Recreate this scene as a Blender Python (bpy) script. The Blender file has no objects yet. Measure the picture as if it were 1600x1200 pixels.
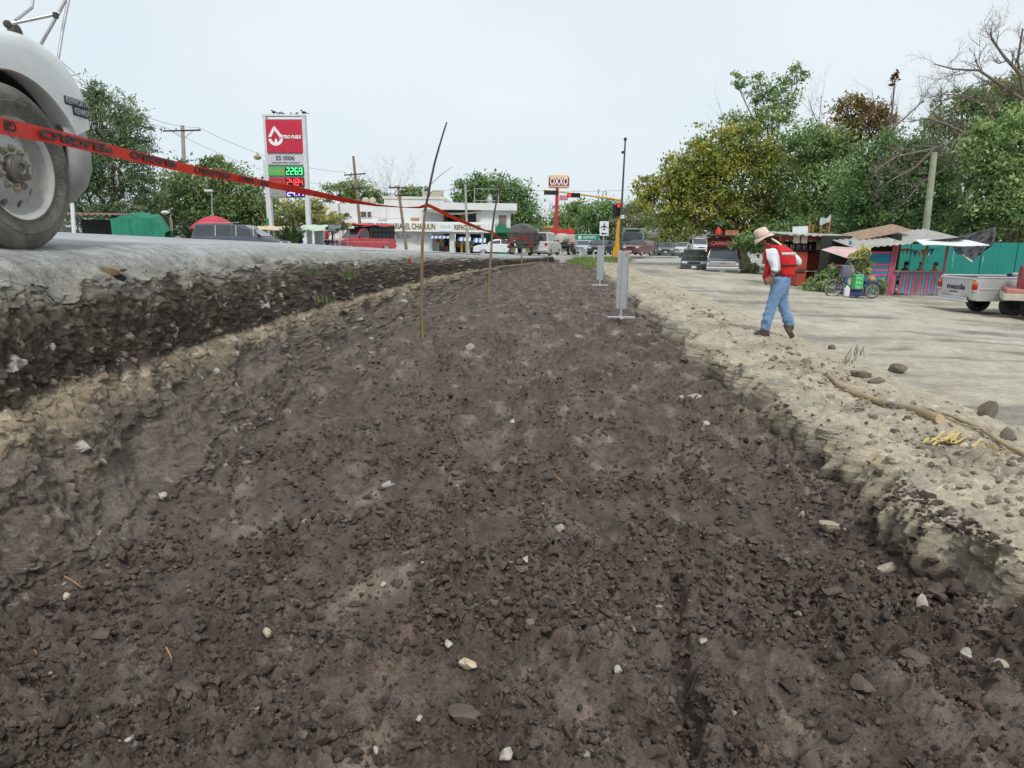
import bpy, bmesh, math, random
import numpy as np
from mathutils import Vector, Matrix
R = math.radians
random.seed(7)
scene = bpy.context.scene
col = scene.collection

# ------------------------------------------------------------------ camera
F_PX, CAM_Z, PITCH, ROLL = 1060.0, 1.75, math.atan(224/1060), R(0.7)
cam_d = bpy.data.cameras.new("camera"); cam = bpy.data.objects.new("camera", cam_d); col.objects.link(cam)
cam_d.sensor_width = 36; cam_d.lens = 36*F_PX/1600; cam_d.clip_start = .05; cam_d.clip_end = 3000
_f = Vector((0, math.cos(PITCH), -math.sin(PITCH))); _u0 = Vector((0, math.sin(PITCH), math.cos(PITCH))); _r0 = Vector((1, 0, 0))
_r = _r0*math.cos(ROLL) + _u0*math.sin(ROLL); _u = _u0*math.cos(ROLL) - _r0*math.sin(ROLL)
cam.matrix_world = Matrix(((_r.x, _u.x, -_f.x, 0), (_r.y, _u.y, -_f.y, 0), (_r.z, _u.z, -_f.z, CAM_Z), (0, 0, 0, 1)))
scene.camera = cam

# ------------------------------------------------------------------ sky, sun, exposure
SUN_EL, SUN_AZ = R(50), R(172)          # azimuth measured from +Y towards +X
world = bpy.data.worlds.new("World"); scene.world = world; world.use_nodes = True
nt = world.node_tree; nt.nodes.clear()
wo = nt.nodes.new("ShaderNodeOutputWorld"); bg = nt.nodes.new("ShaderNodeBackground")
sky = nt.nodes.new("ShaderNodeTexSky"); sky.sky_type = 'NISHITA'; sky.sun_disc = False
sky.sun_elevation = SUN_EL; sky.sun_rotation = SUN_AZ; sky.air_density = 1.0; sky.dust_density = 2.5; sky.ozone_density = 1.5
tc = nt.nodes.new("ShaderNodeTexCoord"); nz = nt.nodes.new("ShaderNodeTexNoise")
nz.inputs["Scale"].default_value = 1.7; nz.inputs["Detail"].default_value = 3; nz.inputs["Roughness"].default_value = .45
mp = nt.nodes.new("ShaderNodeMapping"); mp.inputs["Scale"].default_value = (1, 1, 2.2)
nt.links.new(tc.outputs["Generated"], mp.inputs["Vector"]); nt.links.new(mp.outputs["Vector"], nz.inputs["Vector"])
cr = nt.nodes.new("ShaderNodeValToRGB")
cr.color_ramp.elements[0].position = .3; cr.color_ramp.elements[0].color = (.71, .82, .90, 1)
cr.color_ramp.elements[1].position = .72; cr.color_ramp.elements[1].color = (.88, .94, .965, 1)
nt.links.new(nz.outputs["Fac"], cr.inputs["Fac"])
sc_ = nt.nodes.new("ShaderNodeVectorMath"); sc_.operation = 'SCALE'; sc_.inputs["Scale"].default_value = 7.7
nt.links.new(cr.outputs["Color"], sc_.inputs[0])
mx = nt.nodes.new("ShaderNodeMix"); mx.data_type = 'RGBA'; mx.inputs["Factor"].default_value = .88
nt.links.new(sky.outputs["Color"], mx.inputs["A"]); nt.links.new(sc_.outputs["Vector"], mx.inputs["B"])
nt.links.new(mx.outputs["Result"], bg.inputs["Color"]); bg.inputs["Strength"].default_value = .10
nt.links.new(bg.outputs["Background"], wo.inputs["Surface"])
sun_d = bpy.data.lights.new("sun", 'SUN'); sun = bpy.data.objects.new("sun", sun_d); col.objects.link(sun)
sun_d.energy = 1.5; sun_d.angle = R(11); sun_d.color = (1, .965, .92)
sd = Vector((math.sin(SUN_AZ)*math.cos(SUN_EL), math.cos(SUN_AZ)*math.cos(SUN_EL), math.sin(SUN_EL)))
sun.rotation_euler = (-sd).to_track_quat('-Z', 'Y').to_euler()
vs = scene.view_settings; vs.view_transform = 'Standard'; vs.look = 'None'; vs.exposure = 0.42; vs.gamma = 1; vs.use_curve_mapping = False
scene.cycles.max_bounces = 6; scene.cycles.transparent_max_bounces = 12

# ------------------------------------------------------------------ placing helpers (photo pixel + real distance -> point)
def ray(px, py):
    return _f + _r*((px-800)/F_PX) - _u*((py-600)/F_PX)
def at(px, py, Y):
    d = ray(px, py); t = Y/d.y
    return Vector((d.x*t, Y, CAM_Z + d.z*t))
def onz(px, py, z):
    d = ray(px, py); t = (z-CAM_Z)/d.z
    return Vector((d.x*t, d.y*t, z))

# ------------------------------------------------------------------ materials
MATS = {}
def _nodes(name):
    m = bpy.data.materials.new(name); m.use_nodes = True
    return m, m.node_tree, m.node_tree.nodes["Principled BSDF"]
def mat(name, c, rough=.75, var=.12, scale=6., bump=0., bscale=None, metal=0., c2=None, dirt=0., dirtc=(.22, .19, .15), emit=0., spec=.4, coat=0., alpha=1., trans=0., stretch=(1, 1, 1)):
    """procedural paint / cloth / metal: base colour mottled by noise, optional dust, optional bump"""
    if name in MATS: return MATS[name]
    m, t, b = _nodes(name); L = t.links.new
    tcn = t.nodes.new("ShaderNodeTexCoord"); mpn = t.nodes.new("ShaderNodeMapping"); mpn.inputs["Scale"].default_value = stretch
    L(tcn.outputs["Object"], mpn.inputs["Vector"])
    n = t.nodes.new("ShaderNodeTexNoise"); n.inputs["Scale"].default_value = scale; n.inputs["Detail"].default_value = 6; n.inputs["Roughness"].default_value = .62
    L(mpn.outputs["Vector"], n.inputs["Vector"])
    r = t.nodes.new("ShaderNodeValToRGB"); r.color_ramp.elements[0].position = .32; r.color_ramp.elements[1].position = .68
    ca = c2 if c2 else tuple(v*(1-var*1.6) for v in c)
    r.color_ramp.elements[0].color = (*ca, 1); r.color_ramp.elements[1].color = (*[min(1, v*(1+var*.6)) for v in c], 1)
    L(n.outputs["Fac"], r.inputs["Fac"]); out = r.outputs["Color"]
    if dirt > 0:
        n2 = t.nodes.new("ShaderNodeTexNoise"); n2.inputs["Scale"].default_value = scale*.45; n2.inputs["Detail"].default_value = 8; n2.inputs["Roughness"].default_value = .7
        L(tcn.outputs["Object"], n2.inputs["Vector"])
        r2 = t.nodes.new("ShaderNodeMapRange"); r2.inputs["From Min"].default_value = .42; r2.inputs["From Max"].default_value = .75; r2.inputs["To Max"].default_value = dirt
        L(n2.outputs["Fac"], r2.inputs["Value"])
        mm = t.nodes.new("ShaderNodeMix"); mm.data_type = 'RGBA'; mm.inputs["B"].default_value = (*dirtc, 1)
        L(r2.outputs["Result"], mm.inputs["Factor"]); L(out, mm.inputs["A"]); out = mm.outputs["Result"]
    L(out, b.inputs["Base Color"])
    b.inputs["Roughness"].default_value = rough; b.inputs["Metallic"].default_value = metal
    b.inputs["Specular IOR Level"].default_value = spec; b.inputs["Coat Weight"].default_value = coat
    if alpha < 1: b.inputs["Alpha"].default_value = alpha
    if trans: b.inputs["Transmission Weight"].default_value = trans
    if emit > 0:
        L(out, b.inputs["Emission Color"]); b.inputs["Emission Strength"].default_value = emit
    if bump > 0:
        n3 = t.nodes.new("ShaderNodeTexNoise"); n3.inputs["Scale"].default_value = bscale or scale*4; n3.inputs["Detail"].default_value = 6
        L(mpn.outputs["Vector"], n3.inputs["Vector"])
        bp = t.nodes.new("ShaderNodeBump"); bp.inputs["Strength"].default_value = bump; bp.inputs["Distance"].default_value = .02
        L(n3.outputs["Fac"], bp.inputs["Height"]); L(bp.outputs["Normal"], b.inputs["Normal"])
    MATS[name] = m; return m
def attr_mat(name, rough=.95, fine=60., amt=.35, bump=.5, bscale=90., attr="Col", spec=.2, bdist=.01, mid=9.):
    """soil / stone: colour of the layer from the mesh attribute, grained by two noises"""
    if name in MATS: return MATS[name]
    m, t, b = _nodes(name); L = t.links.new
    a = t.nodes.new("ShaderNodeAttribute"); a.attribute_name = attr
    tcn = t.nodes.new("ShaderNodeTexCoord"); out = a.outputs["Color"]
    for sc, am in ((fine, amt), (mid, amt*.7)):
        n = t.nodes.new("ShaderNodeTexNoise"); n.inputs["Scale"].default_value = sc; n.inputs["Detail"].default_value = 5; n.inputs["Roughness"].default_value = .65
        L(tcn.outputs["Object"], n.inputs["Vector"])
        mr = t.nodes.new("ShaderNodeMapRange"); mr.inputs["From Min"].default_value = .3; mr.inputs["From Max"].default_value = .7
        mr.inputs["To Min"].default_value = 1-am; mr.inputs["To Max"].default_value = 1+am
        L(n.outputs["Fac"], mr.inputs["Value"])
        v = t.nodes.new("ShaderNodeVectorMath"); v.operation = 'SCALE'
        L(out, v.inputs[0]); L(mr.outputs["Result"], v.inputs["Scale"]); out = v.outputs["Vector"]
    L(out, b.inputs["Base Color"]); b.inputs["Roughness"].default_value = rough; b.inputs["Specular IOR Level"].default_value = spec
    n3 = t.nodes.new("ShaderNodeTexNoise"); n3.inputs["Scale"].default_value = bscale; n3.inputs["Detail"].default_value = 7; n3.inputs["Roughness"].default_value = .7
    L(tcn.outputs["Object"], n3.inputs["Vector"])
    bp = t.nodes.new("ShaderNodeBump"); bp.inputs["Strength"].default_value = bump; bp.inputs["Distance"].default_value = bdist
    L(n3.outputs["Fac"], bp.inputs["Height"]); L(bp.outputs["Normal"], b.inputs["Normal"])
    MATS[name] = m; return m
def leaf_mat(name, dark, light, accent=None, trans=.35, pl=.82):
    if name in MATS: return MATS[name]
    m, t, b = _nodes(name); L = t.links.new
    a = t.nodes.new("ShaderNodeAttribute"); a.attribute_name = "tint"
    r = t.nodes.new("ShaderNodeValToRGB"); e = r.color_ramp.elements
    e[0].position = 0; e[0].color = (*dark, 1); e[1].position = pl; e[1].color = (*light, 1)
    x = e.new(1.0); x.color = (*(accent or light), 1)
    L(a.outputs["Fac"], r.inputs["Fac"]); L(r.outputs["Color"], b.inputs["Base Color"])
    b.inputs["Roughness"].default_value = .55; b.inputs["Specular IOR Level"].default_value = .3
    tr = t.nodes.new("ShaderNodeBsdfTranslucent"); L(r.outputs["Color"], tr.inputs["Color"])
    ms = t.nodes.new("ShaderNodeMixShader"); ms.inputs["Fac"].default_value = trans
    L(b.outputs["BSDF"], ms.inputs[1]); L(tr.outputs["BSDF"], ms.inputs[2]); L(ms.outputs["Shader"], t.nodes["Material Output"].inputs["Surface"])
    MATS[name] = m; return m

# ------------------------------------------------------------------ object helpers
def tag(o, label=None, cat=None, group=None, kind=None):
    if label: o["label"] = label
    if cat: o["category"] = cat
    if group: o["group"] = group
    if kind: o["kind"] = kind
    return o
def empty(name, loc, rz=0., label=None, cat=None, group=None):
    o = bpy.data.objects.new(name, None); col.objects.link(o); o.location = loc; o.rotation_euler = (0, 0, rz); o.empty_display_size = .2
    return tag(o, label, cat, group)
def link_mesh(name, me, m=None, parent=None, smooth=None):
    o = bpy.data.objects.new(name, me); col.objects.link(o)
    if m is not None: me.materials.append(m)
    if parent is not None: o.parent = parent
    if smooth is not None:
        me.polygons.foreach_set("use_smooth", [True]*len(me.polygons))
        if smooth < 180: me.set_sharp_from_angle(angle=R(smooth))
    return o
def copy_tree(o, parent=None):
    c = o.copy(); col.objects.link(c); c.parent = parent
    for ch in list(o.children): copy_tree(ch, c)
    return c
class MB:
    """collects simple shapes into ONE mesh (local coordinates of the thing)"""
    def __init__(s): s.v = []; s.f = []
    def add(s, vs, fs):
        n = len(s.v); s.v += [tuple(p) for p in vs]; s.f += [tuple(i+n for i in f) for f in fs]; return s
    def box(s, c, d, rz=0., M=None):
        x, y, z = d[0]/2, d[1]/2, d[2]/2; vs = []
        for k in (-1, 1):
            for (a, b) in ((-1, -1), (1, -1), (1, 1), (-1, 1)): vs.append(Vector((a*x, b*y, k*z)))
        Q = M or Matrix.Rotation(rz, 3, 'Z')
        return s.add([Q @ p + Vector(c) for p in vs], [(3, 2, 1, 0), (4, 5, 6, 7), (0, 1, 5, 4), (1, 2, 6, 5), (2, 3, 7, 6), (3, 0, 4, 7)])
    def bbox(s, c, d, b=.01, rz=0.):
        """box with chamfered edges"""
        x, y, z = d[0]/2, d[1]/2, d[2]/2; b = min(b, x*.9, y*.9, z*.9); bm = bmesh.new(); bmesh.ops.create_cube(bm, size=1)
        for v in bm.verts: v.co = Vector((v.co.x*2*x, v.co.y*2*y, v.co.z*2*z))
        bmesh.ops.bevel(bm, geom=bm.edges[:], offset=b, segments=2, affect='EDGES', profile=.5)
        Q = Matrix.Rotation(rz, 3, 'Z'); bm.verts.index_update()
        s.add([Q @ v.co + Vector(c) for v in bm.verts], [[v.index for v in f.verts] for f in bm.faces]); bm.free(); return s
    def tube(s, pts, r, n=8, cap=True):
        pts = [Vector(p) for p in pts]; rs = r if isinstance(r, (list, tuple)) else [r]*len(pts); rings = []
        up = Vector((0, 0, 1)); prev = None; vs = []
        for i, p in enumerate(pts):
            d = (pts[min(i+1, len(pts)-1)] - pts[max(i-1, 0)]).normalized()
            a = prev if prev is not None else (up if abs(d.z) < .9 else Vector((1, 0, 0)))
            x = (a - d*a.dot(d))
            x = x.normalized() if x.length > 1e-6 else d.orthogonal().normalized()
            prev = x; y = d.cross(x)
            for k in range(n):
                t = 2*math.pi*k/n; vs.append(p + (x*math.cos(t) + y*math.sin(t))*rs[i])
        fs = []
        for i in range(len(pts)-1):
            for k in range(n):
                k2 = (k+1) % n; fs.append((i*n+k, i*n+k2, (i+1)*n+k2, (i+1)*n+k))
        if cap: fs.append(tuple(reversed(range(n)))); fs.append(tuple(range((len(pts)-1)*n, len(pts)*n)))
        return s.add(vs, fs)
    def cyl(s, a, b, r0, r1=None, n=12): return s.tube([a, b], [r0, r0 if r1 is None else r1], n)
    def lathe(s, prof, o=(0, 0, 0), ax='Z', n=24, close=False):
        """prof: list of (radius, height) turned round an axis"""
        vs = []; O = Vector(o)
        for (r, h) in prof:
            for k in range(n):
                t = 2*math.pi*k/n; a, b = r*math.cos(t), r*math.sin(t)
                vs.append(O + Vector({'Z': (a, b, h), 'X': (h, a, b), 'Y': (b, h, a)}[ax]))
        m = len(prof); fs = []
        for i in range(m if close else m-1):
            j = (i+1) % m
            for k in range(n):
                k2 = (k+1) % n; fs.append((i*n+k, i*n+k2, j*n+k2, j*n+k))
        return s.add(vs, fs)
    def prism(s, out, h0, h1, plane='XZ', inset=0.):
        """outline (2-D) extruded; plane XZ -> along Y, YZ -> along X, XY -> along Z"""
        n = len(out); vs = []
        mkp = {'XZ': lambda a, b, h: (a, h, b), 'YZ': lambda a, b, h: (h, a, b), 'XY': lambda a, b, h: (a, b, h)}[plane]
        for h in (h0, h1):
            for (a, b) in out: vs.append(mkp(a, b, h))
        return s.add(vs, [tuple(range(n)), tuple(range(2*n-1, n-1, -1))] + [(i, i+n, (i+1) % n + n, (i+1) % n) for i in range(n)])
    def loft(s, secs, cap=True, closed=True):
        n = len(secs[0]); vs = [p for q in secs for p in q]; fs = []
        for i in range(len(secs)-1):
            for k in range(n if closed else n-1):
                k2 = (k+1) % n; fs.append((i*n+k, i*n+k2, (i+1)*n+k2, (i+1)*n+k))
        if cap and closed: fs.append(tuple(reversed(range(n)))); fs.append(tuple(range((len(secs)-1)*n, len(secs)*n)))
        return s.add(vs, fs)
    def ball(s, c, r, n=10, m=6, jit=0., rnd=None):
        r3 = r if isinstance(r, (list, tuple)) else (r, r, r); vs = [(c[0], c[1], c[2]-r3[2])]
        for i in range(1, m):
            ph = math.pi*i/m - math.pi/2
            for k in range(n):
                t = 2*math.pi*k/n; q = 1 + (rnd.uniform(-jit, jit) if jit else 0)
                vs.append((c[0]+r3[0]*math.cos(ph)*math.cos(t)*q, c[1]+r3[1]*math.cos(ph)*math.sin(t)*q, c[2]+r3[2]*math.sin(ph)*q))
        vs.append((c[0], c[1], c[2]+r3[2])); fs = []
        for k in range(n): fs.append((0, 1+(k+1) % n, 1+k)); fs.append((len(vs)-1, len(vs)-1-n+k, len(vs)-1-n+(k+1) % n))
        for i in range(m-2):
            for k in range(n):
                a = 1+i*n+k; b = 1+i*n+(k+1) % n; fs.append((a, b, b+n, a+n))
        return s.add(vs, fs)
    def quad(s, a, b, c, d): return s.add([a, b, c, d], [(0, 1, 2, 3)])
    def sheet(s, fn, nu, nv, thick=0.):
        vs = [fn(i/nu, j/nv) for j in range(nv+1) for i in range(nu+1)]; w = nu+1
        fs = [(j*w+i, j*w+i+1, (j+1)*w+i+1, (j+1)*w+i) for j in range(nv) for i in range(nu)]
        if thick:
            n = len(vs); vs = vs + [tuple(Vector(p)-Vector((0, 0, thick))) for p in vs]
            fs2 = [tuple(i+n for i in reversed(f)) for f in fs]
            rim = [i for i in range(w)] + [j*w+nu for j in range(1, nv+1)] + [nv*w+i for i in range(nu-1, -1, -1)] + [j*w for j in range(nv-1, 0, -1)]
            fs = fs + fs2 + [(rim[(k+1) % len(rim)], rim[k], rim[k]+n, rim[(k+1) % len(rim)]+n) for k in range(len(rim))]
        return s.add(vs, fs)
    def build(s, name, m, parent=None, smooth=None, xf=None):
        me = bpy.data.meshes.new(name); vs = s.v
        if xf is not None: vs = [tuple(xf @ Vector(p)) for p in vs]
        me.from_pydata(vs, [], s.f); me.update()
        bm = bmesh.new(); bm.from_mesh(me); bmesh.ops.recalc_face_normals(bm, faces=bm.faces[:]); bm.to_mesh(me); bm.free()
        return link_mesh(name, me, m, parent, smooth)
def part(name, m, parent, fn, smooth=None):
    b = MB(); fn(b); return b.build(name, m, parent, smooth)
_text_cache = {}
def text_mesh(s, size=1., extrude=.002, bold=0., shear=0., ax='center', sx=1.):
    c = bpy.data.curves.new("lettering", 'FONT'); c.body = s; c.size = size; c.extrude = extrude; c.offset = bold; c.shear = shear
    c.align_x = 'CENTER'; c.align_y = 'CENTER'; c.resolution_u = 3
    o = bpy.data.objects.new("lettering", c); col.objects.link(o)
    dg = bpy.context.evaluated_depsgraph_get(); me = bpy.data.meshes.new_from_object(o.evaluated_get(dg))
    bpy.data.objects.remove(o); bpy.data.curves.remove(c)
    if sx != 1: me.transform(Matrix.Scale(sx, 4, (1, 0, 0)))
    return me
def text(s, size, m, parent, loc, rot, name="lettering", width=None, **k):
    """flat lettering standing on a face; rot = euler; width: fit to this width"""
    me = text_mesh(s, size, **k)
    if width:
        xs = [v.co.x for v in me.vertices]; w = max(xs)-min(xs)
        me.transform(Matrix.Scale(width/w, 4, (1, 0, 0)))
    o = link_mesh(name, me, m, parent); o.location = loc; o.rotation_euler = rot; return o

# ------------------------------------------------------------------ numpy noise
def _h(ix, iy, seed):
    n = (ix.astype(np.int64)*374761393 + iy.astype(np.int64)*668265263 + seed*2147483647) & 0xffffffff
    n = ((n ^ (n >> 13))*1274126177) & 0xffffffff
    return ((n ^ (n >> 16)) & 0xffffff)/float(0xffffff)
def vnoise(x, y, seed=0):
    ix = np.floor(x); iy = np.floor(y); fx = x-ix; fy = y-iy
    ux = fx*fx*fx*(fx*(fx*6-15)+10); uy = fy*fy*fy*(fy*(fy*6-15)+10)
    def g(dx, dy):
        a = _h(ix+dx, iy+dy, seed)*2*np.pi
        return np.cos(a)*(fx-dx) + np.sin(a)*(fy-dy)
    return ((g(0, 0)*(1-ux)+g(1, 0)*ux)*(1-uy) + (g(0, 1)*(1-ux)+g(1, 1)*ux)*uy)*1.4
def fbm(x, y, seed=0, o=4, gain=.5):
    t = 0; a = 1.
    for k in range(o): t = t + a*vnoise(x*2**k, y*2**k, seed+k*17); a *= gain
    return t
def clods(x, y, cell, rmin, rmax, dens, seed, squash=.75):
    """rounded lumps of random size, one at most per cell"""
    gx = x/cell; gy = y/cell; ix = np.floor(gx); iy = np.floor(gy); h = np.zeros_like(x); idm = np.zeros_like(x)
    for dx in (-1, 0, 1):
        for dy in (-1, 0, 1):
            cx = ix+dx; cy = iy+dy
            px = cx+_h(cx, cy, seed); py = cy+_h(cx, cy, seed+1)
            q = _h(cx, cy, seed+2); r = (rmin+(rmax-rmin)*_h(cx, cy, seed+3)**2)*(q < dens)
            an = _h(cx, cy, seed+4)*3.14; ex = .75+.6*_h(cx, cy, seed+5); ca = np.cos(an); sa = np.sin(an)
            ddx = (gx-px)*cell; ddy = (gy-py)*cell
            u = (ddx*ca+ddy*sa)*ex; v = (-ddx*sa+ddy*ca)/ex
            k = np.sqrt(np.maximum(r*r-u*u-v*v, 0))*squash
            big = k > h; h = np.where(big, k, h); idm = np.where(big, _h(cx, cy, seed+6), idm)
    return h, idm
def sstep(a, b, x):
    t = np.clip((x-a)/(b-a), 0, 1); return t*t*(3-2*t)
def grid_mesh(name, X, Y, Z, C, m, label=None):
    r, c = X.shape; me = bpy.data.meshes.new(name)
    co = np.stack([X, Y, Z], -1).reshape(-1, 3).astype(np.float32)
    i = np.arange((r-1)*c).reshape(r-1, c)[:, :-1].ravel()
    q = np.stack([i, i+1, i+c+1, i+c], -1).astype(np.int32)
    me.vertices.add(len(co)); me.vertices.foreach_set("co", co.ravel())
    me.loops.add(q.size); me.loops.foreach_set("vertex_index", q.ravel())
    me.polygons.add(len(q)); me.polygons.foreach_set("loop_start", np.arange(0, q.size, 4, dtype=np.int32))
    me.polygons.foreach_set("use_smooth", np.ones(len(q), bool)); me.update(); me.validate()
    if C is not None:
        a = me.attributes.new("Col", 'FLOAT_COLOR', 'POINT')
        cc = np.concatenate([C.reshape(-1, 3), np.ones((len(co), 1))], 1).astype(np.float32); a.data.foreach_set("color", cc.ravel())
    o = link_mesh(name, me, m); return tag(o, label, kind="structure")
def mixc(a, b, t): return a*(1-t[..., None]) + np.array(b)*t[..., None]
def colr(c, shape): return np.ones(shape+(1,))*np.array(c)

# ------------------------------------------------------------------ lie of the land (metres, world)
def z_edge(Y): return np.interp(Y, [-10, 8, 23, 40, 55, 70, 85, 1000], [1.5, 1.5, 1.2, .75, .45, .25, .05, 0])
def x_edge(Y):
    Y = np.asarray(Y, float); q = np.clip(Y, 4, 58)
    return -2.75 + .0021*(q-4)**2 + .23*np.maximum(Y-58, 0)
def x_base(Y): Y = np.asarray(Y, float); return 2.1 + .055*Y + .0004*Y*Y
def x_crest(Y): return 3.0 + .075*np.asarray(Y, float)
def z_floor(Y): return np.interp(Y, [0, 15, 45, 60], [0, 0, -.10, -.1])
def z_road(X, Y):
    s = x_edge(Y)-X; k = np.interp(Y, [-10, 35, 70, 90], [1, 1, .45, .1])
    return z_edge(Y) + k*np.interp(s, [0, .15, .4, 5.3, 7.5, 12, 25], [-.02, .08, .165, .38, .36, -.02, -.06])
def z_lot(X, Y):
    s = np.maximum(X-x_crest(Y), 0)
    return .33 - np.interp(s, [0, 10, 18, 60], [0, .52, .58, .6]) * np.interp(Y, [0, 45, 80], [1, .8, .3]) + np.interp(Y, [40, 80], [0, -.1])
def z_gnd(X, Y):
    """ground level under anything that stands outside the trench"""
    return float(z_road(np.float64(X), np.float64(Y)) if X < x_edge(Y)-.4 else (z_lot(np.float64(X), np.float64(Y))))

# ================================================================== TERRAIN
DARK = (.112, .086, .071); MIDB = (.215, .172, .142); PALE = (.36, .295, .235); CLAY = (.165, .138, .110); TAN = (.34, .275, .19); SAND = (.44, .385, .29); ASPH = (.36, .36, .355)
soil_m = attr_mat("trench_soil", fine=95, amt=.34, bump=.75, bscale=130, bdist=.012)
wall_m = attr_mat("cut_earth", fine=70, amt=.4, bump=.8, bscale=85, bdist=.014)
sand_m = attr_mat("sandy_earth", fine=55, amt=.26, bump=.6, bscale=80, bdist=.012)
asph_m = attr_mat("worn_asphalt", fine=140, amt=.26, bump=.35, bscale=180, rough=.85, spec=.35, bdist=.006, mid=1.3)

def make_floor():
    nr, nc = 850, 540
    iy = np.linspace(1.25**-.5, 50.**-.5, nr-24); Y = np.concatenate([np.linspace(-8, 1.2, 24), iy**-2])[:, None]*np.ones((1, nc)); s = np.linspace(0, 1, nc)[None, :]
    xl = x_edge(Y)+.30; xr = x_base(Y)+.35; X = xl+(xr-xl)*s
    wx = X+.05*fbm(X*7, Y*7, 3, 3); wy = Y+.05*fbm(X*7+9, Y*7, 4, 3)
    lod = np.clip(1.25-Y/30, .55, 1); f3 = sstep(5, 2.2, Y); f2 = sstep(11, 5, Y)*.85+.15
    big = fbm(X*.55, Y*.4, 11, 3); rough = sstep(-.35, .35, fbm(X*1.3, Y*.8, 21, 4))      # where it is cloddy and where trodden flat
    c1, i1 = clods(wx, wy, .19, .03, .09, .6, 31, .85); c2, i2 = clods(wx, wy, .095, .018, .052, .85, 41, .85)
    c3, i3 = clods(wx*1.0+.3, wy, .045, .009, .025, .85, 51, 1.)
    n20 = fbm(X*22, Y*22, 14, 3); c1 = np.minimum(c1, .040+.03*i1+.02*n20)*(1+.4*n20); c2 = np.minimum(c2, .026+.02*i2)*(1+.4*n20)
    Z = z_floor(Y) + .05*big + .055*fbm(X*3.2, Y*2.6, 12, 4) + .045*(.3-np.abs(fbm(X*7, Y*7, 13, 4)))*(.4+.6*rough) + .042*(.25-np.abs(fbm(X*20, Y*20, 16, 3)))*(.45+.55*rough)*f3
    lum = np.maximum(np.maximum(c1*(.25+.75*rough), c2*(.25+.75*rough)*f2), c3*(.5+.5*rough)*f3)
    Z += 1.5*lum*lod + .012*fbm(X*55, Y*55, 19, 2)*f3
    # long low furrows left by the bucket, a pressed rut on the right
    Z += .020*np.sin((X-.03*Y)*9+1.5*fbm(X*.6, Y*.25, 15, 2))*(.4+.6*rough)
    rx = np.interp(Y, [1.2, 1.9, 2.6, 3.4], [.50, .62, .75, .90]) + .02*fbm(Y*3, Y*0, 77, 2)
    rut = np.exp(-((X-rx)/.042)**2)*sstep(3.6, 3.1, Y)*sstep(1.4, 1.8, Y)
    Z -= .09*rut; Z += .018*np.exp(-((X-rx-.10)/.06)**2)*sstep(3.6, 3.1, Y)
    # spoil heaped against both sides
    Z += .16*sstep(.75, 0, X-xl)**2*(.7+.6*fbm(X*1.5, Y*1.2, 18, 3)) + .12*sstep(.8, 0, xr-X)**2
    Z += .30*sstep(44, 50, Y)
    C = colr(DARK, X.shape)
    brn = sstep(-.1, .8, fbm(X*.8, Y*.5, 61, 4)); C = mixc(C, (.132, .096, .077), brn*.8)
    C = mixc(C, MIDB, sstep(.0, .7, fbm(X*2.4, Y*1.1, 62, 4))*(1-.4*rough)*.6)
    C = mixc(C, PALE, sstep(.25, .75, fbm(X*3.1+4, Y*1.4, 63, 4))*(1-.6*rough)*.6)
    C = mixc(C, (.165, .132, .108), (i2 > .78)*(c2 > .004)*.6)
    C = mixc(C, (.068, .052, .043), (i1 < .25)*(c1 > .004)*.5)
    C = mixc(C, CLAY, sstep(.55, .1, X-xl)*.55*sstep(-.2, .6, fbm(X*3, Y*2, 64, 3)))
    C = mixc(C, SAND, sstep(.75, .1, xr-X)*.55*sstep(-.05, .5, fbm(X*3.3, Y*2.4, 65, 3)))
    grey = sstep(1.2, -1.8, X)*.30; C = mixc(C, (.130, .112, .093), grey)
    C *= (1+.22*fbm(X*9, Y*9, 66, 3)+.22*fbm(X*2.6, Y*.22, 67, 3))[..., None]
    return grid_mesh("trench_floor", X, Y, Z, np.clip(C, .012, 1), soil_m, "dark clumpy earth floor of the excavated trench")
make_floor()

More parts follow.
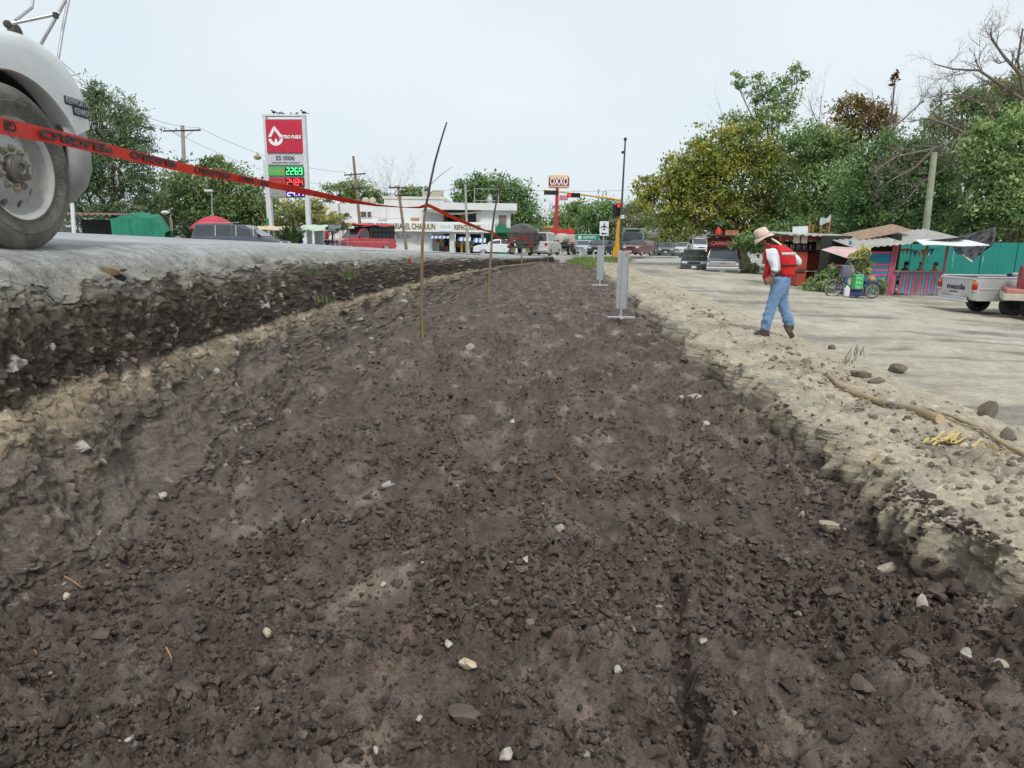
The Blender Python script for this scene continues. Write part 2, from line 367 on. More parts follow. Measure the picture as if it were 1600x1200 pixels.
def make_wall():
    nr, nc = 430, 300
    iy = np.linspace(1/2.4, 1/58., nr-24); Y = np.concatenate([np.linspace(-8, 2.35, 24), 1/iy])[:, None]*np.ones((1, nc)); s = np.linspace(0, 1, nc)[None, :]*np.ones((nr, 1))
    # control profile: parameter, offset from the road edge, height as a share of the drop
    p = [0, .07, .16, .22, .30, .46, .58, .63, .72, .80, .88, .95, 1.0]
    ox = [-.46, -.20, -.02, .03, .07, .12, .15, .20, .28, .33, .43, .56, .80]
    hz = [1.117, 1.068, .982, .945, .88, .70, .585, .545, .44, .33, .16, .05, -.06]
    zt = z_edge(Y); zf = z_floor(Y); D = zt-zf
    wob = .04*fbm(Y*.9, s*1.2, 201, 3)
    sp = np.clip(s + wob*sstep(.05, .3, s)*sstep(1, .8, s), 0, 1)
    O = np.interp(sp, p, ox); H = np.interp(s, p, hz)
    T = np.interp(s, p, [0, .1, .25, .35, .45, .65, .8, .85, 1.0, 1.15, 1.4, 1.7, 2.0])     # running length on the face
    lay = s + .016*fbm(Y*1.7, s*3, 202, 4) + .006*fbm(Y*13, s*30, 203, 3) + .018*fbm(Y*.35, s*0, 232, 2)
    k = np.interp(Y, [0, 8, 58], [1, 1, .75])
    X = x_edge(Y) + O*np.interp(Y, [0, 40, 58], [1, .75, .3]); Z = zf + D*H
    # scallops cut by the bucket teeth in the lower clay
    low = sstep(.62, .74, s)
    tooth = np.abs(((Y*1.35+.5*fbm(Y*.8, s*1.5, 204, 2)) % 1)-.5)*2
    bay = fbm(Y*.65, s*.3, 205, 3)
    X += low*(.12*bay + .07*(tooth-.5)*sstep(.98, .85, s))*k
    X += (.05*fbm(Y*1.6, T*1.6, 206, 4) + .03*(.3-np.abs(fbm(Y*6, T*6, 207, 4)))*(1-.25*low) + .02*(.25-np.abs(fbm(Y*18, T*18, 227, 3)))*(1-.6*low))*sstep(.08, .18, s)
    lipz = sstep(.13, .18, s)*sstep(.30, .2, s); X += lipz*.06*fbm(Y*3.5, T*3, 228, 4)
    st1, q1 = clods(Y+.02*fbm(Y*20, T*20, 216, 2), T, .11, .012, .045, .42, 208, .9); st2, q2 = clods(Y+.01*fbm(Y*40, T*40, 226, 2), T+.3, .045, .006, .022, .8, 218, 1.1)
    smear = sstep(.05, .42, fbm(Y*1.1+T*.8, T*1.3-Y*.25, 212, 3))*sstep(.66, .72, s)*sstep(.99, .9, s)    # bucket-polished patches of wet clay
    top = sstep(.09, .19, s)
    X += (st1+st2)*top*(1-.85*smear) + .012*(1-smear)*top*fbm(Y*25, T*25, 217, 3) + smear*(-.05)
    X += smear*(.010*fbm(Y*5+T*9, T*30-Y*8, 219, 2)+.006*fbm(Y*30, T*30, 229, 2))
    gul = sstep(.45, .6, fbm(Y*2.2, s*.8, 209, 3))*sstep(.1, .2, s)*sstep(.5, .3, s); X -= .05*gul
    Z += .03*fbm(Y*2, O*4, 210, 3)*sstep(.1, .22, s) + .03*(.25-np.abs(fbm(Y*8, T*9, 211, 3)))*sstep(.11, .18, s) + .020*fbm(Y*9, T*14, 238, 4)*sstep(.03, .10, s) + .018*(st1*8).clip(0, 1)*sstep(.2, .1, s)
    # bites out of the asphalt lip
    bite = sstep(.3, .65, fbm(Y*1.1+3, s*.4, 215, 3))*sstep(.10, .16, s)*sstep(.30, .20, s); Z -= .07*bite*k; X -= .05*bite
    C = colr(ASPH, X.shape)
    C = mixc(C, (.29, .28, .25), sstep(.05, .14, lay+.02*fbm(Y*4, s*10, 239, 3))); C = mixc(C, (.21, .19, .16), sstep(.16, .225, lay+.012*fbm(Y*5, s*8, 231, 3)))
    C = mixc(C, (.125, .100, .076), sstep(.235, .32, lay)); C = mixc(C, (.080, .062, .049), sstep(.31, .42, lay)*.95)
    ta = sstep(.565, .60, lay)*sstep(.76, .67, lay+.03*fbm(Y*2.5, s*2, 233, 3)); C = mixc(C, TAN, ta*.95*(.55+.45*sstep(-.4, .2, fbm(Y*.9, s*4, 235, 3))))
    C = mixc(C, (.45, .37, .27), ta*sstep(.25, .75, fbm(Y*9, T*9, 213, 3)))
    cl = sstep(.64, .73, lay+.02*fbm(Y*2.5, s*2, 233, 3)); C = mixc(C, CLAY, cl*.92)
    C = mixc(C, (.27, .22, .165), cl*sstep(.1, .7, fbm(Y*2.2, T*3, 214, 3))*.6); C = mixc(C, DARK, sstep(.86, .98, s+.08*fbm(Y*2, s*3, 220, 3))*.8)
    C = mixc(C, (.180, .152, .122), smear*cl*.8)
    C = mixc(C, (.48, .45, .40), (q1 > .80)*(st1 > .006)*.9*top*(1-smear)); C = mixc(C, (.30, .26, .21), (q2 > .72)*(st2 > .004)*.8*top*(1-smear))
    C = mixc(C, (.04, .033, .028), (q2 < .18)*(st2 > .004)*.6*top*(1-smear)*sstep(.25, .3, s))
    C *= (1+.18*fbm(Y*7, T*7, 221, 3)*(1-.7*smear))[..., None]
    return grid_mesh("trench_wall_left", X, Y, Z, np.clip(C, .012, 1), wall_m, "layered earth wall cut beneath the broken asphalt edge")
make_wall()

def make_bank():
    nr, nc = 430, 270
    iy = np.linspace(1/2.3, 1/62., nr-24); Y = np.concatenate([np.linspace(-8, 2.25, 24), 1/iy])[:, None]*np.ones((1, nc)); s = np.linspace(0, 1, nc)[None, :]*np.ones((nr, 1))
    p = [0, .10, .22, .36, .46, .60, .72, .84, 1.0]
    ox = [-.32, -.02, .04, .085, .16, .56, .88, 1.2, 1.75]            # shares of base-to-crest
    hz = [-.10, .02, .18, .305, .345, .355, .375, .355, .33]
    w = x_crest(Y)-x_base(Y); zf = z_floor(Y)
    bay = fbm(Y*.95, s*.5, 301, 3); tooth = np.abs(((Y*2.6+1.1*fbm(Y*1.2, s*1.0, 302, 2)) % 1)-.5)*2
    face = sstep(.04, .14, s)*sstep(.62, .46, s)
    X = x_base(Y) + w*np.interp(s, p, ox); Z = zf*sstep(.6, .2, s) + np.interp(s, p, hz)
    sh = sstep(.35, 1, s); Z += sh*(z_lot(X, Y)-.33)
    grv = (.3-np.abs(fbm(Y*5.5, s*.9, 331, 3))); X += face*(.20*bay + .06*(tooth-.5) + .17*grv)*np.interp(Y, [0, 12, 40], [1, 1, .6])
    T = np.interp(s, p, [0, .3, .45, .6, .7, 1.1, 1.4, 1.65, 2.2])
    c1, i1 = clods(Y+.04*fbm(Y*8, T*8, 303, 3), T, .15, .015, .062, .42, 304, .75); c2, i2 = clods(Y, T+.4, .07, .008, .03, .6, 305, .8)
    berm = np.exp(-((s-.68)/.15)**2); brk = sstep(-.15, .45, fbm(Y*.9, T*1.2, 306, 3))
    smear = sstep(.12, .5, fbm(Y*1.5, T*1.6, 311, 3))*face
    lum = (c1*(.2+berm*brk*1.1)+c2*(.45+.75*brk*berm))*(1-.8*smear)
    Z += lum*np.interp(Y, [0, 20, 60], [1, .9, .6]) + .04*fbm(Y*1.4, T*1.4, 307, 4)*sstep(.1, .3, s)*sstep(1, .9, s) + .03*(.25-np.abs(fbm(Y*7, T*7, 308, 4)))*sstep(.1, .3, s)+.016*(.25-np.abs(fbm(Y*24, T*24, 318, 2)))
    Z += .05*berm*fbm(Y*.7, s, 309, 3); X += (.02*fbm(Y*6, T*6, 310, 4)+.045*(.25-np.abs(fbm(Y*9+.6*T, T*1.6, 333, 3)))+.012*fbm(Y*26, T*20, 334, 2))*face
    X -= .025*face*sstep(.3, .8, fbm(Y*14, T*1.5, 312, 2))
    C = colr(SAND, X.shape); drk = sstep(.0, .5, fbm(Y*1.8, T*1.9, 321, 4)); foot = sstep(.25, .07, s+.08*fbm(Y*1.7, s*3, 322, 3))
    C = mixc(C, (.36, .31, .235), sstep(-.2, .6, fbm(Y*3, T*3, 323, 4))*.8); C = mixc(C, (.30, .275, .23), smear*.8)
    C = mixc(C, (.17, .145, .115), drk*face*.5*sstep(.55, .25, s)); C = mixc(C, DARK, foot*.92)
    C = mixc(C, (.24, .20, .155), berm*brk*.6); C = mixc(C, (.10, .082, .064), berm*brk*(i1 < .3)*(c1 > .006)*.45)
    C = mixc(C, (.50, .40, .26), sstep(.5, .9, fbm(Y*2.3, T*2.3, 324, 3))*face*.5)
    C = mixc(C, (.55, .50, .42), (i2 > .86)*(c2 > .004)*.8)
    C *= (1+.16*fbm(Y*8, T*8, 325, 3))[..., None]
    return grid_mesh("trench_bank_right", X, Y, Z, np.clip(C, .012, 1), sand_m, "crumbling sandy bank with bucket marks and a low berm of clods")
make_bank()

def make_lot():
    nr, nc = 270, 190
    iy = np.linspace(1/2.3, 1/78., nr-24); Y = np.concatenate([np.linspace(-8, 2.25, 24), 1/iy])[:, None]*np.ones((1, nc)); s = np.linspace(0, 1, nc)[None, :]**2.0
    x0 = x_crest(Y)+.55*(x_crest(Y)-x_base(Y)); X = x0+(Y*1.1+30-x0*0)*s
    Z = z_lot(X, Y) + .02*fbm(X*.5, Y*.35, 401, 4) - .006
    rid = fbm(X*.35+.12*Y, Y*1.6, 402, 4); Z += .04*sstep(.1, .7, rid) + .014*fbm(X*2.2, Y*3.5, 403, 4)
    c1, i1 = clods(X, Y, .22, .01, .045, .22, 404, .7); near = np.exp(-(X-x0)/2.2); Z += c1*near
    Z -= .10*sstep(.12, 0., s)**3
    C = colr((.45, .41, .325), X.shape); C = mixc(C, (.51, .48, .405), sstep(-.3, .6, fbm(X*.5, Y*.25, 405, 4))*.7)
    C = mixc(C, (.20, .185, .16), sstep(-.05, .55, fbm(X*.28+.2*Y, Y*1.25, 406, 5))*.8)
    C = mixc(C, (.12, .115, .105), sstep(.38, .8, fbm(X*.3+.2*Y, Y*1.9, 407, 4))*.8)
    C = mixc(C, (.33, .295, .235), sstep(.0, .6, fbm(X*1.3+.3*Y, Y*2.6, 411, 4))*.55); C = mixc(C, (.30, .25, .19), near*sstep(-.1, .6, fbm(X*2, Y*2, 408, 3))*.6)
    C = mixc(C, (.41, .385, .34), sstep(35, 60, Y)*.6)
    C *= (1+.10*fbm(X*6, Y*6, 409, 3))[..., None]
    return grid_mesh("dirt_lot", X, Y, Z, np.clip(C, .012, 1), sand_m, "pale packed dirt lot rutted with damp tyre tracks")
make_lot()

def make_road():
    nr, nc = 220, 110
    iy = np.linspace(1/1.2, 1/64., nr); Y = (1/iy)[:, None]*np.ones((1, nc)); Y[0] = -12
    s = .33+(16-.33)*np.linspace(0, 1, nc)[None, :]**1.9
    X = x_edge(Y)-s; Z = z_road(X, Y) + .006*fbm(X*1.2, Y*.8, 501, 3)+.002*fbm(X*14, Y*14, 504, 3)
    C = colr((.37, .375, .38), X.shape); C = mixc(C, (.30, .305, .31), sstep(-.3, .5, fbm(X*1.1, Y*.22, 502, 4))*.7)
    C = mixc(C, (.42, .41, .385), sstep(1.2, .3, s+.3*fbm(X*2, Y*1.2, 503, 3))*.8)
    return grid_mesh("road", X, Y, Z, C, asph_m, "pale worn asphalt highway above the trench")
make_road()

def make_ground():
    xs = np.concatenate([np.linspace(-900, -60, 22), np.linspace(-55, 80, 100), np.linspace(85, 900, 22)]); ys = np.concatenate([np.linspace(-60, 0, 8), np.linspace(1, 110, 80), np.linspace(120, 1500, 40)])
    X, Y = np.meshgrid(xs, ys); xe = x_edge(Y)
    zl = z_road(X, Y)-.03; zr = z_lot(X, Y)-.05
    mid = (X > xe-15.7) & (Y < 63.5); Z = np.where(X < xe, zl, zr)
    Z = np.where(mid & (X < x_crest(Y)+3), np.minimum(Z, 0)-1.2, Z)
    Z = np.where(mid & (X >= x_crest(Y)+3) & (X < x_crest(Y)+Y*1.1+29), Z-.5, Z)
    far = sstep(62, 72, Y); Z = Z*(1-far)+far*np.interp(Y, [60, 85, 1500], [.25, .02, .02])
    C = colr((.42, .41, .385), X.shape); C = mixc(C, (.30, .29, .26), sstep(-.3, .6, fbm(X*.15, Y*.1, 601, 4)))
    C = mixc(C, (.10, .12, .06), sstep(130, 180, Y)); C = mixc(C, (.16, .15, .09), sstep(-30, -42, X))
    return grid_mesh("ground", X, Y, Z, C, sand_m, "dusty open ground around the junction")
make_ground()

# ------------------------------------------------------------------ loose clods lying on the soil (uncountable)
def rock_shapes(n, seed, sub=2, rough=.28, cuts=9, jit=0.):
    out = []; rnd = np.random.RandomState(seed)
    for k in range(n):
        bm = bmesh.new(); bmesh.ops.create_icosphere(bm, subdivisions=sub, radius=1)
        v = np.array([q.co[:] for q in bm.verts]); f = np.array([[q.index for q in p.verts] for p in bm.faces]); bm.free()
        o = rnd.rand(3)*50; nn = fbm(v[:, 0]*1.1+o[0]+v[:, 2]*.7, v[:, 1]*1.1+o[1]-v[:, 2]*.6, seed+k, 3)
        v = v*(1+rough*nn+jit*(rnd.rand(len(v))*2-1))[:, None]
        for c in range(cuts):                       # a few broken faces
            d = rnd.normal(size=3); d /= np.linalg.norm(d); h = .45+.35*rnd.rand(); e = v@d-h; v = v-np.maximum(e, 0)[:, None]*d*.85
        v *= np.array([1, .7+.4*rnd.rand(), .55+.3*rnd.rand()]); out.append((v, f))
    return out
SHAPES1 = rock_shapes(18, 900, 1, .9, 3, .22); SHAPES3 = rock_shapes(18, 930, 2, .75, 4, .10); SHAPES2 = rock_shapes(10, 950, 3, .45)
_dg = None
def ground_hits(objs):
    from mathutils.bvhtree import BVHTree
    trees = []
    for o in objs:
        me = o.data; n = len(me.vertices); co = np.empty(n*3, np.float32); me.vertices.foreach_get("co", co)
        q = np.empty(len(me.polygons)*4, np.int32); me.loops.foreach_get("vertex_index", q)
        trees.append(BVHTree.FromPolygons(co.reshape(-1, 3).tolist(), q.reshape(-1, 4).tolist()))
    return trees
class HF:
    """height of the finished ground meshes, looked up on a fine raster"""
    def __init__(s, names, x0, x1, y0, y1, st):
        s.x0, s.y0, s.st = x0, y0, st; s.nx, s.ny = int((x1-x0)/st)+1, int((y1-y0)/st)+1; s.z = np.full((s.ny, s.nx), -9., np.float32)
        for n in names:
            me = bpy.data.objects[n].data; co = np.empty(len(me.vertices)*3, np.float32); me.vertices.foreach_get("co", co); co = co.reshape(-1, 3)
            i = ((co[:, 0]-x0)/st).astype(int); j = ((co[:, 1]-y0)/st).astype(int); ok = (i >= 0) & (j >= 0) & (i < s.nx) & (j < s.ny)
            np.maximum.at(s.z, (j[ok], i[ok]), co[ok, 2])
    def __call__(s, x, y):
        i = int((x-s.x0)/s.st); j = int((y-s.y0)/s.st)
        for k in range(0, 7):
            a = s.z[max(0, j-k):j+k+1, max(0, i-k):i+k+1]
            if a.size and a.max() > -8: return float(np.median(a[a > -8]))
        return 0.
HT = HF(("trench_floor", "trench_wall_left", "trench_bank_right", "dirt_lot"), -3.2, 9, 1.2, 20, .035)
def scatter(name, pts, shapes, m, label, kind="stuff"):
    """pts: (x, y, z, size, colour) -> one joined mesh"""
    V = []; Fc = []; C = []; n = 0; rnd = np.random.RandomState(len(pts)+3)
    for (x, y, z, r, c) in pts:
        v, f = shapes[rnd.randint(len(shapes))]; a = rnd.rand()*6.283; t = (rnd.rand()-.5)*.9; ca, sa = math.cos(a), math.sin(a)
        w = v*r; w = w@np.array([[math.cos(t), 0, math.sin(t)], [0, 1, 0], [-math.sin(t), 0, math.cos(t)]]).T
        w = w@np.array([[ca, -sa, 0], [sa, ca, 0], [0, 0, 1]]).T+np.array([x, y, z])
        V.append(w); Fc.append(f+n); n += len(v); C.append(np.ones((len(v), 1))*np.array([[*c, 1]]))
    V = np.concatenate(V); Fc = np.concatenate(Fc); C = np.concatenate(C); me = bpy.data.meshes.new(name)
    me.vertices.add(len(V)); me.vertices.foreach_set("co", V.astype(np.float32).ravel()); me.loops.add(Fc.size); me.loops.foreach_set("vertex_index", Fc.astype(np.int32).ravel())
    me.polygons.add(len(Fc)); me.polygons.foreach_set("loop_start", np.arange(0, Fc.size, 3, dtype=np.int32)); me.update()
    a = me.attributes.new("Col", 'FLOAT_COLOR', 'POINT'); a.data.foreach_set("color", C.astype(np.float32).ravel())
    o = link_mesh(name, me, m, None, 55); return tag(o, label, kind=kind)
def soil_points(n, seed, f_px, f_py, f_r, near):
    """candidates spread evenly over the picture of the floor, kept where the soil is cloddy"""
    rs = np.random.RandomState(seed); out = []; m = n*6
    px = f_px(rs.rand(m)); py = f_py(rs.rand(m)); keep = rs.rand(m); P = np.array([onz(a, b_, .02)[:2] for a, b_ in zip(px, py)]); x, y = P[:, 0], P[:, 1]
    ok = (y < (19 if near else 30)) & (y > 1.35) & (x > x_edge(y)+.6) & (x < x_base(y)+.12); ok &= ~((fbm(x*1.3, y*.8, 21, 4) < -.1) & (keep < .72)); idx = np.nonzero(ok)[0][:n]
    for i in idx:
        r = f_r(rs, y[i]); k = rs.uniform(.65, 1.35); q = rs.rand()
        c = (.120*k, .093*k, .077*k) if q < .92 else ((.19*k, .15*k, .122*k) if q < .997 else (.42, .38, .31))
        out.append((x[i], y[i], (HT(x[i], y[i]) if y[i] < 19.5 else float(z_floor(y[i])))+r*.02, r, c))
    return out
soil_stone_m = attr_mat("clod_soil", fine=150, amt=.4, bump=1., bscale=160, bdist=.010)
near_r = lambda rs, y: rs.choice((.006, .008, .010, .013, .017))*rs.uniform(.7, 1.4)*(1 if y < 5 else 1.5)*(2.1 if rs.rand() < .08 else 1)
small_r = lambda rs, y: rs.choice((.004, .005, .0065, .008))*rs.uniform(.7, 1.4)*(1 if y < 4 else 1.5)
mid_r = lambda rs, y: rs.choice((.011, .014, .018, .022, .03))*rs.uniform(.7, 1.35)*(.55+y*.06)
scatter("soil_clods", soil_points(2700, 5, lambda u: -20+1640*u, lambda u: 560+640*u**.8, near_r, True), SHAPES3, soil_stone_m, "loose dark clods strewn over the near trench floor")
scatter("soil_crumbs", soil_points(7000, 15, lambda u: -20+1640*u, lambda u: 600+600*u**.8, small_r, True), SHAPES1, soil_stone_m, "fine dark crumbs of soil between the clods")
scatter("crumbled_soil", soil_points(9000, 9, lambda u: 60+1500*u, lambda u: 432+560*u**1.25, mid_r, False), SHAPES1, soil_stone_m, "crumbled dark soil farther along the trench floor")
def berm_points(n, seed):
    rnd = random.Random(seed); out = []
    while len(out) < n:
        y = 1/rnd.uniform(1/22, 1/2.6); w = float(x_crest(y)-x_base(y)); x = float(x_base(y))+w*min(1.75, max(.05, rnd.gauss(.85, .38)))
        r = rnd.choice((.006, .008, .011, .015, .02, .03))*rnd.uniform(.7, 1.3)*(1 if y < 6 else 1.3); q = rnd.random(); k = rnd.uniform(.75, 1.3)
        c = (.20*k, .165*k, .125*k) if q < .25 else ((.30*k, .26*k, .20*k) if q < .88 else (.47*k, .43*k, .36*k))
        out.append((x, y, HT(x, y)+r*.12, r, c))
    return out
scatter("berm_clods", berm_points(1300, 6), SHAPES1, soil_stone_m, "clods and pebbles crumbling along the sandy bank")

# ================================================================== SHARED MATERIALS
M = dict(
    rubber=mat("dusty_rubber", (.045, .042, .038), .9, .3, 9, bump=.3, dirt=.75, dirtc=(.17, .155, .125)),
    black=mat("black_plastic", (.018, .018, .02), .6, .2), dark=mat("dark_metal", (.05, .05, .052), .55, .2, metal=.3, dirt=.3),
    glass=mat("car_glass", (.035, .045, .05), .08, .1, 2, spec=.7, coat=.3), chrome=mat("dull_chrome", (.55, .56, .57), .32, .1, 5, metal=.9, dirt=.35, dirtc=(.3, .27, .23)),
    rim=mat("dusty_alloy", (.55, .55, .54), .42, .15, 5, metal=.6, dirt=.65, dirtc=(.36, .31, .25)), steel=mat("galvanised_steel", (.42, .43, .44), .5, .1, 8, metal=.5, dirt=.3),
    red_lens=mat("red_lens", (.45, .02, .015), .25, .1, 4), amber=mat("amber_lens", (.75, .25, .03), .25, .1, 4), clear=mat("headlight_lens", (.62, .64, .65), .15, .1, 4, spec=.7),
    plate=mat("number_plate", (.62, .62, .6), .6, .1, 12), white=mat("white_paint", (.72, .73, .72), .4, .05, 3, dirt=.3, dirtc=(.45, .42, .36)),
    concrete=mat("pole_concrete", (.42, .40, .36), .9, .15, 5, bump=.3, dirt=.3), wood=mat("weathered_wood", (.26, .20, .14), .9, .25, 9, bump=.4, stretch=(1, 1, .2)),
    wire=mat("black_cable", (.02, .02, .022), .7, .1), skin=mat("skin", (.29, .155, .095), .6, .1, 12), hair=mat("black_hair", (.012, .010, .009), .6, .2, 40))
def paint(name, c, dirt=.3, rough=.33): return mat(name, c, rough, .05, 2.5, coat=.35, dirt=dirt, dirtc=(.33, .30, .25), spec=.5)

# ================================================================== VEHICLE KIT (front points to +Y, wheels stand on z = 0)
def wheel(parent, x, y, r, w=.2, side=1, rim=None, n=22, vents=False):
    b = MB(); h = w/2; b.lathe([(r*.62, -h*.9), (r*.9, -h), (r*.985, -h*.75), (r, -h*.3), (r, h*.3), (r*.985, h*.75), (r*.9, h), (r*.62, h*.9)], (x, y, r), 'X', n, True)
    o = b.build("wheel", M["rubber"], parent, 35)
    q = MB(); s = side*h
    q.lathe([(0.001, s*.62), (r*.16, s*.62), (r*.2, s*.45), (r*.42, s*.4), (r*.5, s*.62), (r*.60, s*.93), (r*.64, s*.93), (r*.63, s*.2)], (x, y, r), 'X', n)
    q.build("rim", rim or M["rim"], o, 30)
    for k in range(5 if vents else 0):
        a = k*2*math.pi/5+.3; q = MB(); q.ball((x+s*.42, y+r*.33*math.cos(a), r+r*.33*math.sin(a)), (.02, r*.07, r*.07), 8, 5); q.build("vent", M["black"], o, 60)
    return o
def arch(yc, r, zb, n=7):
    pts = []
    for k in range(n+1):
        a = math.pi*k/n; pts.append((yc+r*math.cos(a), max(zb, r*1.0*math.sin(a)+.30*r)))
    return pts
def body_shell(b, top, W, zb, wheels, ra, ch=.05):
    """top: outline (y, z) from rear bottom over the top to front bottom; arches are cut along the sill"""
    out = list(top)
    for yc in sorted(wheels, reverse=True): out += arch(yc, ra, zb)
    cy = sum(p[0] for p in out)/len(out); zc = .62
    def pull(p):
        y, z = p; ya = y-math.copysign(min(ch, abs(y-cy)*.03), y-cy); za = z-(ch*.8 if z > zc else 0)
        return ya, za
    n = len(out); secs = []
    for x, f in ((-W/2, 1), (-W/2+ch*1.2, 0), (W/2-ch*1.2, 0), (W/2, 1)):
        secs.append([(x, *(pull(p) if f else p)) for p in out])
    b.loft(secs)
def car(name, label, cat, loc, rz, pm, L=4.3, W=1.75, H=1.45, style="sedan", group=None, detail=True, wr=.31, rim=None):
    t = empty(name, loc, rz, label, cat, group); h = L/2; zb = .22+wr*.1
    if style == "sedan": belt = .92; hood = .90; g = [(-h*.72, belt), (-h*.40, H-.03), (-h*.1, H), (h*.10, H-.02), (h*.50, belt)]; rear = .98
    elif style == "hatch": belt = .95; hood = .93; g = [(-h*.95, belt), (-h*.78, H-.05), (-h*.3, H), (h*.12, H-.03), (h*.52, belt)]; rear = .98
    elif style == "van": belt = 1.02; hood = .98; g = [(-h*.97, belt), (-h*.90, H-.06), (-h*.4, H), (h*.15, H-.05), (h*.62, belt)]; rear = 1.03
    elif style == "suv": belt = 1.08; hood = 1.05; g = [(-h*.97, belt), (-h*.88, H-.05), (-h*.3, H), (h*.10, H-.04), (h*.36, belt)]; rear = 1.09
    else: belt = 1.02; hood = 1.0; g = [(-h*.04, belt), (h*.0, H-.05), (h*.08, H), (h*.25, H-.03), (h*.46, belt)]; rear = 1.0     # pickup cab
    top = [(-h+.02, zb), (-h, .45), (-h+.01, .72), (-h+.05, rear), (g[0][0]-.02 if style != "pickup" else -h+.06, rear+.0), (g[-1][0], hood+.01), (h*.78, hood-.06), (h-.10, hood-.16), (h-.01, .62), (h, .42), (h-.03, zb)]
    if style in ("hatch", "van", "suv", "pickup"): top.pop(4)
    wy = (h-.86*L/4.3, -h+.84*L/4.3)
    if style == "pickup": top = [p for p in top]; wy = (h-.85, -h+.95)
    b = MB(); body_shell(b, top, W, zb, wy, wr*1.22)
    # glasshouse
    wb, wt = W/2-.045, W/2-.20; secs = []
    def gp(y, z, k=1): f = (z-belt)/(H-belt); return wb+(wt-wb)*f
    base = [(p[0], p[1]-.02) for p in g]
    n = len(g); vs = [(-gp(0, z), y, z) for (y, z) in base]+[(gp(0, z), y, z) for (y, z) in base]
    b.add(vs, [tuple(range(n)), tuple(range(2*n-1, n-1, -1))]+[(i, i+n, i+1+n, i+1) for i in range(n-1)])
    body = b.build("body", pm, t, 32)
    # glass: windscreen, rear window, side windows
    def slab(name, p4, nrm):
        q = MB(); off = Vector(nrm)*.012; q.add([Vector(p)+off for p in p4]+[Vector(p)-off*1.5 for p in p4], [(0, 1, 2, 3), (7, 6, 5, 4), (0, 4, 5, 1), (1, 5, 6, 2), (2, 6, 7, 3), (3, 7, 4, 0)])
        return q.build(name, M["glass"], t)
    def lerp(a, c, f): return (a[0]+(c[0]-a[0])*f, a[1]+(c[1]-a[1])*f)
    def cross_glass(nm, a, c, f0=.08, f1=.92):
        p, q = lerp(a, c, f0), lerp(a, c, f1); d = Vector((0, c[0]-a[0], c[1]-a[1])); nr = Vector((0, d.z, -d.y)).normalized()
        if nr.z < 0: nr = -nr
        slab(nm, [(-gp(0, p[1])+.07, *p), (gp(0, p[1])-.07, *p), (gp(0, q[1])-.05, *q), (-gp(0, q[1])+.05, *q)], nr)
    cross_glass("windshield", g[-1], g[-2]); cross_glass("rear_window", g[0], g[1])
    def roofline(y):
        ys = [p[0] for p in g]; zs = [p[1] for p in g]; return float(np.interp(y, ys, zs))
    yr, yf = g[0][0], g[-1][0]; zt = H-.12; zl = belt+.05
    y0 = yr+(g[1][0]-yr)*.55+.10; y1 = yf-(yf-g[-2][0])*.55-.10
    cuts = {"sedan": [.0, .48, 1], "hatch": [0, .25, .6, 1], "van": [0, .34, .66, 1], "suv": [0, .3, .64, 1], "pickup": [0, 1]}[style]
    for sd in (-1, 1):
        for i in range(len(cuts)-1):
            a = y0+(y1-y0)*cuts[i]+.035; c = y0+(y1-y0)*cuts[i+1]-.035
            ra, rc = min(zt, roofline(a)-.07), min(zt, roofline(c)-.07)
            la = a-(.18 if i == 0 else 0); lc = c+(.22 if i == len(cuts)-2 else 0)
            if i == 0: la = max(la, yr+.10)
            slab("side_window", [(sd*gp(0, zl), la, zl), (sd*gp(0, zl), lc, zl), (sd*gp(0, rc), c, rc), (sd*gp(0, ra), a, ra)], (sd*.97, 0, .25))
    for y in wy:
        for sd in (-1, 1): wheel(t, sd*(W/2-.11), y, wr, .2, sd, rim)
    for sd in (-1, 1):
        part("headlight", M["clear"], t, lambda q: q.bbox((sd*(W/2-.24), h-.06, hood-.25), (.34, .10, .15), .03), 40)
        part("tail_light", M["red_lens"], t, lambda q: q.bbox((sd*(W/2-.16), -h+.01, rear-.2), (.24, .06, .20), .02), 40)
        part("side_mirror", M["black"] if detail else pm, t, lambda q: q.bbox((sd*(W/2+.06), yf-.22, belt+.10), (.18, .10, .13), .03), 40)
    part("grille", M["black"], t, lambda q: [q.bbox((0, h-.035, hood-.28), (W*.42, .06, .13), .02), q.bbox((0, h-.005, .42), (W*.62, .04, .15), .02)], 40)
    part("front_bumper", pm, t, lambda q: q.bbox((0, h+.0, .34), (W*.96, .10, .14), .03), 40)
    part("rear_bumper", pm, t, lambda q: q.bbox((0, -h-.02, .45), (W*.96, .10, .20), .03), 40)
    part("number_plate", M["plate"], t, lambda q: q.box((0, h+.055, .40), (.3, .01, .15))); part("number_plate", M["plate"], t, lambda q: q.box((0, -h-.075, .55), (.3, .01, .15)))
    return t

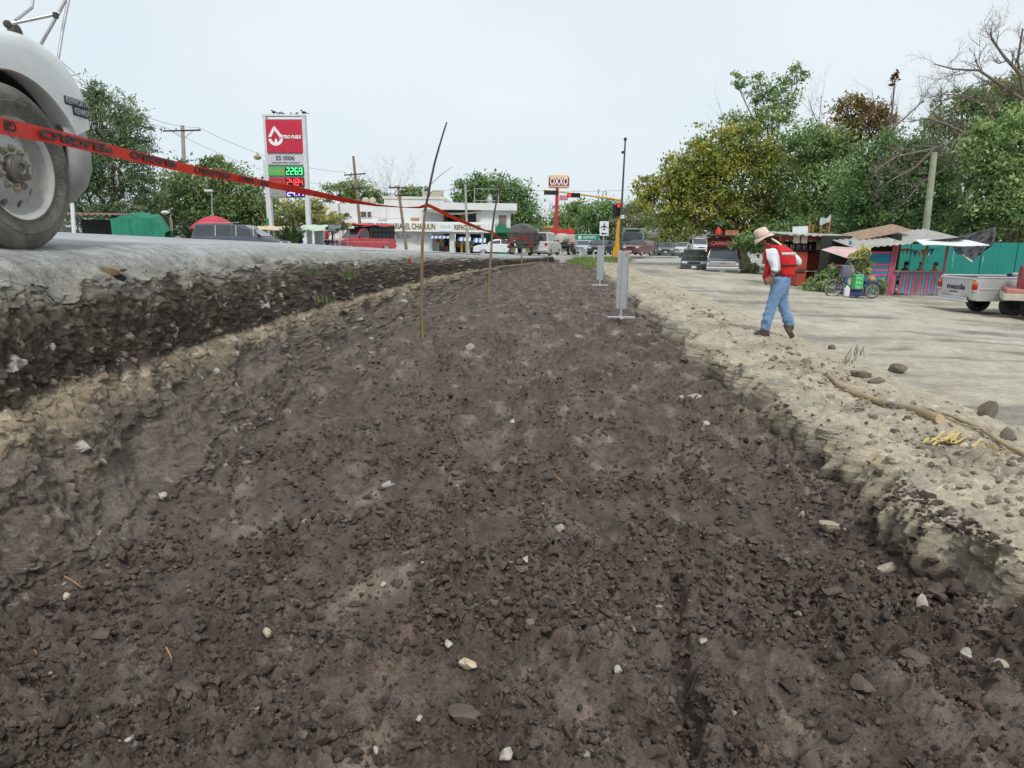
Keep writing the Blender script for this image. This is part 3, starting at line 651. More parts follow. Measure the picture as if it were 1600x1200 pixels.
# ================================================================== WHITE TRUCK ON THE ROAD (only its front corner is in view)
def semi_truck():
    WY, WX, RZ, R0 = 4.44, -3.1, 1.645, .51
    t = empty("truck", (WX, WY, RZ), 0, "white long-nosed truck standing on the asphalt, big dusty front wheel in view", "truck")
    t.rotation_euler = (0, 0, -R(1.0))
    wp = mat("truck_white", (.70, .72, .71), .38, .06, 2.2, coat=.2, dirt=.6, dirtc=(.42, .40, .35), spec=.5)
    dk = mat("wheel_arch_black", (.020, .020, .020), .9, .3, 12, dirt=.35, dirtc=(.07, .065, .055))
    tyre = mat("truck_tyre", (.11, .105, .092), .92, .25, 5, bump=.45, bscale=50, dirt=.95, dirtc=(.27, .245, .20))
    rimm = mat("truck_rim", (.52, .52, .50), .62, .14, 4, metal=.1, dirt=.85, dirtc=(.34, .31, .26), spec=.25); nut = mat("rusty_nut", (.36, .31, .22), .75, .25, 20, dirt=.5)
    # front wheel: outer face of the tyre at x = 0, local z = 0 is the road
    def frontwheel(x0, sd):
        b = MB(); P = [(.300, -.02), (.315, .0), (.34, -.004), (.37, .012), (.40, .016), (.405, .012), (.43, .014), (.455, .004), (.48, -.012), (.500, -.035), (R0, -.065), (R0, -.10), (R0-.012, -.104), (R0-.012, -.114), (R0, -.118), (R0, -.19), (R0-.012, -.194), (R0-.012, -.204), (R0, -.21), (R0, -.24), (.49, -.27), (.42, -.30), (.30, -.28)]
        b.lathe([(r, x0+sd*(hh)) for r, hh in P], (0, 0, R0), 'X', 72, True); w = b.build("wheel", tyre, t, 40)
        # rim disc with ten hand holes
        q = MB(); r_in, r_out, rh, rc = .150, .275, .026, .222
        def dish(r): return x0+sd*float(np.interp(r, [.05, .12, .15, .19, .25, .275], [-.052, -.050, -.050, -.068, -.105, -.110]))
        for k in range(10):
            a0 = 2*math.pi*k/10; hw = math.pi/10; N = 24; outer = []; hole = []
            per = [(r_in, -hw+2*hw*i/5) for i in range(5)]+[(r_in+(r_out-r_in)*i/7, hw) for i in range(7)]+[(r_out, hw-2*hw*i/5) for i in range(5)]+[(r_out-(r_out-r_in)*i/7, -hw) for i in range(7)]
            for (r, a) in per: outer.append((dish(r), r*math.cos(a0+a), R0+r*math.sin(a0+a)))
            cc = (rc*math.cos(a0), R0+rc*math.sin(a0))
            for (r, a) in per:
                y, z = r*math.cos(a0+a)-cc[0], R0+r*math.sin(a0+a)-cc[1]; an = math.atan2(z, y)
                py, pz = cc[0]+rh*math.cos(an), cc[1]+rh*math.sin(an); hole.append((dish(math.hypot(py, pz-R0)), py, pz))
            back = [(x-sd*.05, y, z) for (x, y, z) in hole]
            q.loft([outer, hole, back], cap=False)
        q.lathe([(.275, dish(.275)), (.283, dish(.275)+sd*.01), (.285, x0-sd*.03), (.305, x0-sd*.010), (.312, x0-sd*.004), (.313, x0-sd*.02)], (0, 0, R0), 'X', 60)
        q.lathe([(.150, dish(.15)), (.085, dish(.12))], (0, 0, R0), 'X', 40)
        q.build("rim", rimm, w, 40)
        part("brake_drum", dk, w, lambda q: q.lathe([(.27, x0-sd*.16), (.001, x0-sd*.16)], (0, 0, R0), 'X', 30))
        part("hub", mat("greasy_hub", (.20, .19, .175), .5, .25, 14, metal=.4, dirt=.6, dirtc=(.10, .09, .07)), w, lambda q: q.lathe([(.088, x0-sd*.055), (.088, x0-sd*.02), (.082, x0-sd*.008), (.070, x0-sd*.006), (.066, x0-sd*.002), (.060, x0+sd*.002), (.035, x0+sd*.004), (.03, x0-sd*.004), (.001, x0-sd*.004)], (0, 0, R0), 'X', 28), 35)
        for k in range(10):
            a = 2*math.pi*(k+.5)/10; y, z = .122*math.cos(a), R0+.122*math.sin(a); b = MB()
            b.lathe([(.001, x0-sd*.018), (.011, x0-sd*.019), (.0145, x0-sd*.024), (.0165, x0-sd*.036), (.024, x0-sd*.038), (.025, x0-sd*.05)], (0, y, z), 'X', 6); b.build("lug_nut", nut, w, 40)
    frontwheel(0., 1); frontwheel(-2.10, -1)
    # fender: swept round the wheel, crown folding inward; flat skirt at the front
    b = MB(); secs = []; zc = R0; XF = -.10
    for k in range(41):
        th = R(208) + (R(22)-R(208))*k/40
        rl = float(np.interp(math.degrees(th), [22, 30, 54, 85, 150, 208], [.80, .78, .70, .59, .64, .70])); ro = float(np.interp(math.degrees(th), [22, 35, 46, 61, 82, 140, 208], [1.08, 1.15, 1.13, 1.02, .86, .86, .98]))
        prof = [(rl-.015, XF-.30), (rl, XF-.02), (rl+.012, XF), (rl+.05, XF-.002), ((rl+ro)/2+.03, XF-.006), (ro-.06, XF-.018), (ro-.018, XF-.05), (ro, XF-.13), (ro+.012, XF-.52), (ro+.005, XF-.62), (rl-.015, XF-.62)]
        secs.append([(x, r*math.cos(th), zc+r*math.sin(th)) for r, x in prof])
    b.loft(secs); b.build("fender", wp, t, 50)
    part("wheel_well", dk, t, lambda q: q.loft([[(x, (.60+e)*math.cos(R(205-k*6.2)), zc+(.60+e)*math.sin(R(205-k*6.2))) for x, e in ((XF-.01, .0), (XF-.02, .02), (XF-.9, .02), (XF-.9, .0))] for k in range(31)]), 60)
    part("inner_wall", dk, t, lambda q: q.box((-.96, 0, .72), (.06, 1.6, .95)))
    # hood, radiator shell, cab
    def hoodsec(y, w, zt, zl=.95):
        return [(-1.05+s_*a*w, y, z) for s_, pts in ((1, [(1, zl), (1, zt-.22), (.93, zt-.08), (.75, zt)]), (-1, [(.75, zt), (.93, zt-.08), (1, zt-.22), (1, zl)])) for a, z in pts]
    b = MB(); b.loft([hoodsec(-1.75, .86, 2.02), hoodsec(-.6, .70, 1.86), hoodsec(.35, .58, 1.62), hoodsec(.80, .53, 1.50), hoodsec(.88, .49, 1.4)]); b.build("hood", wp, t, 40)
    part("grille", M["chrome"], t, lambda q: [q.bbox((-1.05, .90, 1.08), (.86, .05, .80), .02)]+[q.box((-1.05, .935, .72+i*.07), (.78, .02, .02)) for i in range(11)])
    lamp = part("headlight", M["dark"], t, lambda q: [q.lathe([(.001, .80), (.11, .80), (.13, .77), (.125, .62), (.08, .5), (.001, .46)], (-.62, 0, 1.02), 'Y', 18)], 40)
    part("cab", wp, t, lambda q: q.loft([[(-1.05+s_*x, y, z) for s_, x, z in ((-1, 1.0, .75), (-1, 1.02, 1.9), (-1, .92, 2.75), (1, .92, 2.75), (1, 1.02, 1.9), (1, 1.0, .75))] for y in (-3.6, -1.75)]), 40)
    part("windshield", M["glass"], t, lambda q: q.box((-1.05, -1.74, 2.3), (1.7, .05, .7)))
    part("side_window", M["glass"], t, lambda q: q.box((-.07, -2.3, 2.25), (.06, .7, .55)))
    part("fuel_tank", M["chrome"], t, lambda q: q.lathe([(.001, -3.3), (.3, -3.3), (.32, -3.25), (.32, -2.1), (.3, -2.05), (.001, -2.05)], (-.35, 0, .75), 'Y', 24), 40)
    part("chassis", dk, t, lambda q: [q.box((-.65, -3.2, .85), (.1, 7.4, .25)), q.box((-1.45, -3.2, .85), (.1, 7.4, .25)), q.box((-1.05, 0, .5), (1.9, .12, .12))])
    for yy in (-5.2, -6.5):
        for xx in (-.02, -1.8): wheel(t, xx-.14, yy, .51, .28, 1 if xx > -1 else -1)
    part("cargo_box", wp, t, lambda q: q.bbox((-1.05, -6.2, 2.2), (2.3, 4.4, 2.4), .03))
    # bumper wrapping round the front corner
    dusty = mat("dusty_bumper", (.40, .40, .39), .6, .12, 6, metal=.35, dirt=.8, dirtc=(.34, .32, .29))
    plan = [(-.11, .66), (-.09, .78), (-.10, .90), (-.18, 1.0), (-.40, 1.07), (-1.05, 1.10), (-1.70, 1.07), (-1.92, 1.0), (-1.99, .90), (-2.0, .75)]
    b = MB(); rows = []
    for z, k in ((.29, -.42), (.36, -.22), (.46, -.08), (.58, -.01), (.76, 0), (.86, -.04), (.88, -.12)): rows.append([(-1.05+(x+1.05)*(1+k*.6), .70+(y-.70)*(1+k*1.2), z) for x, y in plan])
    b.loft(rows, closed=False, cap=False); bo = b.build("bumper", dusty, t, 45); sm = bo.modifiers.new("shell", 'SOLIDIFY'); sm.thickness = .025
    part("marker_light", mat("dull_red_reflector", (.30, .05, .04), .5, .2), t, lambda q: q.bbox((-.13, .735, .66), (.04, .03, .09), .01))
    # maker's badge on the fender side: two lines, raised on a dark backing
    bd = mat("badge_dark", (.03, .035, .05), .4, .1); bl = mat("badge_metal", (.5, .52, .55), .3, .1, metal=.7)
    part("badge", bd, t, lambda q: [q.bbox((XF-.022, .79, 1.045), (.05, .26, .058), .004), q.bbox((XF-.020, .835, .985), (.05, .185, .058), .004)])
    for s_, y, z, wd in (("KENWORTH", .79, 1.045, .245), ("KENMEX", .835, .985, .165)):
        text(s_, .058, bl, t, (XF+.006, y, z), (R(90), 0, R(90)), "badge_lettering", width=wd, bold=.001, extrude=.002)
    # hood mirror on its tripod of bars
    br = mat("mirror_bar", (.52, .53, .53), .4, .12, 9, metal=.7, dirt=.4)
    def loc(px, py, Y): return t.matrix_world.inverted() @ at(px, py, Y)
    bpy.context.view_layer.update()
    def locx(px, py, X): d = ray(px, py); k_ = X/d.x; return t.matrix_world.inverted() @ Vector((X, d.y*k_, CAM_Z+d.z*k_))
    A = locx(57, 82, -3.46); B = locx(90, 98, -3.32); T = locx(106, -6, -3.25); K = locx(12, 38, -3.52); J = locx(93, 21, -3.28)
    part("mirror_bar", br, t, lambda q: q.tube([A, T], .011, 8)); part("mirror_bar", br, t, lambda q: q.tube([B, B.lerp(T, .5), T+Vector((.01, 0, 0))], .010, 8))
    part("mirror_bar", br, t, lambda q: q.tube([K, J], .012, 8)); e1 = locx(24, 32, -3.48); e2 = locx(50, 12, -3.45); e3 = locx(52, -6, -3.45)
    part("mirror_bar", br, t, lambda q: q.tube([e1, e2, e3], .010, 8))
    for p in (A, B): part("mirror_foot", M["black"], t, lambda q: q.bbox(p, (.04, .04, .03), .008))
    part("mirror_foot", M["rubber"], t, lambda q: q.ball(K, .028, 8, 6), 60)
    part("clamp", M["dark"], t, lambda q: q.bbox(locx(87, 24, -3.29), (.03, .03, .04), .006))
    part("hood_mirror", M["chrome"], t, lambda q: q.ball(T+Vector((0, -.02, .10)), (.10, .035, .11), 14, 10), 60)
    part("hood_mirror", M["black"], t, lambda q: q.ball(e3+Vector((-.07, 0, .025)), (.09, .04, .035), 14, 10), 60)
    part("air_horn", M["dark"], t, lambda q: q.ball(locx(24, 55, -3.62), (.045, .06, .085), 12, 8), 60)
    return t
semi_truck()

# ================================================================== PEOPLE
def skin_mesh(name, joints, bones, mtl, parent, sub=2, root=0):
    """one continuous surface grown round a skeleton: joints name -> (pos, (rx, ry))"""
    names = list(joints); idx = {n: i for i, n in enumerate(names)}
    me = bpy.data.meshes.new(name); me.from_pydata([joints[n][0] for n in names], [(idx[a], idx[b]) for a, b in bones], [])
    o = bpy.data.objects.new(name, me); col.objects.link(o); sk = o.modifiers.new("skin", 'SKIN'); sk.use_smooth_shade = True
    for i, n in enumerate(names):
        r = joints[n][1]; r = r if isinstance(r, tuple) else (r, r); d = me.skin_vertices[0].data[i]; d.radius = r; d.use_root = (i == root)
    sb = o.modifiers.new("sub", 'SUBSURF'); sb.levels = sub; sb.render_levels = sub
    dg = bpy.context.evaluated_depsgraph_get(); m2 = bpy.data.meshes.new_from_object(o.evaluated_get(dg)); bpy.data.objects.remove(o); bpy.data.meshes.remove(me)
    m2.materials.clear(); return link_mesh(name, m2, mtl, parent, 180)
def ring(c, rx, ry, n=16, tilt=0., yaw=0., p=2.0):
    out = []
    for k in range(n):
        a = 2*math.pi*k/n; ca, sa = math.cos(a), math.sin(a)
        x = rx*math.copysign(abs(ca)**(2/p), ca); y = ry*math.copysign(abs(sa)**(2/p), sa)
        v = Matrix.Rotation(yaw, 3, 'Z') @ Matrix.Rotation(tilt, 3, 'Y') @ Vector((x, y, 0)); out.append(Vector(c)+v)
    return out
def hand(b, wrist, d, up, side, s=1., curl=.5):
    """palm, four bent fingers of unequal length and a thumb leaving the side of the palm"""
    d = Vector(d).normalized(); up = Vector(up); up = (up-d*up.dot(d)).normalized(); lat = d.cross(up)*side; w = Vector(wrist)
    b.loft([[w+d*t*s+lat*x*s+up*z*s for x, z in ((-wd, -.010), (wd, -.012), (wd, .010), (-wd, .012))] for t, wd in ((-.01, .022), (.02, .032), (.06, .040), (.095, .038))])
    for k, (off, ln) in enumerate(((-.029, .062), (-.010, .074), (.010, .070), (.029, .054))):
        p0 = w+(d*.085+lat*off)*s; p1 = p0+(d*ln*.42+up*-.01*curl)*s; p2 = p1+(d*ln*.32*(1-curl*.5)-up*ln*.30*curl)*s; p3 = p2+(d*ln*.2*(1-curl)-up*ln*.28*curl)*s
        b.tube([p0, p1, p2, p3], [.0095*s, .009*s, .0085*s, .007*s], 6)
    p0 = w+(d*.025-lat*.032)*s; b.tube([p0, p0+(d*.028-lat*.026)*s, p0+(d*.058-lat*.030-up*.008)*s], [.012*s, .0105*s, .008*s], 6)
CL = dict(shirt=mat("white_shirt", (.74, .76, .80), .85, .06, 9, bump=.5, bscale=14), vest=mat("red_vest", (.62, .018, .018), .7, .14, 9, bump=.4, bscale=20), jeans=mat("blue_denim", (.20, .32, .50), .9, .26, 7, bump=.5, bscale=18, c2=(.12, .21, .36)),
          boot=mat("brown_boot", (.075, .055, .042), .8, .3, 10, dirt=.5, dirtc=(.20, .16, .12)), straw=mat("straw_hat", (.78, .62, .50), .85, .12, 30, bump=.4, bscale=90), silver=mat("reflective_band", (.62, .62, .60), .4, .08, 20), strap=mat("black_webbing", (.02, .02, .022), .7, .2))
def worker():
    c = at(1212, 525, 10.45); t = empty("person", (c.x, c.y, c.z), 0, "man in straw hat and red vest with jeans walking along the bank", "person")
    # x = image right, y = away, z = up; figure walks to the left and a little away, head bowed
    J = {"pelvis": ((.03, 0, .84), (.11, .10)), "waist": ((.025, 0, .97), (.135, .11)), "chest": ((.03, .0, 1.16), (.165, .13)), "collar": ((-.02, .0, 1.305), (.10, .085)), "neck": ((-.105, -.005, 1.375), (.058, .055)), "skull": ((-.185, -.01, 1.455), (.085, .078)), "jaw": ((-.245, -.012, 1.40), (.052, .052)),
         "hipl": ((-.02, -.085, .80), .075), "kneel": ((-.125, -.075, .45), .055), "anklel": ((-.20, -.07, .11), .046), "toel": ((-.27, -.075, .035), .03),
         "hipr": ((.075, .085, .80), .075), "kneer": ((.12, .09, .45), .055), "ankler": ((.255, .085, .14), .046), "toer": ((.22, .08, .06), .03),
         "shl": ((-.115, -.15, 1.285), .055), "ell": ((-.13, -.225, 1.03), .042), "wrl": ((-.175, -.20, .91), .033),
         "shr": ((.10, .15, 1.30), .068), "elr": ((.37, .10, 1.15), .05), "wrr": ((.24, .17, .98), .033)}
    B = [("pelvis", "waist"), ("waist", "chest"), ("chest", "collar"), ("collar", "neck"), ("neck", "skull"), ("skull", "jaw"), ("pelvis", "hipl"), ("hipl", "kneel"), ("kneel", "anklel"), ("anklel", "toel"), ("pelvis", "hipr"), ("hipr", "kneer"), ("kneer", "ankler"), ("ankler", "toer"),
         ("collar", "shl"), ("shl", "ell"), ("ell", "wrl"), ("collar", "shr"), ("shr", "elr"), ("elr", "wrr")]
    skin_mesh("body", J, B, M["skin"], t)
    b = MB(); hand(b, (-.175, -.20, .91), (-.35, .15, -.35), (-.6, -.7, .2), 1, 1.05, .6); hand(b, (.24, .17, .98), (-.6, -.1, -.5), (.2, .9, .2), -1, 1.05, .6); b.build("hands", M["skin"], t, 60)
    b = MB(); b.ball((-.285, -.012, 1.425), (.022, .014, .020), 8, 6); b.ball((-.20, -.088, 1.43), (.018, .012, .03), 8, 6); b.ball((-.20, .066, 1.43), (.018, .012, .03), 8, 6)
    b.ball((-.278, -.012, 1.392), (.012, .024, .008), 8, 5); b.build("face", M["skin"], t, 60)
    b = MB()
    for y in (-.042, .02): b.ball((-.262, y, 1.455), (.010, .013, .008), 8, 5)
    b.ball((-.15, -.012, 1.46), (.078, .086, .075), 12, 8); b.build("hair", M["hair"], t, 60)
    # jeans: one garment, pelvis and two legs, cuffs break on the boots
    Jj = {"w": ((.05, 0, .965), (.21, .175)), "p": ((.05, 0, .85), (.225, .19)), "hl": ((-.015, -.085, .79), (.13, .12)), "ml": ((-.07, -.083, .62), (.098, .094)), "kl": ((-.125, -.075, .45), (.086, .082)), "sl": ((-.165, -.073, .28), (.084, .078)), "cl": ((-.205, -.07, .075), (.085, .075)),
          "hr": ((.09, .085, .79), (.13, .12)), "mr": ((.10, .09, .62), (.098, .094)), "kr": ((.125, .09, .46), (.086, .082)), "sr": ((.19, .088, .30), (.082, .076)), "cr": ((.255, .085, .145), (.082, .072))}
    jn = skin_mesh("jeans", Jj, [("w", "p"), ("p", "hl"), ("hl", "ml"), ("ml", "kl"), ("kl", "sl"), ("sl", "cl"), ("p", "hr"), ("hr", "mr"), ("mr", "kr"), ("kr", "sr"), ("sr", "cr")], CL["jeans"], t)
    rn = random.Random(3)
    me = jn.data; n = len(me.vertices); co = np.empty(n*3, np.float32); me.vertices.foreach_get("co", co); co = co.reshape(-1, 3)
    k = .020*fbm(co[:, 0]*9+co[:, 2]*4, co[:, 2]*17+co[:, 1]*8, 71, 2)*(1+.8*(co[:, 2] < .3)); co[:, 0] += k; co[:, 1] += k*.6; me.vertices.foreach_set("co", co.ravel()); me.update()
    part("back_pocket", CL["jeans"], t, lambda q: q.bbox((.02, -.155, .84), (.11, .02, .12), .008))
    # boots
    b = MB(); b.loft([ring((-.19, -.07, .13), .055, .05), ring((-.21, -.07, .07), .085, .05), ring((-.22, -.072, .02), .10, .048), ring((-.22, -.072, .0), .10, .048)]); b.ball((-.30, -.074, .035), (.06, .05, .045), 12, 6); b.build("boot", CL["boot"], t, 60)
    b = MB(); sole = Matrix.Rotation(R(58), 3, 'Y')
    b.loft([[Vector((.235, .083, .075)) + sole @ Vector((x, y, z)) for x, y in ((.13*cs, .043*sn) for cs, sn in ((math.cos(q*.3927), math.sin(q*.3927)) for q in range(16)))] for z in (-.035, -.02, .0, .03)])
    b.ball((.26, .083, .13), (.05, .045, .06), 12, 6); b.build("boot", CL["boot"], t, 60)
    # shirt: trunk and two rolled sleeves; vest over it
    Js = {"b": ((.03, 0, .94), (.150, .125)), "w": ((.03, 0, 1.0), (.155, .13)), "c": ((.035, .0, 1.17), (.178, .142)), "k": ((-.015, 0, 1.30), (.115, .10)), "n": ((-.075, -.003, 1.35), (.060, .064)),
          "sl": ((-.115, -.15, 1.27), (.08, .08)), "al": ((-.135, -.19, 1.15), (.072, .074)), "el": ((-.13, -.225, 1.03), (.060, .07)), "fl": ((-.145, -.22, .99), (.062, .062)), "sr": ((.10, .15, 1.29), (.092, .09)), "ar": ((.25, .12, 1.225), (.090, .086)), "er": ((.37, .10, 1.15), (.080, .077)), "fr": ((.33, .12, 1.08), (.07, .066))}
    sh = skin_mesh("shirt", Js, [("b", "w"), ("w", "c"), ("c", "k"), ("k", "n"), ("k", "sl"), ("sl", "al"), ("al", "el"), ("el", "fl"), ("k", "sr"), ("sr", "ar"), ("ar", "er"), ("er", "fr")], CL["shirt"], t, 2, 2)
    me = sh.data; n = len(me.vertices); co = np.empty(n*3, np.float32); me.vertices.foreach_get("co", co); co = co.reshape(-1, 3)
    k = .016*fbm(co[:, 0]*13+co[:, 1]*9, co[:, 2]*13, 72, 2); co[:, 0] += k; co[:, 1] += k; me.vertices.foreach_set("co", co.ravel()); me.update()
    yw = R(38)      # the back of the vest turns towards the camera
    b = MB(); v = [ring((cx-.01, -.015, z), rx*1.06, ry*1.08, 24, 0, yw*.0, 2.4) for z, rx, ry, cx in ((.92, .152, .136, .045), (.97, .162, .145, .048), (1.08, .186, .160, .05), (1.19, .195, .170, .045), (1.28, .180, .165, .03), (1.335, .135, .14, .0), (1.37, .09, .095, -.035))]
    # open the left front: drop the faces on the left where shirt and arm show
    n = 24; vs = [p for q in v for p in q]; fs = []
    for i in range(len(v)-1):
        for k in range(n):
            if i < 5 and k in (13, 14, 15, 16): continue
            k2 = (k+1) % n; fs.append((i*n+k, i*n+k2, (i+1)*n+k2, (i+1)*n+k))
    b.add(vs, fs); vo = b.build("vest", CL["vest"], t, 60); so = vo.modifiers.new("thick", 'SOLIDIFY'); so.thickness = .022; so.offset = 1
    part("vest_front_flap", CL["vest"], t, lambda q: q.loft([[Vector((x, y, z)) for x, y in ((-.20+dx, -.10), (-.22+dx, .02), (-.16+dx, .10), (-.14+dx, -.09))] for z, dx in ((.80, .02), (.90, -.02), (1.02, .02), (1.16, .05))]), 60)
    def band(z, h, rx, ry, k0, k1, m, nm):
        q = MB(); ro = [[Vector((.038+rx*1.18*math.cos(a), -.015+ry*1.22*math.sin(a), zz)) for a in (2*math.pi*(k0+(k1-k0)*i/16)/24 for i in range(17))] for zz in (z, z+h)]
        q.loft(ro, closed=False, cap=False); o = q.build(nm, m, t, 60); so = o.modifiers.new("thick", 'SOLIDIFY'); so.thickness = .012; so.offset = 1
    band(1.235, .04, .186, .162, 17.2, 25, CL["silver"], "reflective_band"); band(1.075, .02, .194, .166, 17, 26, CL["strap"], "waist_strap")
    part("belt_strap", CL["strap"], t, lambda q: q.tube([(-.16, -.08, .915), (-.08, -.165, .935), (.0, -.175, .965)], .014, 6))
    # hat: crown, wide brim, flap down the nape
    H = MB(); ax = Matrix.Rotation(R(-24), 3, 'Y'); hc = Vector((-.185, -.010, 1.49))
    def hr(r, z, sx=1.12, wob=0.): return [hc + ax @ Vector((r*sx*math.cos(a), r*math.sin(a), z+wob*math.cos(2*a))) for a in (2*math.pi*k/28 for k in range(28))]
    H.loft([hr(.160, -.012, 1.02, -.02), hr(.13, .012, 1.08), hr(.102, .02), hr(.099, .07), hr(.090, .118), hr(.07, .136), hr(.03, .128)]); ho = H.build("hat", CL["straw"], t, 60)
    part("hat_band", mat("hat_band_pink", (.62, .40, .32), .8, .1), t, lambda q: q.loft([hr(.105, .022), hr(.103, .048), hr(.094, .048), hr(.094, .022)]), 60)
    part("neck_flap", CL["straw"], t, lambda q: q.loft([[Vector((-.11, -.12, 1.475)), Vector((-.06, .0, 1.49)), Vector((-.10, .12, 1.475))], [Vector((-.02, -.15, 1.405)), Vector((.04, .0, 1.43)), Vector((-.02, .14, 1.41))], [Vector((.06, -.15, 1.34)), Vector((.12, .0, 1.37)), Vector((.06, .13, 1.345))]], closed=False, cap=False), 60).modifiers.new("thick", 'SOLIDIFY').thickness = .01
    bpy.context.view_layer.update()
    for ch in t.children:                    # he leans forward as he walks
        me = ch.data; n = len(me.vertices); co = np.empty(n*3, np.float32); me.vertices.foreach_get("co", co); co = co.reshape(-1, 3); co[:, 0] -= .035*np.clip(co[:, 2]/.85, 0, 1)+.16*np.clip(co[:, 2]-.85, 0, 1); me.vertices.foreach_set("co", co.ravel()); me.update()
    return t
worker()
def bystander(label, loc, rz, top, low, h=1.68, seated=False):
    """small distant figure: one body, clothes as shells"""
    t = empty("person", loc, rz, label, "person"); s = h/1.7
    dz = -.42 if seated else 0
    hp = .88+dz
    J = {"p": ((0, 0, hp), (.14*s, .10*s)), "c": ((0, 0, hp+.36), (.16*s, .11*s)), "k": ((0, 0, hp+.52), (.09, .07)), "n": ((0, .01, hp+.58), .052), "h": ((0, .015, hp+.70), (.075, .09)), "t": ((0, .01, hp+.77), (.06, .07)),
         "sl": ((-.18, 0, hp+.50), .06), "el": ((-.24, .04, hp+.22), .045), "wl": ((-.17, .22, hp+.12), .035), "sr": ((.18, 0, hp+.50), .06), "er": ((.24, .04, hp+.22), .045), "wr": ((.15, .24, hp+.14), .035)}
    legs = {"hl": ((-.09, 0, hp-.05), .09), "hr": ((.09, 0, hp-.05), .09)}
    for k, x in (("l", -.1), ("r", .1)):
        if seated: legs["k"+k] = ((x, .42, .46), .07); legs["a"+k] = ((x, .44, .08), .05); legs["f"+k] = ((x, .56, .04), .04)
        else: legs["k"+k] = ((x, .02, .46), .066); legs["a"+k] = ((x, 0, .08), .048); legs["f"+k] = ((x, .13, .04), .04)
    J.update(legs)
    B = [("p", "c"), ("c", "k"), ("k", "n"), ("n", "h"), ("h", "t"), ("k", "sl"), ("sl", "el"), ("el", "wl"), ("k", "sr"), ("sr", "er"), ("er", "wr"), ("p", "hl"), ("hl", "kl"), ("kl", "al"), ("al", "fl"), ("p", "hr"), ("hr", "kr"), ("kr", "ar"), ("ar", "fr")]
    skin_mesh("body", J, B, M["skin"], t, 1)
    up = {k: (J[k][0], tuple(r+.018 for r in (J[k][1] if isinstance(J[k][1], tuple) else (J[k][1],)*2))) for k in ("p", "c", "k", "sl", "el", "sr", "er")}
    skin_mesh("shirt", up, [("p", "c"), ("c", "k"), ("k", "sl"), ("sl", "el"), ("k", "sr"), ("sr", "er")], top, t, 1)
    lo = {k: (J[k][0], tuple(r+.016 for r in (J[k][1] if isinstance(J[k][1], tuple) else (J[k][1],)*2))) for k in ("p", "hl", "kl", "al", "hr", "kr", "ar")}
    skin_mesh("trousers", lo, [("p", "hl"), ("hl", "kl"), ("kl", "al"), ("p", "hr"), ("hr", "kr"), ("kr", "ar")], low, t, 1)
    part("hair", M["hair"], t, lambda q: q.ball((0, -.02, hp+.75), (.088, .10, .09), 10, 7), 60)
    b = MB(); hand(b, J["wl"][0], (0.1, 1, -.2), (0, .2, 1), 1); hand(b, J["wr"][0], (-.1, 1, -.2), (0, .2, 1), -1); b.build("hands", M["skin"], t, 60)
    return t

# ================================================================== STICKS AND WARNING TAPE
bark = mat("stake_bark", (.30, .19, .11), .85, .25, 20, bump=.4, stretch=(1, 1, .15)); bark_dk = mat("stake_bark_dark", (.10, .075, .06), .85, .3, 20, bump=.4, stretch=(1, 1, .15))
def stake(label, pts, r0, r1, twigs=()):
    c = pts[0]; t = empty("stake", c, 0, label, "stake", "stakes holding the warning tape"); L_ = [Vector(p)-Vector(c) for p in pts]; n = len(L_); rs = [r0+(r1-r0)*i/(n-1) for i in range(n)]
    h = max(2, int(n*.55)); part("stick", bark, t, lambda q: q.tube(L_[:h+1], rs[:h+1], 8), 60); part("bark_tip", bark_dk, t, lambda q: q.tube(L_[h:], [x*1.03 for x in rs[h:]], 8), 60)
    for a, b_, r in twigs: part("twig", bark_dk, t, lambda q: q.tube([Vector(a)-Vector(c), (Vector(a)+Vector(b_))/2-Vector(c)+Vector((0, 0, .02)), Vector(b_)-Vector(c)], [r, r*.8, r*.5], 5))
    return t
S1 = onz(660, 528, .0).y
sp = [(660, 530), (659, 505), (658.5, 470), (659, 440), (659.5, 405), (660, 375), (662, 352), (664, 330), (668, 310), (673, 283), (679, 255), (686, 230), (692, 210), (698, 191)]
stake("tallest bent stake in the trench floor, tape knotted at its middle", [at(x, y, S1-.02*i) for i, (x, y) in enumerate(sp)], .034, .012, [(at(671, 290, S1), at(706, 261, S1-.1), .006), (at(659, 440, S1), at(654, 420, S1), .012)])
part("x", bark_dk, None, lambda q: q.ball(at(706, 261, S1-.1), .02, 6, 4)) if False else None
S2 = 19.; sp = [(763, 462), (764, 440), (766, 410), (768, 385), (769, 362), (772, 335), (777, 308), (782, 290), (789, 270)]
stake("thin leaning stake second along the left wall of the trench", [at(x, y, S2) for x, y in sp], .040, .014)
S3 = 28.; stake("short pale stake third along the left wall of the trench", [at(x, y, S3) for x, y in ((816, 436), (815.5, 420), (815, 395), (814.5, 372), (815, 362))], .032, .026)
S4 = 37.; stake("farthest small stake by the end of the left trench wall", [at(x, y, S4) for x, y in ((856, 420), (856, 408), (857, 396))], .03, .024)
tape_m = mat("red_tape", (.80, .030, .010), .5, .12, 3, spec=.25)
tape_k = mat("tape_print", (.015, .01, .01), .5, .1); tape_w = mat("tape_sheen", (.75, .45, .40), .4, .1, 4)
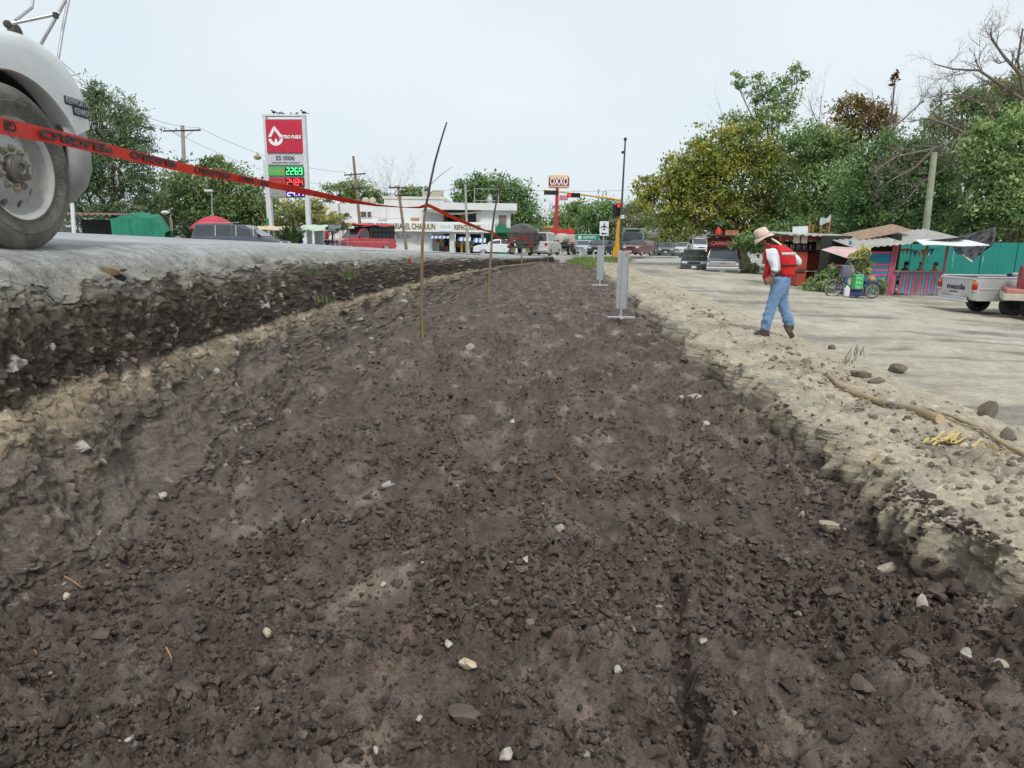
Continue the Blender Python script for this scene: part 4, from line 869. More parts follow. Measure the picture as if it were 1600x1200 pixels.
def ribbon(name, pts, widths, rolls, m, parent, th=.0015):
    """flat tape: centre line, width and roll about its own direction"""
    b = MB(); up = Vector((0, 0, 1)); n = len(pts); A = []
    for i, p in enumerate(pts):
        d = (Vector(pts[min(n-1, i+1)])-Vector(pts[max(0, i-1)])).normalized(); w = up-d*up.dot(d); w.normalize(); q = d.cross(w)
        e = w*math.cos(rolls[i])+q*math.sin(rolls[i]); nn = d.cross(e)
        A.append([Vector(p)+e*widths[i]/2+nn*th, Vector(p)+nn*(th+.3*th), Vector(p)-e*widths[i]/2+nn*th, Vector(p)-e*widths[i]/2-nn*th, Vector(p)-nn*.7*th, Vector(p)+e*widths[i]/2-nn*th])
    b.loft(A); return b.build(name, m, parent, 60)
def tape(label, spec, texts=()):
    """spec: (px, py, distance, width, roll) along the tape"""
    P0 = at(*spec[0][:3]); t = empty("warning_tape", P0, 0, label, "tape", "red warning tape"); F = []
    for i in range(len(spec)-1):
        a, b_ = spec[i], spec[i+1]; n = 8
        for k in range(n): F.append([a[j]+(b_[j]-a[j])*k/n for j in range(5)])
    F.append(list(spec[-1])); pts = [at(f[0], f[1], f[2])-P0 for f in F]
    ribbon("ribbon", pts, [f[3] for f in F], [f[4] for f in F], tape_m, t); return t, P0
tp, P0 = tape("red PELIGRO tape stretched from the truck side to the tallest stake", [(-60, 168, 2.3, .060, .1), (0, 196, 2.62, .060, .1), (100, 217, 3.2, .060, .05), (200, 242, 4.0, .060, .05), (300, 265, 5.0, .060, .1), (400, 284, 6.3, .060, .25), (480, 300, 7.8, .07, .5), (540, 313, 9.2, .07, .8), (590, 321, 10.3, .06, 1.2), (630, 324, 11.0, .045, 1.4), (655, 324, S1-.06, .05, .9), (663, 322, S1-.05, .06, .5)])
def tape_word(px, py, Y, px2, py2, Y2, s, size):
    a = at(px, py, Y); b_ = at(px2, py2, Y2); d = (b_-a).normalized(); up = Vector((0, 0, 1)); up = (up-d*up.dot(d)).normalized(); nn = d.cross(up)
    # printed upside down as the tape hangs, on the face towards the trench
    rot = Matrix((( -d.x, -up.x, nn.x), (-d.y, -up.y, nn.y), (-d.z, -up.z, nn.z))).to_euler()
    o = text(s, size, tape_k, tp, (a+b_)/2-P0+nn*.004, rot, "tape_lettering", width=(b_-a).length, extrude=.0006, bold=.002)
for a in ((-10, 189, 2.60, 24, 199, 2.72), (62, 207, 2.96, 176, 234, 3.82), (202, 240, 4.02, 280, 258, 4.82), (302, 264, 5.03, 360, 275, 5.75), (376, 278, 5.95, 420, 287, 6.65)): tape_word(*a, "PELIGRO" if a[0] > 0 else "GRO", .050)
tape("narrow twisted red tape sloping from the tallest stake to the second", [(663, 320, S1-.04, .07, .6), (672, 322, S1+.3, .06, .4), (690, 331, 13.4, .07, .5), (715, 343, 15, .075, .6), (740, 353, 16.8, .075, .8), (757, 360, 18.2, .06, 1.2), (768, 362, S2-.05, .07, .4)])
tape("pale sagging end of red tape between the second and third stakes", [(768, 361, S2-.05, .09, .4), (772, 366, 19.6, .08, .8), (780, 372, 21.5, .07, 1.1), (790, 376, 24, .07, 1.2), (800, 375, 26, .08, .6), (814, 371, S3-.04, .10, .5), (820, 373, 28.5, .10, .4), (830, 377, 30, .06, 1.0)])
b = MB(); c = at(634, 406, 16.); b.sheet(lambda u, v: Vector((-.12+.26*u, .05*math.sin(5*u), .09-.16*u+.05*v+.02*math.sin(9*u))), 8, 2, .003); o = b.build("tape_scrap", tape_m, None, 60); o.location = c; tag(o, "crumpled scrap of red tape caught on the asphalt edge", "tape scrap")

# ================================================================== GREY MARKER BOARDS STANDING IN THE TRENCH
def marker_board(label, px, py, Y, s=1.):
    c = at(px, py, Y); t = empty("marker_board", c, R(-6), label, "marker board", "grey marker boards"); gm = mat("board_grey", (.40, .425, .45), .5, .08, 4, metal=.25, dirt=.3, dirtc=(.36, .33, .29)); pm_ = mat("board_post", (.45, .47, .49), .5, .08, 6, metal=.3, dirt=.3)
    for x0, x1, y in ((-.125, -.014, 0), (.014, .125, .03)): part("panel", gm, t, lambda q: [q.bbox(((x0+x1)/2*s, y, (.22+1.46)/2*s), ((x1-x0)*s, .012, 1.24*s), .005), q.box((x0*s+.006, y-.012, .84*s), (.010, .03, 1.22*s)), q.box((x1*s-.006, y-.012, .84*s), (.010, .03, 1.22*s))])
    part("post", pm_, t, lambda q: q.bbox((0, .02, .72*s), (.045*s, .035, 1.44*s), .006)); part("base", pm_, t, lambda q: [q.bbox((0, 0, .03), (.60*s, .07, .045), .008), q.bbox((0, 0, .033), (.07, .6*s, .04), .008)])
    part("reflector", mat("orange_reflector", (.75, .2, .05), .4, .1), t, lambda q: q.box((.06*s, -.012, 1.40*s), (.02, .012, .05)))
marker_board("grey two-panel marker board on a flat cross base, the nearer one", 970, 498, 14.8)
marker_board("grey marker board half sunk behind the bank, the farther one", 937, 447, 22.5, .90)

# ================================================================== LEFT SIDE: FILLING STATION, STALLS, SHOPS
def G(px, Y, dz=0.):
    """point on the ground seen in the column px at distance Y"""
    p = at(px, 400, Y); return Vector((p.x, Y, z_gnd(p.x, Y)+dz))
def pole(name, label, cat, pts, r0, r1, m, group=None):
    t = empty(name, pts[0], 0, label, cat, group); part("post", m, t, lambda q: q.tube([Vector(p)-Vector(pts[0]) for p in pts], [r0+(r1-r0)*i/(len(pts)-1) for i in range(len(pts))], 10), 60); return t
def insul(b, x, z, y=0): b.lathe([(.02, 0), (.05, .02), (.035, .06), (.055, .08), (.02, .14)], (x, y, z), 'Z', 8)
def utility_pole(label, px, ytop, pyb, Y, arms, mtl, r=.15, lean=0.):
    a = at(px, pyb, Y); a.z = z_gnd(a.x, Y)-.1; b_ = at(px+lean, ytop, Y); t = pole("utility_pole", label, "utility pole", [a, a.lerp(b_, .5), b_], r, r*.72, mtl, "utility poles and cables"); h = b_-a
    for f, w, tilt in arms:
        c = h*f; part("crossarm", M["dark"], t, lambda q: q.tube([c+Vector((-w/2, -.12, -tilt)), c+Vector((w/2, -.12, tilt))], .06, 6))
        part("brace", M["dark"], t, lambda q: q.tube([c+Vector((-w*.3, -.12, 0)), c+Vector((0, 0, -.6)), c+Vector((w*.3, -.12, 0))], .02, 5))
        for k in (-.45, -.15, .45): part("insulator", M["dark"], t, lambda q: insul(q, c.x+w*k, c.z+.05, c.y-.12))
    return t, a, h
up1, a1, h1 = utility_pole("weathered concrete utility pole with wide crossarm behind the tarpaulin stall", 291, 196, 366, 55, ((.96, 2.9, .05), (.62, 1.6, .0)), M["concrete"], .19, -6)
up2, a2, h2 = utility_pole("dark slanting pole with two crossarms above the shop wall", 566, 244, 366, 66, ((.82, 2.0, .08), (.68, 1.8, .1)), M["wood"], .16, -14)
up3, a3, h3 = utility_pole("leaning pole with one crossarm in front of the painted shop", 636, 290, 385, 62, ((.97, 1.6, .0), (.86, .8, 0)), M["wood"], .15, -14)
up4, a4, h4 = utility_pole("plain concrete pole rising before the shop terrace", 731, 288, 392, 64, (), M["concrete"], .14, -4)
up5, a5, h5 = utility_pole("thin grey pole beside the shop's left wall", 540, 318, 370, 63, (), M["concrete"], .12, -11)
up6, a6, h6 = utility_pole("far pole with crossarm behind the left trees", 392, 288, 360, 90, ((.95, 2.2, 0),), M["wood"], .15)
up7, a7, h7 = utility_pole("mossy green concrete pole among the trees behind the stalls", 1446, 238, 380, 33, (), mat("mossy_concrete", (.33, .36, .25), .9, .2, 4, bump=.3), .18, 14)
up8, a8, h8 = utility_pole("thin grey pole left of the shop with street cables", 534, 318, 368, 61, (), M["concrete"], .11, -10) if False else (None, None, None)
def cable(label, a, b_, sag, r=.012):
    a, b_ = Vector(a), Vector(b_); t = MB(); c = a.copy()
    t.tube([a.lerp(b_, k/14)-Vector((0, 0, 4*sag*(k/14)*(1-k/14)))-c for k in range(15)], r, 5); o = t.build("power_cable", M["wire"]); o.location = c
    return tag(o, label, "cable", "overhead power cables")
e1, e2, e3 = a1+h1*.965, a2+h2*.83, a3+h3*.97
cable("upper overhead cable from the wide crossarm towards the truck", e1+Vector((-1.3, 0, .2)), at(95, 95, 34), .6); cable("lower overhead cable from the wide crossarm towards the truck", e1+Vector((1.2, 0, .2)), at(110, 120, 36), .6)
cable("cable between the wide crossarm and the slanting pole, upper", e1+Vector((1.2, 0, .25)), e2+Vector((-.9, 0, .1)), .7); cable("cable between the wide crossarm and the slanting pole, lower", e1+Vector((-1.3, 0, .2)), a2+h2*.69+Vector((-.8, 0, 0)), .9)
cable("cable between the two slanting poles", e2+Vector((.9, 0, .1)), e3+Vector((-.7, 0, .1)), .6); cable("low cable between the slanting poles along the white wall", a2+h2*.45, a3+h3*.55, .3); cable("sagging cable before the white wall", a2+h2*.35, a3+h3*.42, .35)
cable("cable from the leaning pole to the terrace pole", e3+Vector((.7, 0, 0)), a4+h4*.98, .4); cable("long cable from the terrace pole over the junction", a4+h4*.97, at(985, 297, 66), .25)

# street lamp with a hanging round head
t = pole("street_lamp", "white street lamp with round amber head left of the price sign", "street lamp", [G(423, 46, -.1), at(416, 300, 46), at(412, 250, 46)], .09, .06, M["white"])
o0 = t.location
part("arm", M["white"], t, lambda q: q.tube([at(412, 250, 46)-o0, at(409, 245, 46)-o0, at(404, 246, 46)-o0], .04, 8), 60); part("lamp_head", mat("lamp_amber", (.45, .36, .22), .4, .15), t, lambda q: q.lathe([(.02, .35), (.07, .25), (.09, .12), (.24, .08), (.24, -.02), (.16, -.12), (.02, -.16)], at(402.5, 246, 46)-o0, 'Z', 14), 50)
part("street_sign", mat("sign_green", (.02, .24, .12), .5, .08), t, lambda q: q.box(at(420, 346, 45.8)-o0, (.36, .03, .42)))
t = pole("flood_lamp", "small flood lamp on a thin post in the left trees", "flood lamp", [G(332, 44, -.1), at(331, 300, 44)], .05, .04, M["steel"]); part("lamp_head", M["plate"], t, lambda q: q.bbox(at(326, 298, 44)-t.location, (.5, .25, .14), .03))
t = pole("flood_lamp", "white bulb lamp on a bent post behind the tarpaulin stall", "flood lamp", [G(270, 42, -.1), at(269, 350, 42), at(266, 336, 42)], .04, .03, M["steel"]); part("lamp_head", M["plate"], t, lambda q: q.ball(at(258, 332, 42)-t.location, (.28, .14, .12), 10, 6))
t = pole("marker_post", "thin white marker post between the truck wheel and the trees", "post", [at(116, 372, 17), at(113, 320, 17)], .045, .045, M["white"]); part("cap", M["plate"], t, lambda q: q.ball(at(113, 319, 17)-t.location, (.05, .05, .03), 10, 6))

# ---- fuel price sign
def price_sign():
    Y = 44.; gz = G(455, Y).z; c = Vector((at(456, 400, Y).x, Y, gz-.1)); t = empty("price_sign", c, R(-4), "tall filling station price sign with red board and lit prices", "price sign"); sc = Y/1060*1.0
    def zz(py): return at(450, py, Y).z-c.z
    fm = mat("sign_frame_white", (.62, .65, .66), .45, .06, 3, dirt=.25); w = 2.28; z1 = zz(182)
    for sd in (-1, 1): part("post", fm, t, lambda q: q.bbox((sd*(w/2+.07), 0, z1/2), (.26 if sd > 0 else .20, .32, z1), .02))
    part("top_beam", fm, t, lambda q: q.bbox((0, 0, z1+.04), (w+.40, .36, .12), .02))
    def panel(nm, y0, y1, m, x0=-w/2, x1=w/2, y=-.12): return part(nm, m, t, lambda q: q.bbox(((x0+x1)/2, y, (zz(y0)+zz(y1))/2), (x1-x0, .14, abs(zz(y0)-zz(y1))), .015))
    red = mat("sign_red", (.52, .022, .055), .45, .08, 1.5); wt = mat("sign_white", (.78, .8, .8), .5, .04)
    panel("red_board", 188, 239, red); panel("name_board", 242, 258, mat("sign_silver", (.52, .54, .57), .45, .06)); panel("price_board", 261, 275, mat("price_green", (.10, .42, .12), .5, .08)); panel("price_board", 278, 292, mat("price_red", (.45, .03, .06), .5, .08)); panel("price_board", 296, 308, mat("price_grey", (.30, .31, .30), .5, .08)); panel("back_panel", 186, 309, fm, y=.06)
    # emblem: drop-shaped ring cut into three with a nozzle, then the name
    ec = Vector((-w/2+.60, -.2, zz(216))); r1, r0 = .47, .29
    def arc(a0, a1, R1=r1, R0=r0): return [(ec.x+R1*math.cos(R(a)), ec.z+R1*math.sin(R(a))) for a in np.linspace(a0, a1, 14)]+[(ec.x+R0*math.cos(R(a)), ec.z+R0*math.sin(R(a))) for a in np.linspace(a1, a0, 14)]
    part("emblem", wt, t, lambda q: [q.prism(arc(190, 350), -.21, -.19, 'XZ'), q.prism([(ec.x-.47, ec.z+.05), (ec.x-.12, ec.z+.62), (ec.x-.02, ec.z+.48), (ec.x-.27, ec.z+.05)], -.21, -.19, 'XZ'), q.prism([(ec.x-.06, ec.z+.70), (ec.x+.47, ec.z+.05), (ec.x+.25, ec.z+.05), (ec.x-.10, ec.z+.50)], -.21, -.19, 'XZ'), q.prism([(ec.x-.06, ec.z-.40), (ec.x+.10, ec.z-.40), (ec.x+.10, ec.z-.12), (ec.x+.02, ec.z-.04), (ec.x-.06, ec.z-.12)], -.215, -.195, 'XZ')])
    f = (R(90), 0, 0)
    text("PETRO FUELS", .26, wt, t, (.38, -.225, zz(215)), f, "lettering", width=1.36, extrude=.006, bold=.012, shear=.15)
    dk = mat("sign_black", (.03, .03, .035), .5, .05)
    text("ES 0006", .36, dk, t, (0, -.205, zz(248)), f, "lettering", width=1.15, extrude=.006, bold=.004); text("PETROLEUM PUERTO CAPTADORO", .13, dk, t, (0.02, -.205, zz(255)), f, "lettering", width=1.75, extrude=.004)
    blk = mat("led_black", (.006, .01, .008), .4, .05)
    for y0, y1, s_, cc, nm in ((261.5, 274.5, "22.69", (.08, .9, .3), "g"), (278.5, 291.5, "24.84", (.95, .05, .06), "r"), (296.5, 307.5, "24.17", (.55, .45, 1.0), "v")):
        panel("led_display", y0, y1, blk if nm != "v" else mat("led_blue", (.02, .01, .16), .4, .05), x0=-.06, x1=w/2-.02, y=-.15)
        lm = mat("led_"+nm, cc, .4, .02, emit=1.3 if nm == "v" else 1.0)
        x = .13; seg = {'0': 'abcdef', '1': 'bc', '2': 'abged', '4': 'fgbc', '6': 'afgedc', '7': 'abc', '8': 'abcdefg', '9': 'abcfgd'}; zc = (zz(y0)+zz(y1))/2; hh = abs(zz(y0)-zz(y1))*.76; ww = .17; q = MB(); k = .045
        for ch in s_:
            if ch == '.': q.box((x-.05, -.235, zc-hh/2+.02), (k, .02, k)); x += .02; continue
            for sg in seg[ch]:
                px_, pz_, hor = {'a': (0, hh/2, 1), 'g': (0, 0, 1), 'd': (0, -hh/2, 1), 'b': (ww/2, hh/4, 0), 'c': (ww/2, -hh/4, 0), 'f': (-ww/2, hh/4, 0), 'e': (-ww/2, -hh/4, 0)}[sg]
                q.box((x+px_, -.235, zc+pz_), (ww, .02, k) if hor else (k, .02, hh/2))
            x += ww+.095
        q.build("price_digits", lm, t)
    for y, m_, x in ((269, mat("label_yellow", (.62, .55, .12), .5), -.68), (286, mat("label_amber", (.6, .35, .08), .5), -.68), (302, mat("label_tan", (.45, .42, .33), .5), -.68)): text("MAGNA" if y == 269 else ("PREMIUM" if y == 286 else "DIESEL"), .16, m_, t, (x, -.205, zz(y)), f, "lettering", width=.6, extrude=.004)
    part("pump_mark", mat("pump_orange", (.6, .25, .08), .5), t, lambda q: [q.box((-.18, -.2, zz(268)), (.10, .02, .22)), q.box((-.11, -.2, zz(266)), (.03, .02, .18))])
    # birds perched on top
    for i, px in enumerate((428, 437, 441.5, 455, 464, 475)):
        bx = at(px, 182, Y).x-c.x; bz = z1+.10; s_ = 1.3 if i in (0, 5) else .8; b = MB(); b.ball((0, 0, .11), (.05, .11, .06), 8, 6); b.ball((0, .10, .19), (.035, .04, .035), 8, 6); b.tube([(0, -.08, .10), (0, -.24, .06)], [.03, .012], 5); b.tube([(0, .13, .19), (0, .18, .185)], [.012, .003], 4); b.tube([(.02, 0, .06), (.02, 0, 0)], .006, 4); b.tube([(-.02, 0, .06), (-.02, 0, 0)], .006, 4)
        o = b.build("bird", mat("bird_dark", (.03, .03, .032), .8, .3)); o.location = Vector((c.x+bx, Y, c.z+bz)); o.rotation_euler = (0, 0, (1.2, -1.1, 1.6, .4, -.6, 1.9)[i]); o.scale = (s_,)*3
        tag(o, ("largest dark bird at the left corner of the price sign top", "small dark bird, second along the price sign top", "small dark bird, third along the price sign top", "small dark bird right of the middle of the price sign top", "small dark bird, fifth along the price sign top", "larger dark bird at the right corner of the price sign top")[i], "bird", "birds perched on the price sign")
price_sign()

# ---- tarpaulin stall, parasol, awnings
def tarp_stall():
    c = G(235, 40); c.z -= .25; t = empty("market_stall", c, R(8), "roadside stall wrapped in a green tarpaulin", "stall"); tm = mat("green_tarp", (.018, .22, .13), .5, .14, 2, bump=.5, bscale=3.5); X0 = at(188, 370, 40).x-c.x; X1 = at(264, 370, 40).x-c.x
    H = at(220, 337, 40).z-c.z; w = X1-X0
    def f(u, v):
        x = X0+w*u; prof = float(np.interp(v, [0, .35, .5, .75, 1], [0, 1, 1.08, 1, .1])); y = float(np.interp(v, [0, .35, .5, .75, 1], [-1.0, -.85, 0, .85, 1.0])); rag = float(np.interp(u, [0, .55, .8, 1], [.92, 1.0, .95, .62]))
        return Vector((x+.05*math.sin(9*v+4*u), y+.07*math.sin(23*u+3*v)+.06*math.sin(11*u-5*v), max(.02, H*prof*rag+.05*math.sin(14*u+2))))
    b = MB(); b.sheet(f, 40, 26, .01); b.build("tarpaulin", tm, t, 60)
    for x in (X0-2.3, X0-.2, X0+w*.98): part("stall_post", M["wood"], t, lambda q: q.cyl((x, .4, 0), (x, .4, H*.98), .05))
    part("tin_roof", mat("rusty_tin", (.33, .20, .16), .7, .25, 6, dirt=.4), t, lambda q: q.sheet(lambda u, v: Vector((X0-2.6+2.9*u, -1+2*v, H*1.0+.05*math.sin(u*60)+.1*v)), 40, 2, .02)); part("back_board", M["black"], t, lambda q: q.box((X0-1.1, .9, H*.45), (2.4, .04, H*.9))); part("shelf", M["wood"], t, lambda q: q.box((X0-1.1, .3, H*.45), (2.2, .5, .05)))
tarp_stall()
def parasol(label, px0, px1, ytop, ybot, Y, m1):
    a = at(px0, ybot, Y); b_ = at(px1, ybot, Y); tp_ = at((px0+px1)/2, ytop, Y); cx = (a.x+b_.x)/2; gz = z_gnd(cx, Y)-.2; t = empty("parasol", (cx, Y, gz), 0, label, "parasol"); r = (b_.x-a.x)/2; zb = a.z-gz; zt = tp_.z-gz
    q = MB(); n = 16; rows = []
    for f in (1, .8, .55, .3, .05): rows.append([(r*f*(1+(.0 if k % 2 else .03))*math.cos(2*math.pi*k/n), r*f*math.sin(2*math.pi*k/n), zb+(zt-zb)*(1-f**1.8)-(.05 if k % 2 == 0 and f == 1 else 0)) for k in range(n)])
    q.loft(rows, cap=False); o = q.build("canopy", m1, t, 20); o.modifiers.new("thick", 'SOLIDIFY').thickness = .015
    part("pole", M["steel"], t, lambda q: q.cyl((0, 0, 0), (0, 0, zt+.05), .025)); part("finial", M["plate"], t, lambda q: q.ball((0, 0, zt+.07), .04, 8, 6))
    for k in range(8): part("rib", M["steel"], t, lambda q: q.tube([(0, 0, zt-.04), (r*.95*math.cos(k*math.pi/4), r*.95*math.sin(k*math.pi/4), zb+.02)], .012, 4))
parasol("pink red parasol opened above the dark minivan", 298, 372, 337, 357, 42, mat("parasol_red", (.55, .055, .085), .7, .12, 3))
def awning(label, px0, px1, y0, y1, Y, m, flat=False):
    a = at(px0, y1, Y); b_ = at(px1, y1, Y); tp_ = at(px0, y0, Y); cx = (a.x+b_.x)/2; gz = z_gnd(cx, Y)-.2; t = empty("market_awning", (cx, Y, gz), 0, label, "awning", "market awnings by the filling station"); w = b_.x-a.x; zb = a.z-gz; zt = tp_.z-gz
    q = MB(); q.sheet(lambda u, v: Vector((w*(u-.5)*(1-.22*(1-abs(2*v-1))*(0 if flat else 1)), -1.1+2.2*v, zb+(zt-zb)*(1-abs(2*v-1))-.02*math.sin(u*12))), 14, 6, .02); q.build("canopy", m, t, 50)
    for x in (-w*.46, w*.46):
        for y in (-1, 1): part("leg", M["steel"], t, lambda q: q.cyl((x, y, 0), (x, y, zb), .025))
    part("table", M["wood"], t, lambda q: [q.box((0, -.3, .8), (w*.7, .7, .05))]+[q.box((sx*w*.32, -.3, .4), (.05, .5, .8)) for sx in (-1, 1)])
    return t
awning("cream striped awning over a food stand behind the minivan bonnet", 398, 458, 353, 359, 43, mat("awning_cream", (.66, .55, .36), .8, .12, 3)); awning("pale green awning over a food stand right of the price sign", 470, 518, 351, 360, 43, mat("awning_green", (.52, .62, .50), .8, .1, 3)); awning("small dark grey awning beside the red pickup", 505, 538, 351, 357, 47, mat("awning_grey", (.16, .17, .18), .8, .15, 3))
bystander("vendor in a pale grey top beside the green awning", G(470, 42), R(170), mat("grey_top", (.48, .48, .49), .9, .1), CL["jeans"], 1.65); bystander("person in a red shirt standing by the red pickup", G(512, 42), R(100), mat("red_shirt", (.42, .015, .02), .85, .12), mat("dark_trousers", (.03, .03, .04), .9, .15), 1.75); bystander("vendor in white reaching under the cream awning", G(444, 42.6), R(150), CL["shirt"], mat("dark_trousers", (.03, .03, .04), .9), 1.6)
t = empty("food_crate", G(480, 41.6), 0, "yellow crate of goods in front of the green awning", "crate"); part("crate", mat("crate_yellow", (.52, .40, .15), .8, .2), t, lambda q: [q.bbox((0, 0, .55), (.8, .45, .34), .02)]); part("stand", M["wood"], t, lambda q: q.box((0, 0, .19), (.7, .4, .38)))
t = empty("freezer", G(502, 43.5), 0, "white upright freezer under the green awning", "freezer"); part("cabinet", M["white"], t, lambda q: q.bbox((0, 0, .85), (.6, .6, 1.7), .03)); part("door", mat("freezer_glass", (.45, .5, .52), .2, .1), t, lambda q: q.bbox((0, -.31, .95), (.5, .03, 1.3), .01))

# ---- parked vehicles on the left
zv = at(378, 350, 38).z-1.72
vt = car("minivan", "dark slate minivan parked side-on under the pink parasol", "minivan", (at(378, 370, 38).x, 38, zv), R(-90), paint("van_slate", (.075, .09, .12), .18), 4.85, 1.9, 1.74, "van", wr=.33)
for y_ in (-1.05, .05, .98): part("pillar_trim", M["plate"], vt, lambda q: q.tube([(.925, y_, 1.06), (.80, y_-.02, 1.62)], .018, 5))
part("roof_rail", M["steel"], vt, lambda q: q.tube([(.72, -1.9, 1.73), (.72, .2, 1.78)], .02, 5))
car("parked_sedan", "dark blue sedan mostly hidden behind the truck wheel", "car", (at(88, 370, 31).x, 31, at(110, 361, 31).z-1.2), R(-90), paint("sedan_navy", (.03, .045, .07), .15), 4.4, 1.75, 1.42, "sedan")
def stake_pickup():
    c = G(566, 52); c.z = at(560, 352, 52).z-1.95; t = car("pickup_truck", "red pickup with a black stake rack and red roof tarp", "pickup truck", c, R(138), paint("pickup_red", (.50, .055, .07), .25), 5.0, 1.95, 1.75, "pickup", wr=.35)
    rk = M["black"]; h = 2.5
    for sd in (-1, 1):
        for k in range(7): part("rack_bar", rk, t, lambda q: q.box((sd*.93, -2.35+k*.38, 1.45), (.04, .04, .95)))
        for z in (1.05, 1.5, 1.92): part("rack_rail", rk, t, lambda q: q.box((sd*.93, -1.2, z), (.045, 2.4, .06)))
        part("rack_panel", mat("rack_mesh_dark", (.035, .035, .038), .8, .2), t, lambda q: q.box((sd*.90, -1.2, 1.45), (.015, 2.36, .85)))
    part("roof_tarp", mat("tarp_red", (.50, .05, .05), .7, .14, 3), t, lambda q: q.sheet(lambda u, v: Vector((-1.05+2.1*u, -2.4+3.6*v, 1.96+.12*math.sin(math.pi*u)+.03*math.sin(v*15))), 12, 12, .04), 50)
    part("chrome_bumper", M["chrome"], t, lambda q: q.bbox((0, 2.56, .55), (1.9, .10, .22), .03)); part("side_stripe", mat("stripe_pink", (.62, .25, .25), .5), t, lambda q: [q.box((sd*.982, .2, .74), (.006, 4.2, .06)) for sd in (-1, 1)])
stake_pickup()

# ---- two-storey shop
def shop():
    Y = 72.; gz = .15; S = lambda px: at(px, 380, Y).x
    def Z(py, px=680): return at(px, py, Y).z-gz
    c = Vector((S(680), Y, gz)); t = empty("shop_building", c, 0, "white two-storey auto parts shop with terrace and lettered band", "building")
    X = lambda px: S(px)-c.x
    wt = mat("plaster_white", (.72, .725, .72), .9, .05, 1.2, bump=.15, dirt=.35, dirtc=(.50, .48, .43)); cr_ = mat("plaster_cream", (.68, .655, .58), .9, .06, 1.2, dirt=.3); dkv = mat("shop_dark", (.035, .035, .04), .6, .3, 2)
    orange = mat("plaster_orange", (.60, .28, .12), .9, .1, 2); band = mat("sign_band", (.76, .765, .74), .7, .05, 1.5, dirt=.2)
    def blk(nm, m, p0, p1, y0, y1, d0, d1): return part(nm, m, t, lambda q: q.bbox(((X(p0)+X(p1))/2, (d0+d1)/2, (Z(y0)+Z(y1))/2), (abs(X(p1)-X(p0)), d1-d0, abs(Z(y0)-Z(y1))), .02))
    blk("wall", wt, 446, 604, 320, 402, 0.2, 8); blk("wall", wt, 600, 692, 309, 402, .6, 9); blk("parapet", cr_, 598, 694, 307, 311, .5, 9.1)
    blk("wall", wt, 744, 797, 328, 362, .0, 8); blk("roof_slab", wt, 690, 807, 317, 328, -.7, 8.5); blk("ground_wall", wt, 556, 676, 362, 402, -.6, 6)
    # terrace: recessed back wall, balustrade band, orange arches
    blk("terrace_wall", mat("terrace_wall", (.50, .50, .50), .9, .08), 664, 750, 328, 350, 3.2, 3.5); blk("terrace_door", dkv, 697, 712, 333, 350, 3.0, 3.22); blk("terrace_window", dkv, 714, 724, 334, 346, 3.0, 3.22)
    for p0, p1 in ((662, 667), (688, 694), (719, 725)): blk("column", orange, p0, p1, 330, 349, .9, 1.3)
    for p0, p1 in ((667, 688), (694, 719), (725, 750)):
        n = 10; xs = np.linspace(X(p0), X(p1), n+1); z0 = Z(331); z1 = Z(327.5); out = [(x, z1) for x in xs]+[(x, z0-.55*(abs((x-xs[0])/(xs[-1]-xs[0])-.5)*2)**2.2) for x in xs[::-1]]
        part("arch", orange, t, lambda q: q.prism(out, .95, 1.25, 'XZ'))
    part("terrace_roof", mat("roof_green_grey", (.22, .27, .23), .85, .15, 3), t, lambda q: q.sheet(lambda u, v: Vector((X(662)+(X(752)-X(662))*u, -.9+2.6*v, Z(330)-.25*math.sin(math.pi*u)*1.0+(Z(322)-Z(330))*v)), 16, 4, .12), 40)
    blk("terrace_slab", wt, 556, 775, 347, 350, -1.4, 6)
    bd = blk("sign_band", band, 560, 757, 349, 362.5, -1.6, -1.3); part("sign_band", band, t, lambda q: q.bbox((X(765.5), -.9, (Z(350)+Z(363))/2), ((X(774)-X(757)), 1.3, Z(350)-Z(363)), .02))
    f = (R(90), 0, 0); ye = mat("letter_yellow", (.62, .55, .22), .6, .05); bk = mat("letter_black", (.03, .03, .03), .6, .05)
    for m_, dx, dz, dy in ((ye, .04, -.045, -1.607), (bk, 0, 0, -1.615)):
        text("REFACCIONARIA  EL CHAPULIN", .80, m_, t, ((X(588)+X(683))/2+dx-.4, dy, Z(355)+dz), f, "lettering", width=X(683)-X(588)+.8, extrude=.004, bold=.008)
        text("REFACCIONES", .66, m_, t, ((X(711)+X(753))/2+dx, dy, Z(355.5)+dz), f, "lettering", width=X(752)-X(712), extrude=.004, bold=.01)
    part("sign_plate", mat("sign_plate", (.74, .78, .8), .6, .04), t, lambda q: q.box(((X(689)+X(708))/2, -1.62, Z(355.5)), (X(708)-X(689), .03, Z(350)-Z(361.5)))); text("GALLO", .4, mat("letter_grey", (.25, .28, .32), .6), t, (X(698.5), -1.64, Z(354.5)), f, "lettering", width=1.0, extrude=.003)
    # shop openings with rolled shutters, goods and striped awnings
    for p0, p1 in ((676, 704), (710, 731), (733, 753)):
        blk("shop_interior", dkv, p0, p1, 364, 402, 1.5, 1.7); blk("ceiling", wt, p0-2, p1+2, 362, 365, -.6, 1.7)
    for p0, p1 in ((673, 677), (703.5, 711), (752, 756)): blk("pillar", wt, p0, p1, 362, 402, -.9, -.4)
    rn = random.Random(4); gm = [mat("goods_%d" % i, cc, .6, .15) for i, cc in enumerate(((.45, .10, .06), (.55, .45, .08), (.06, .22, .12), (.5, .5, .5), (.06, .12, .3)))]
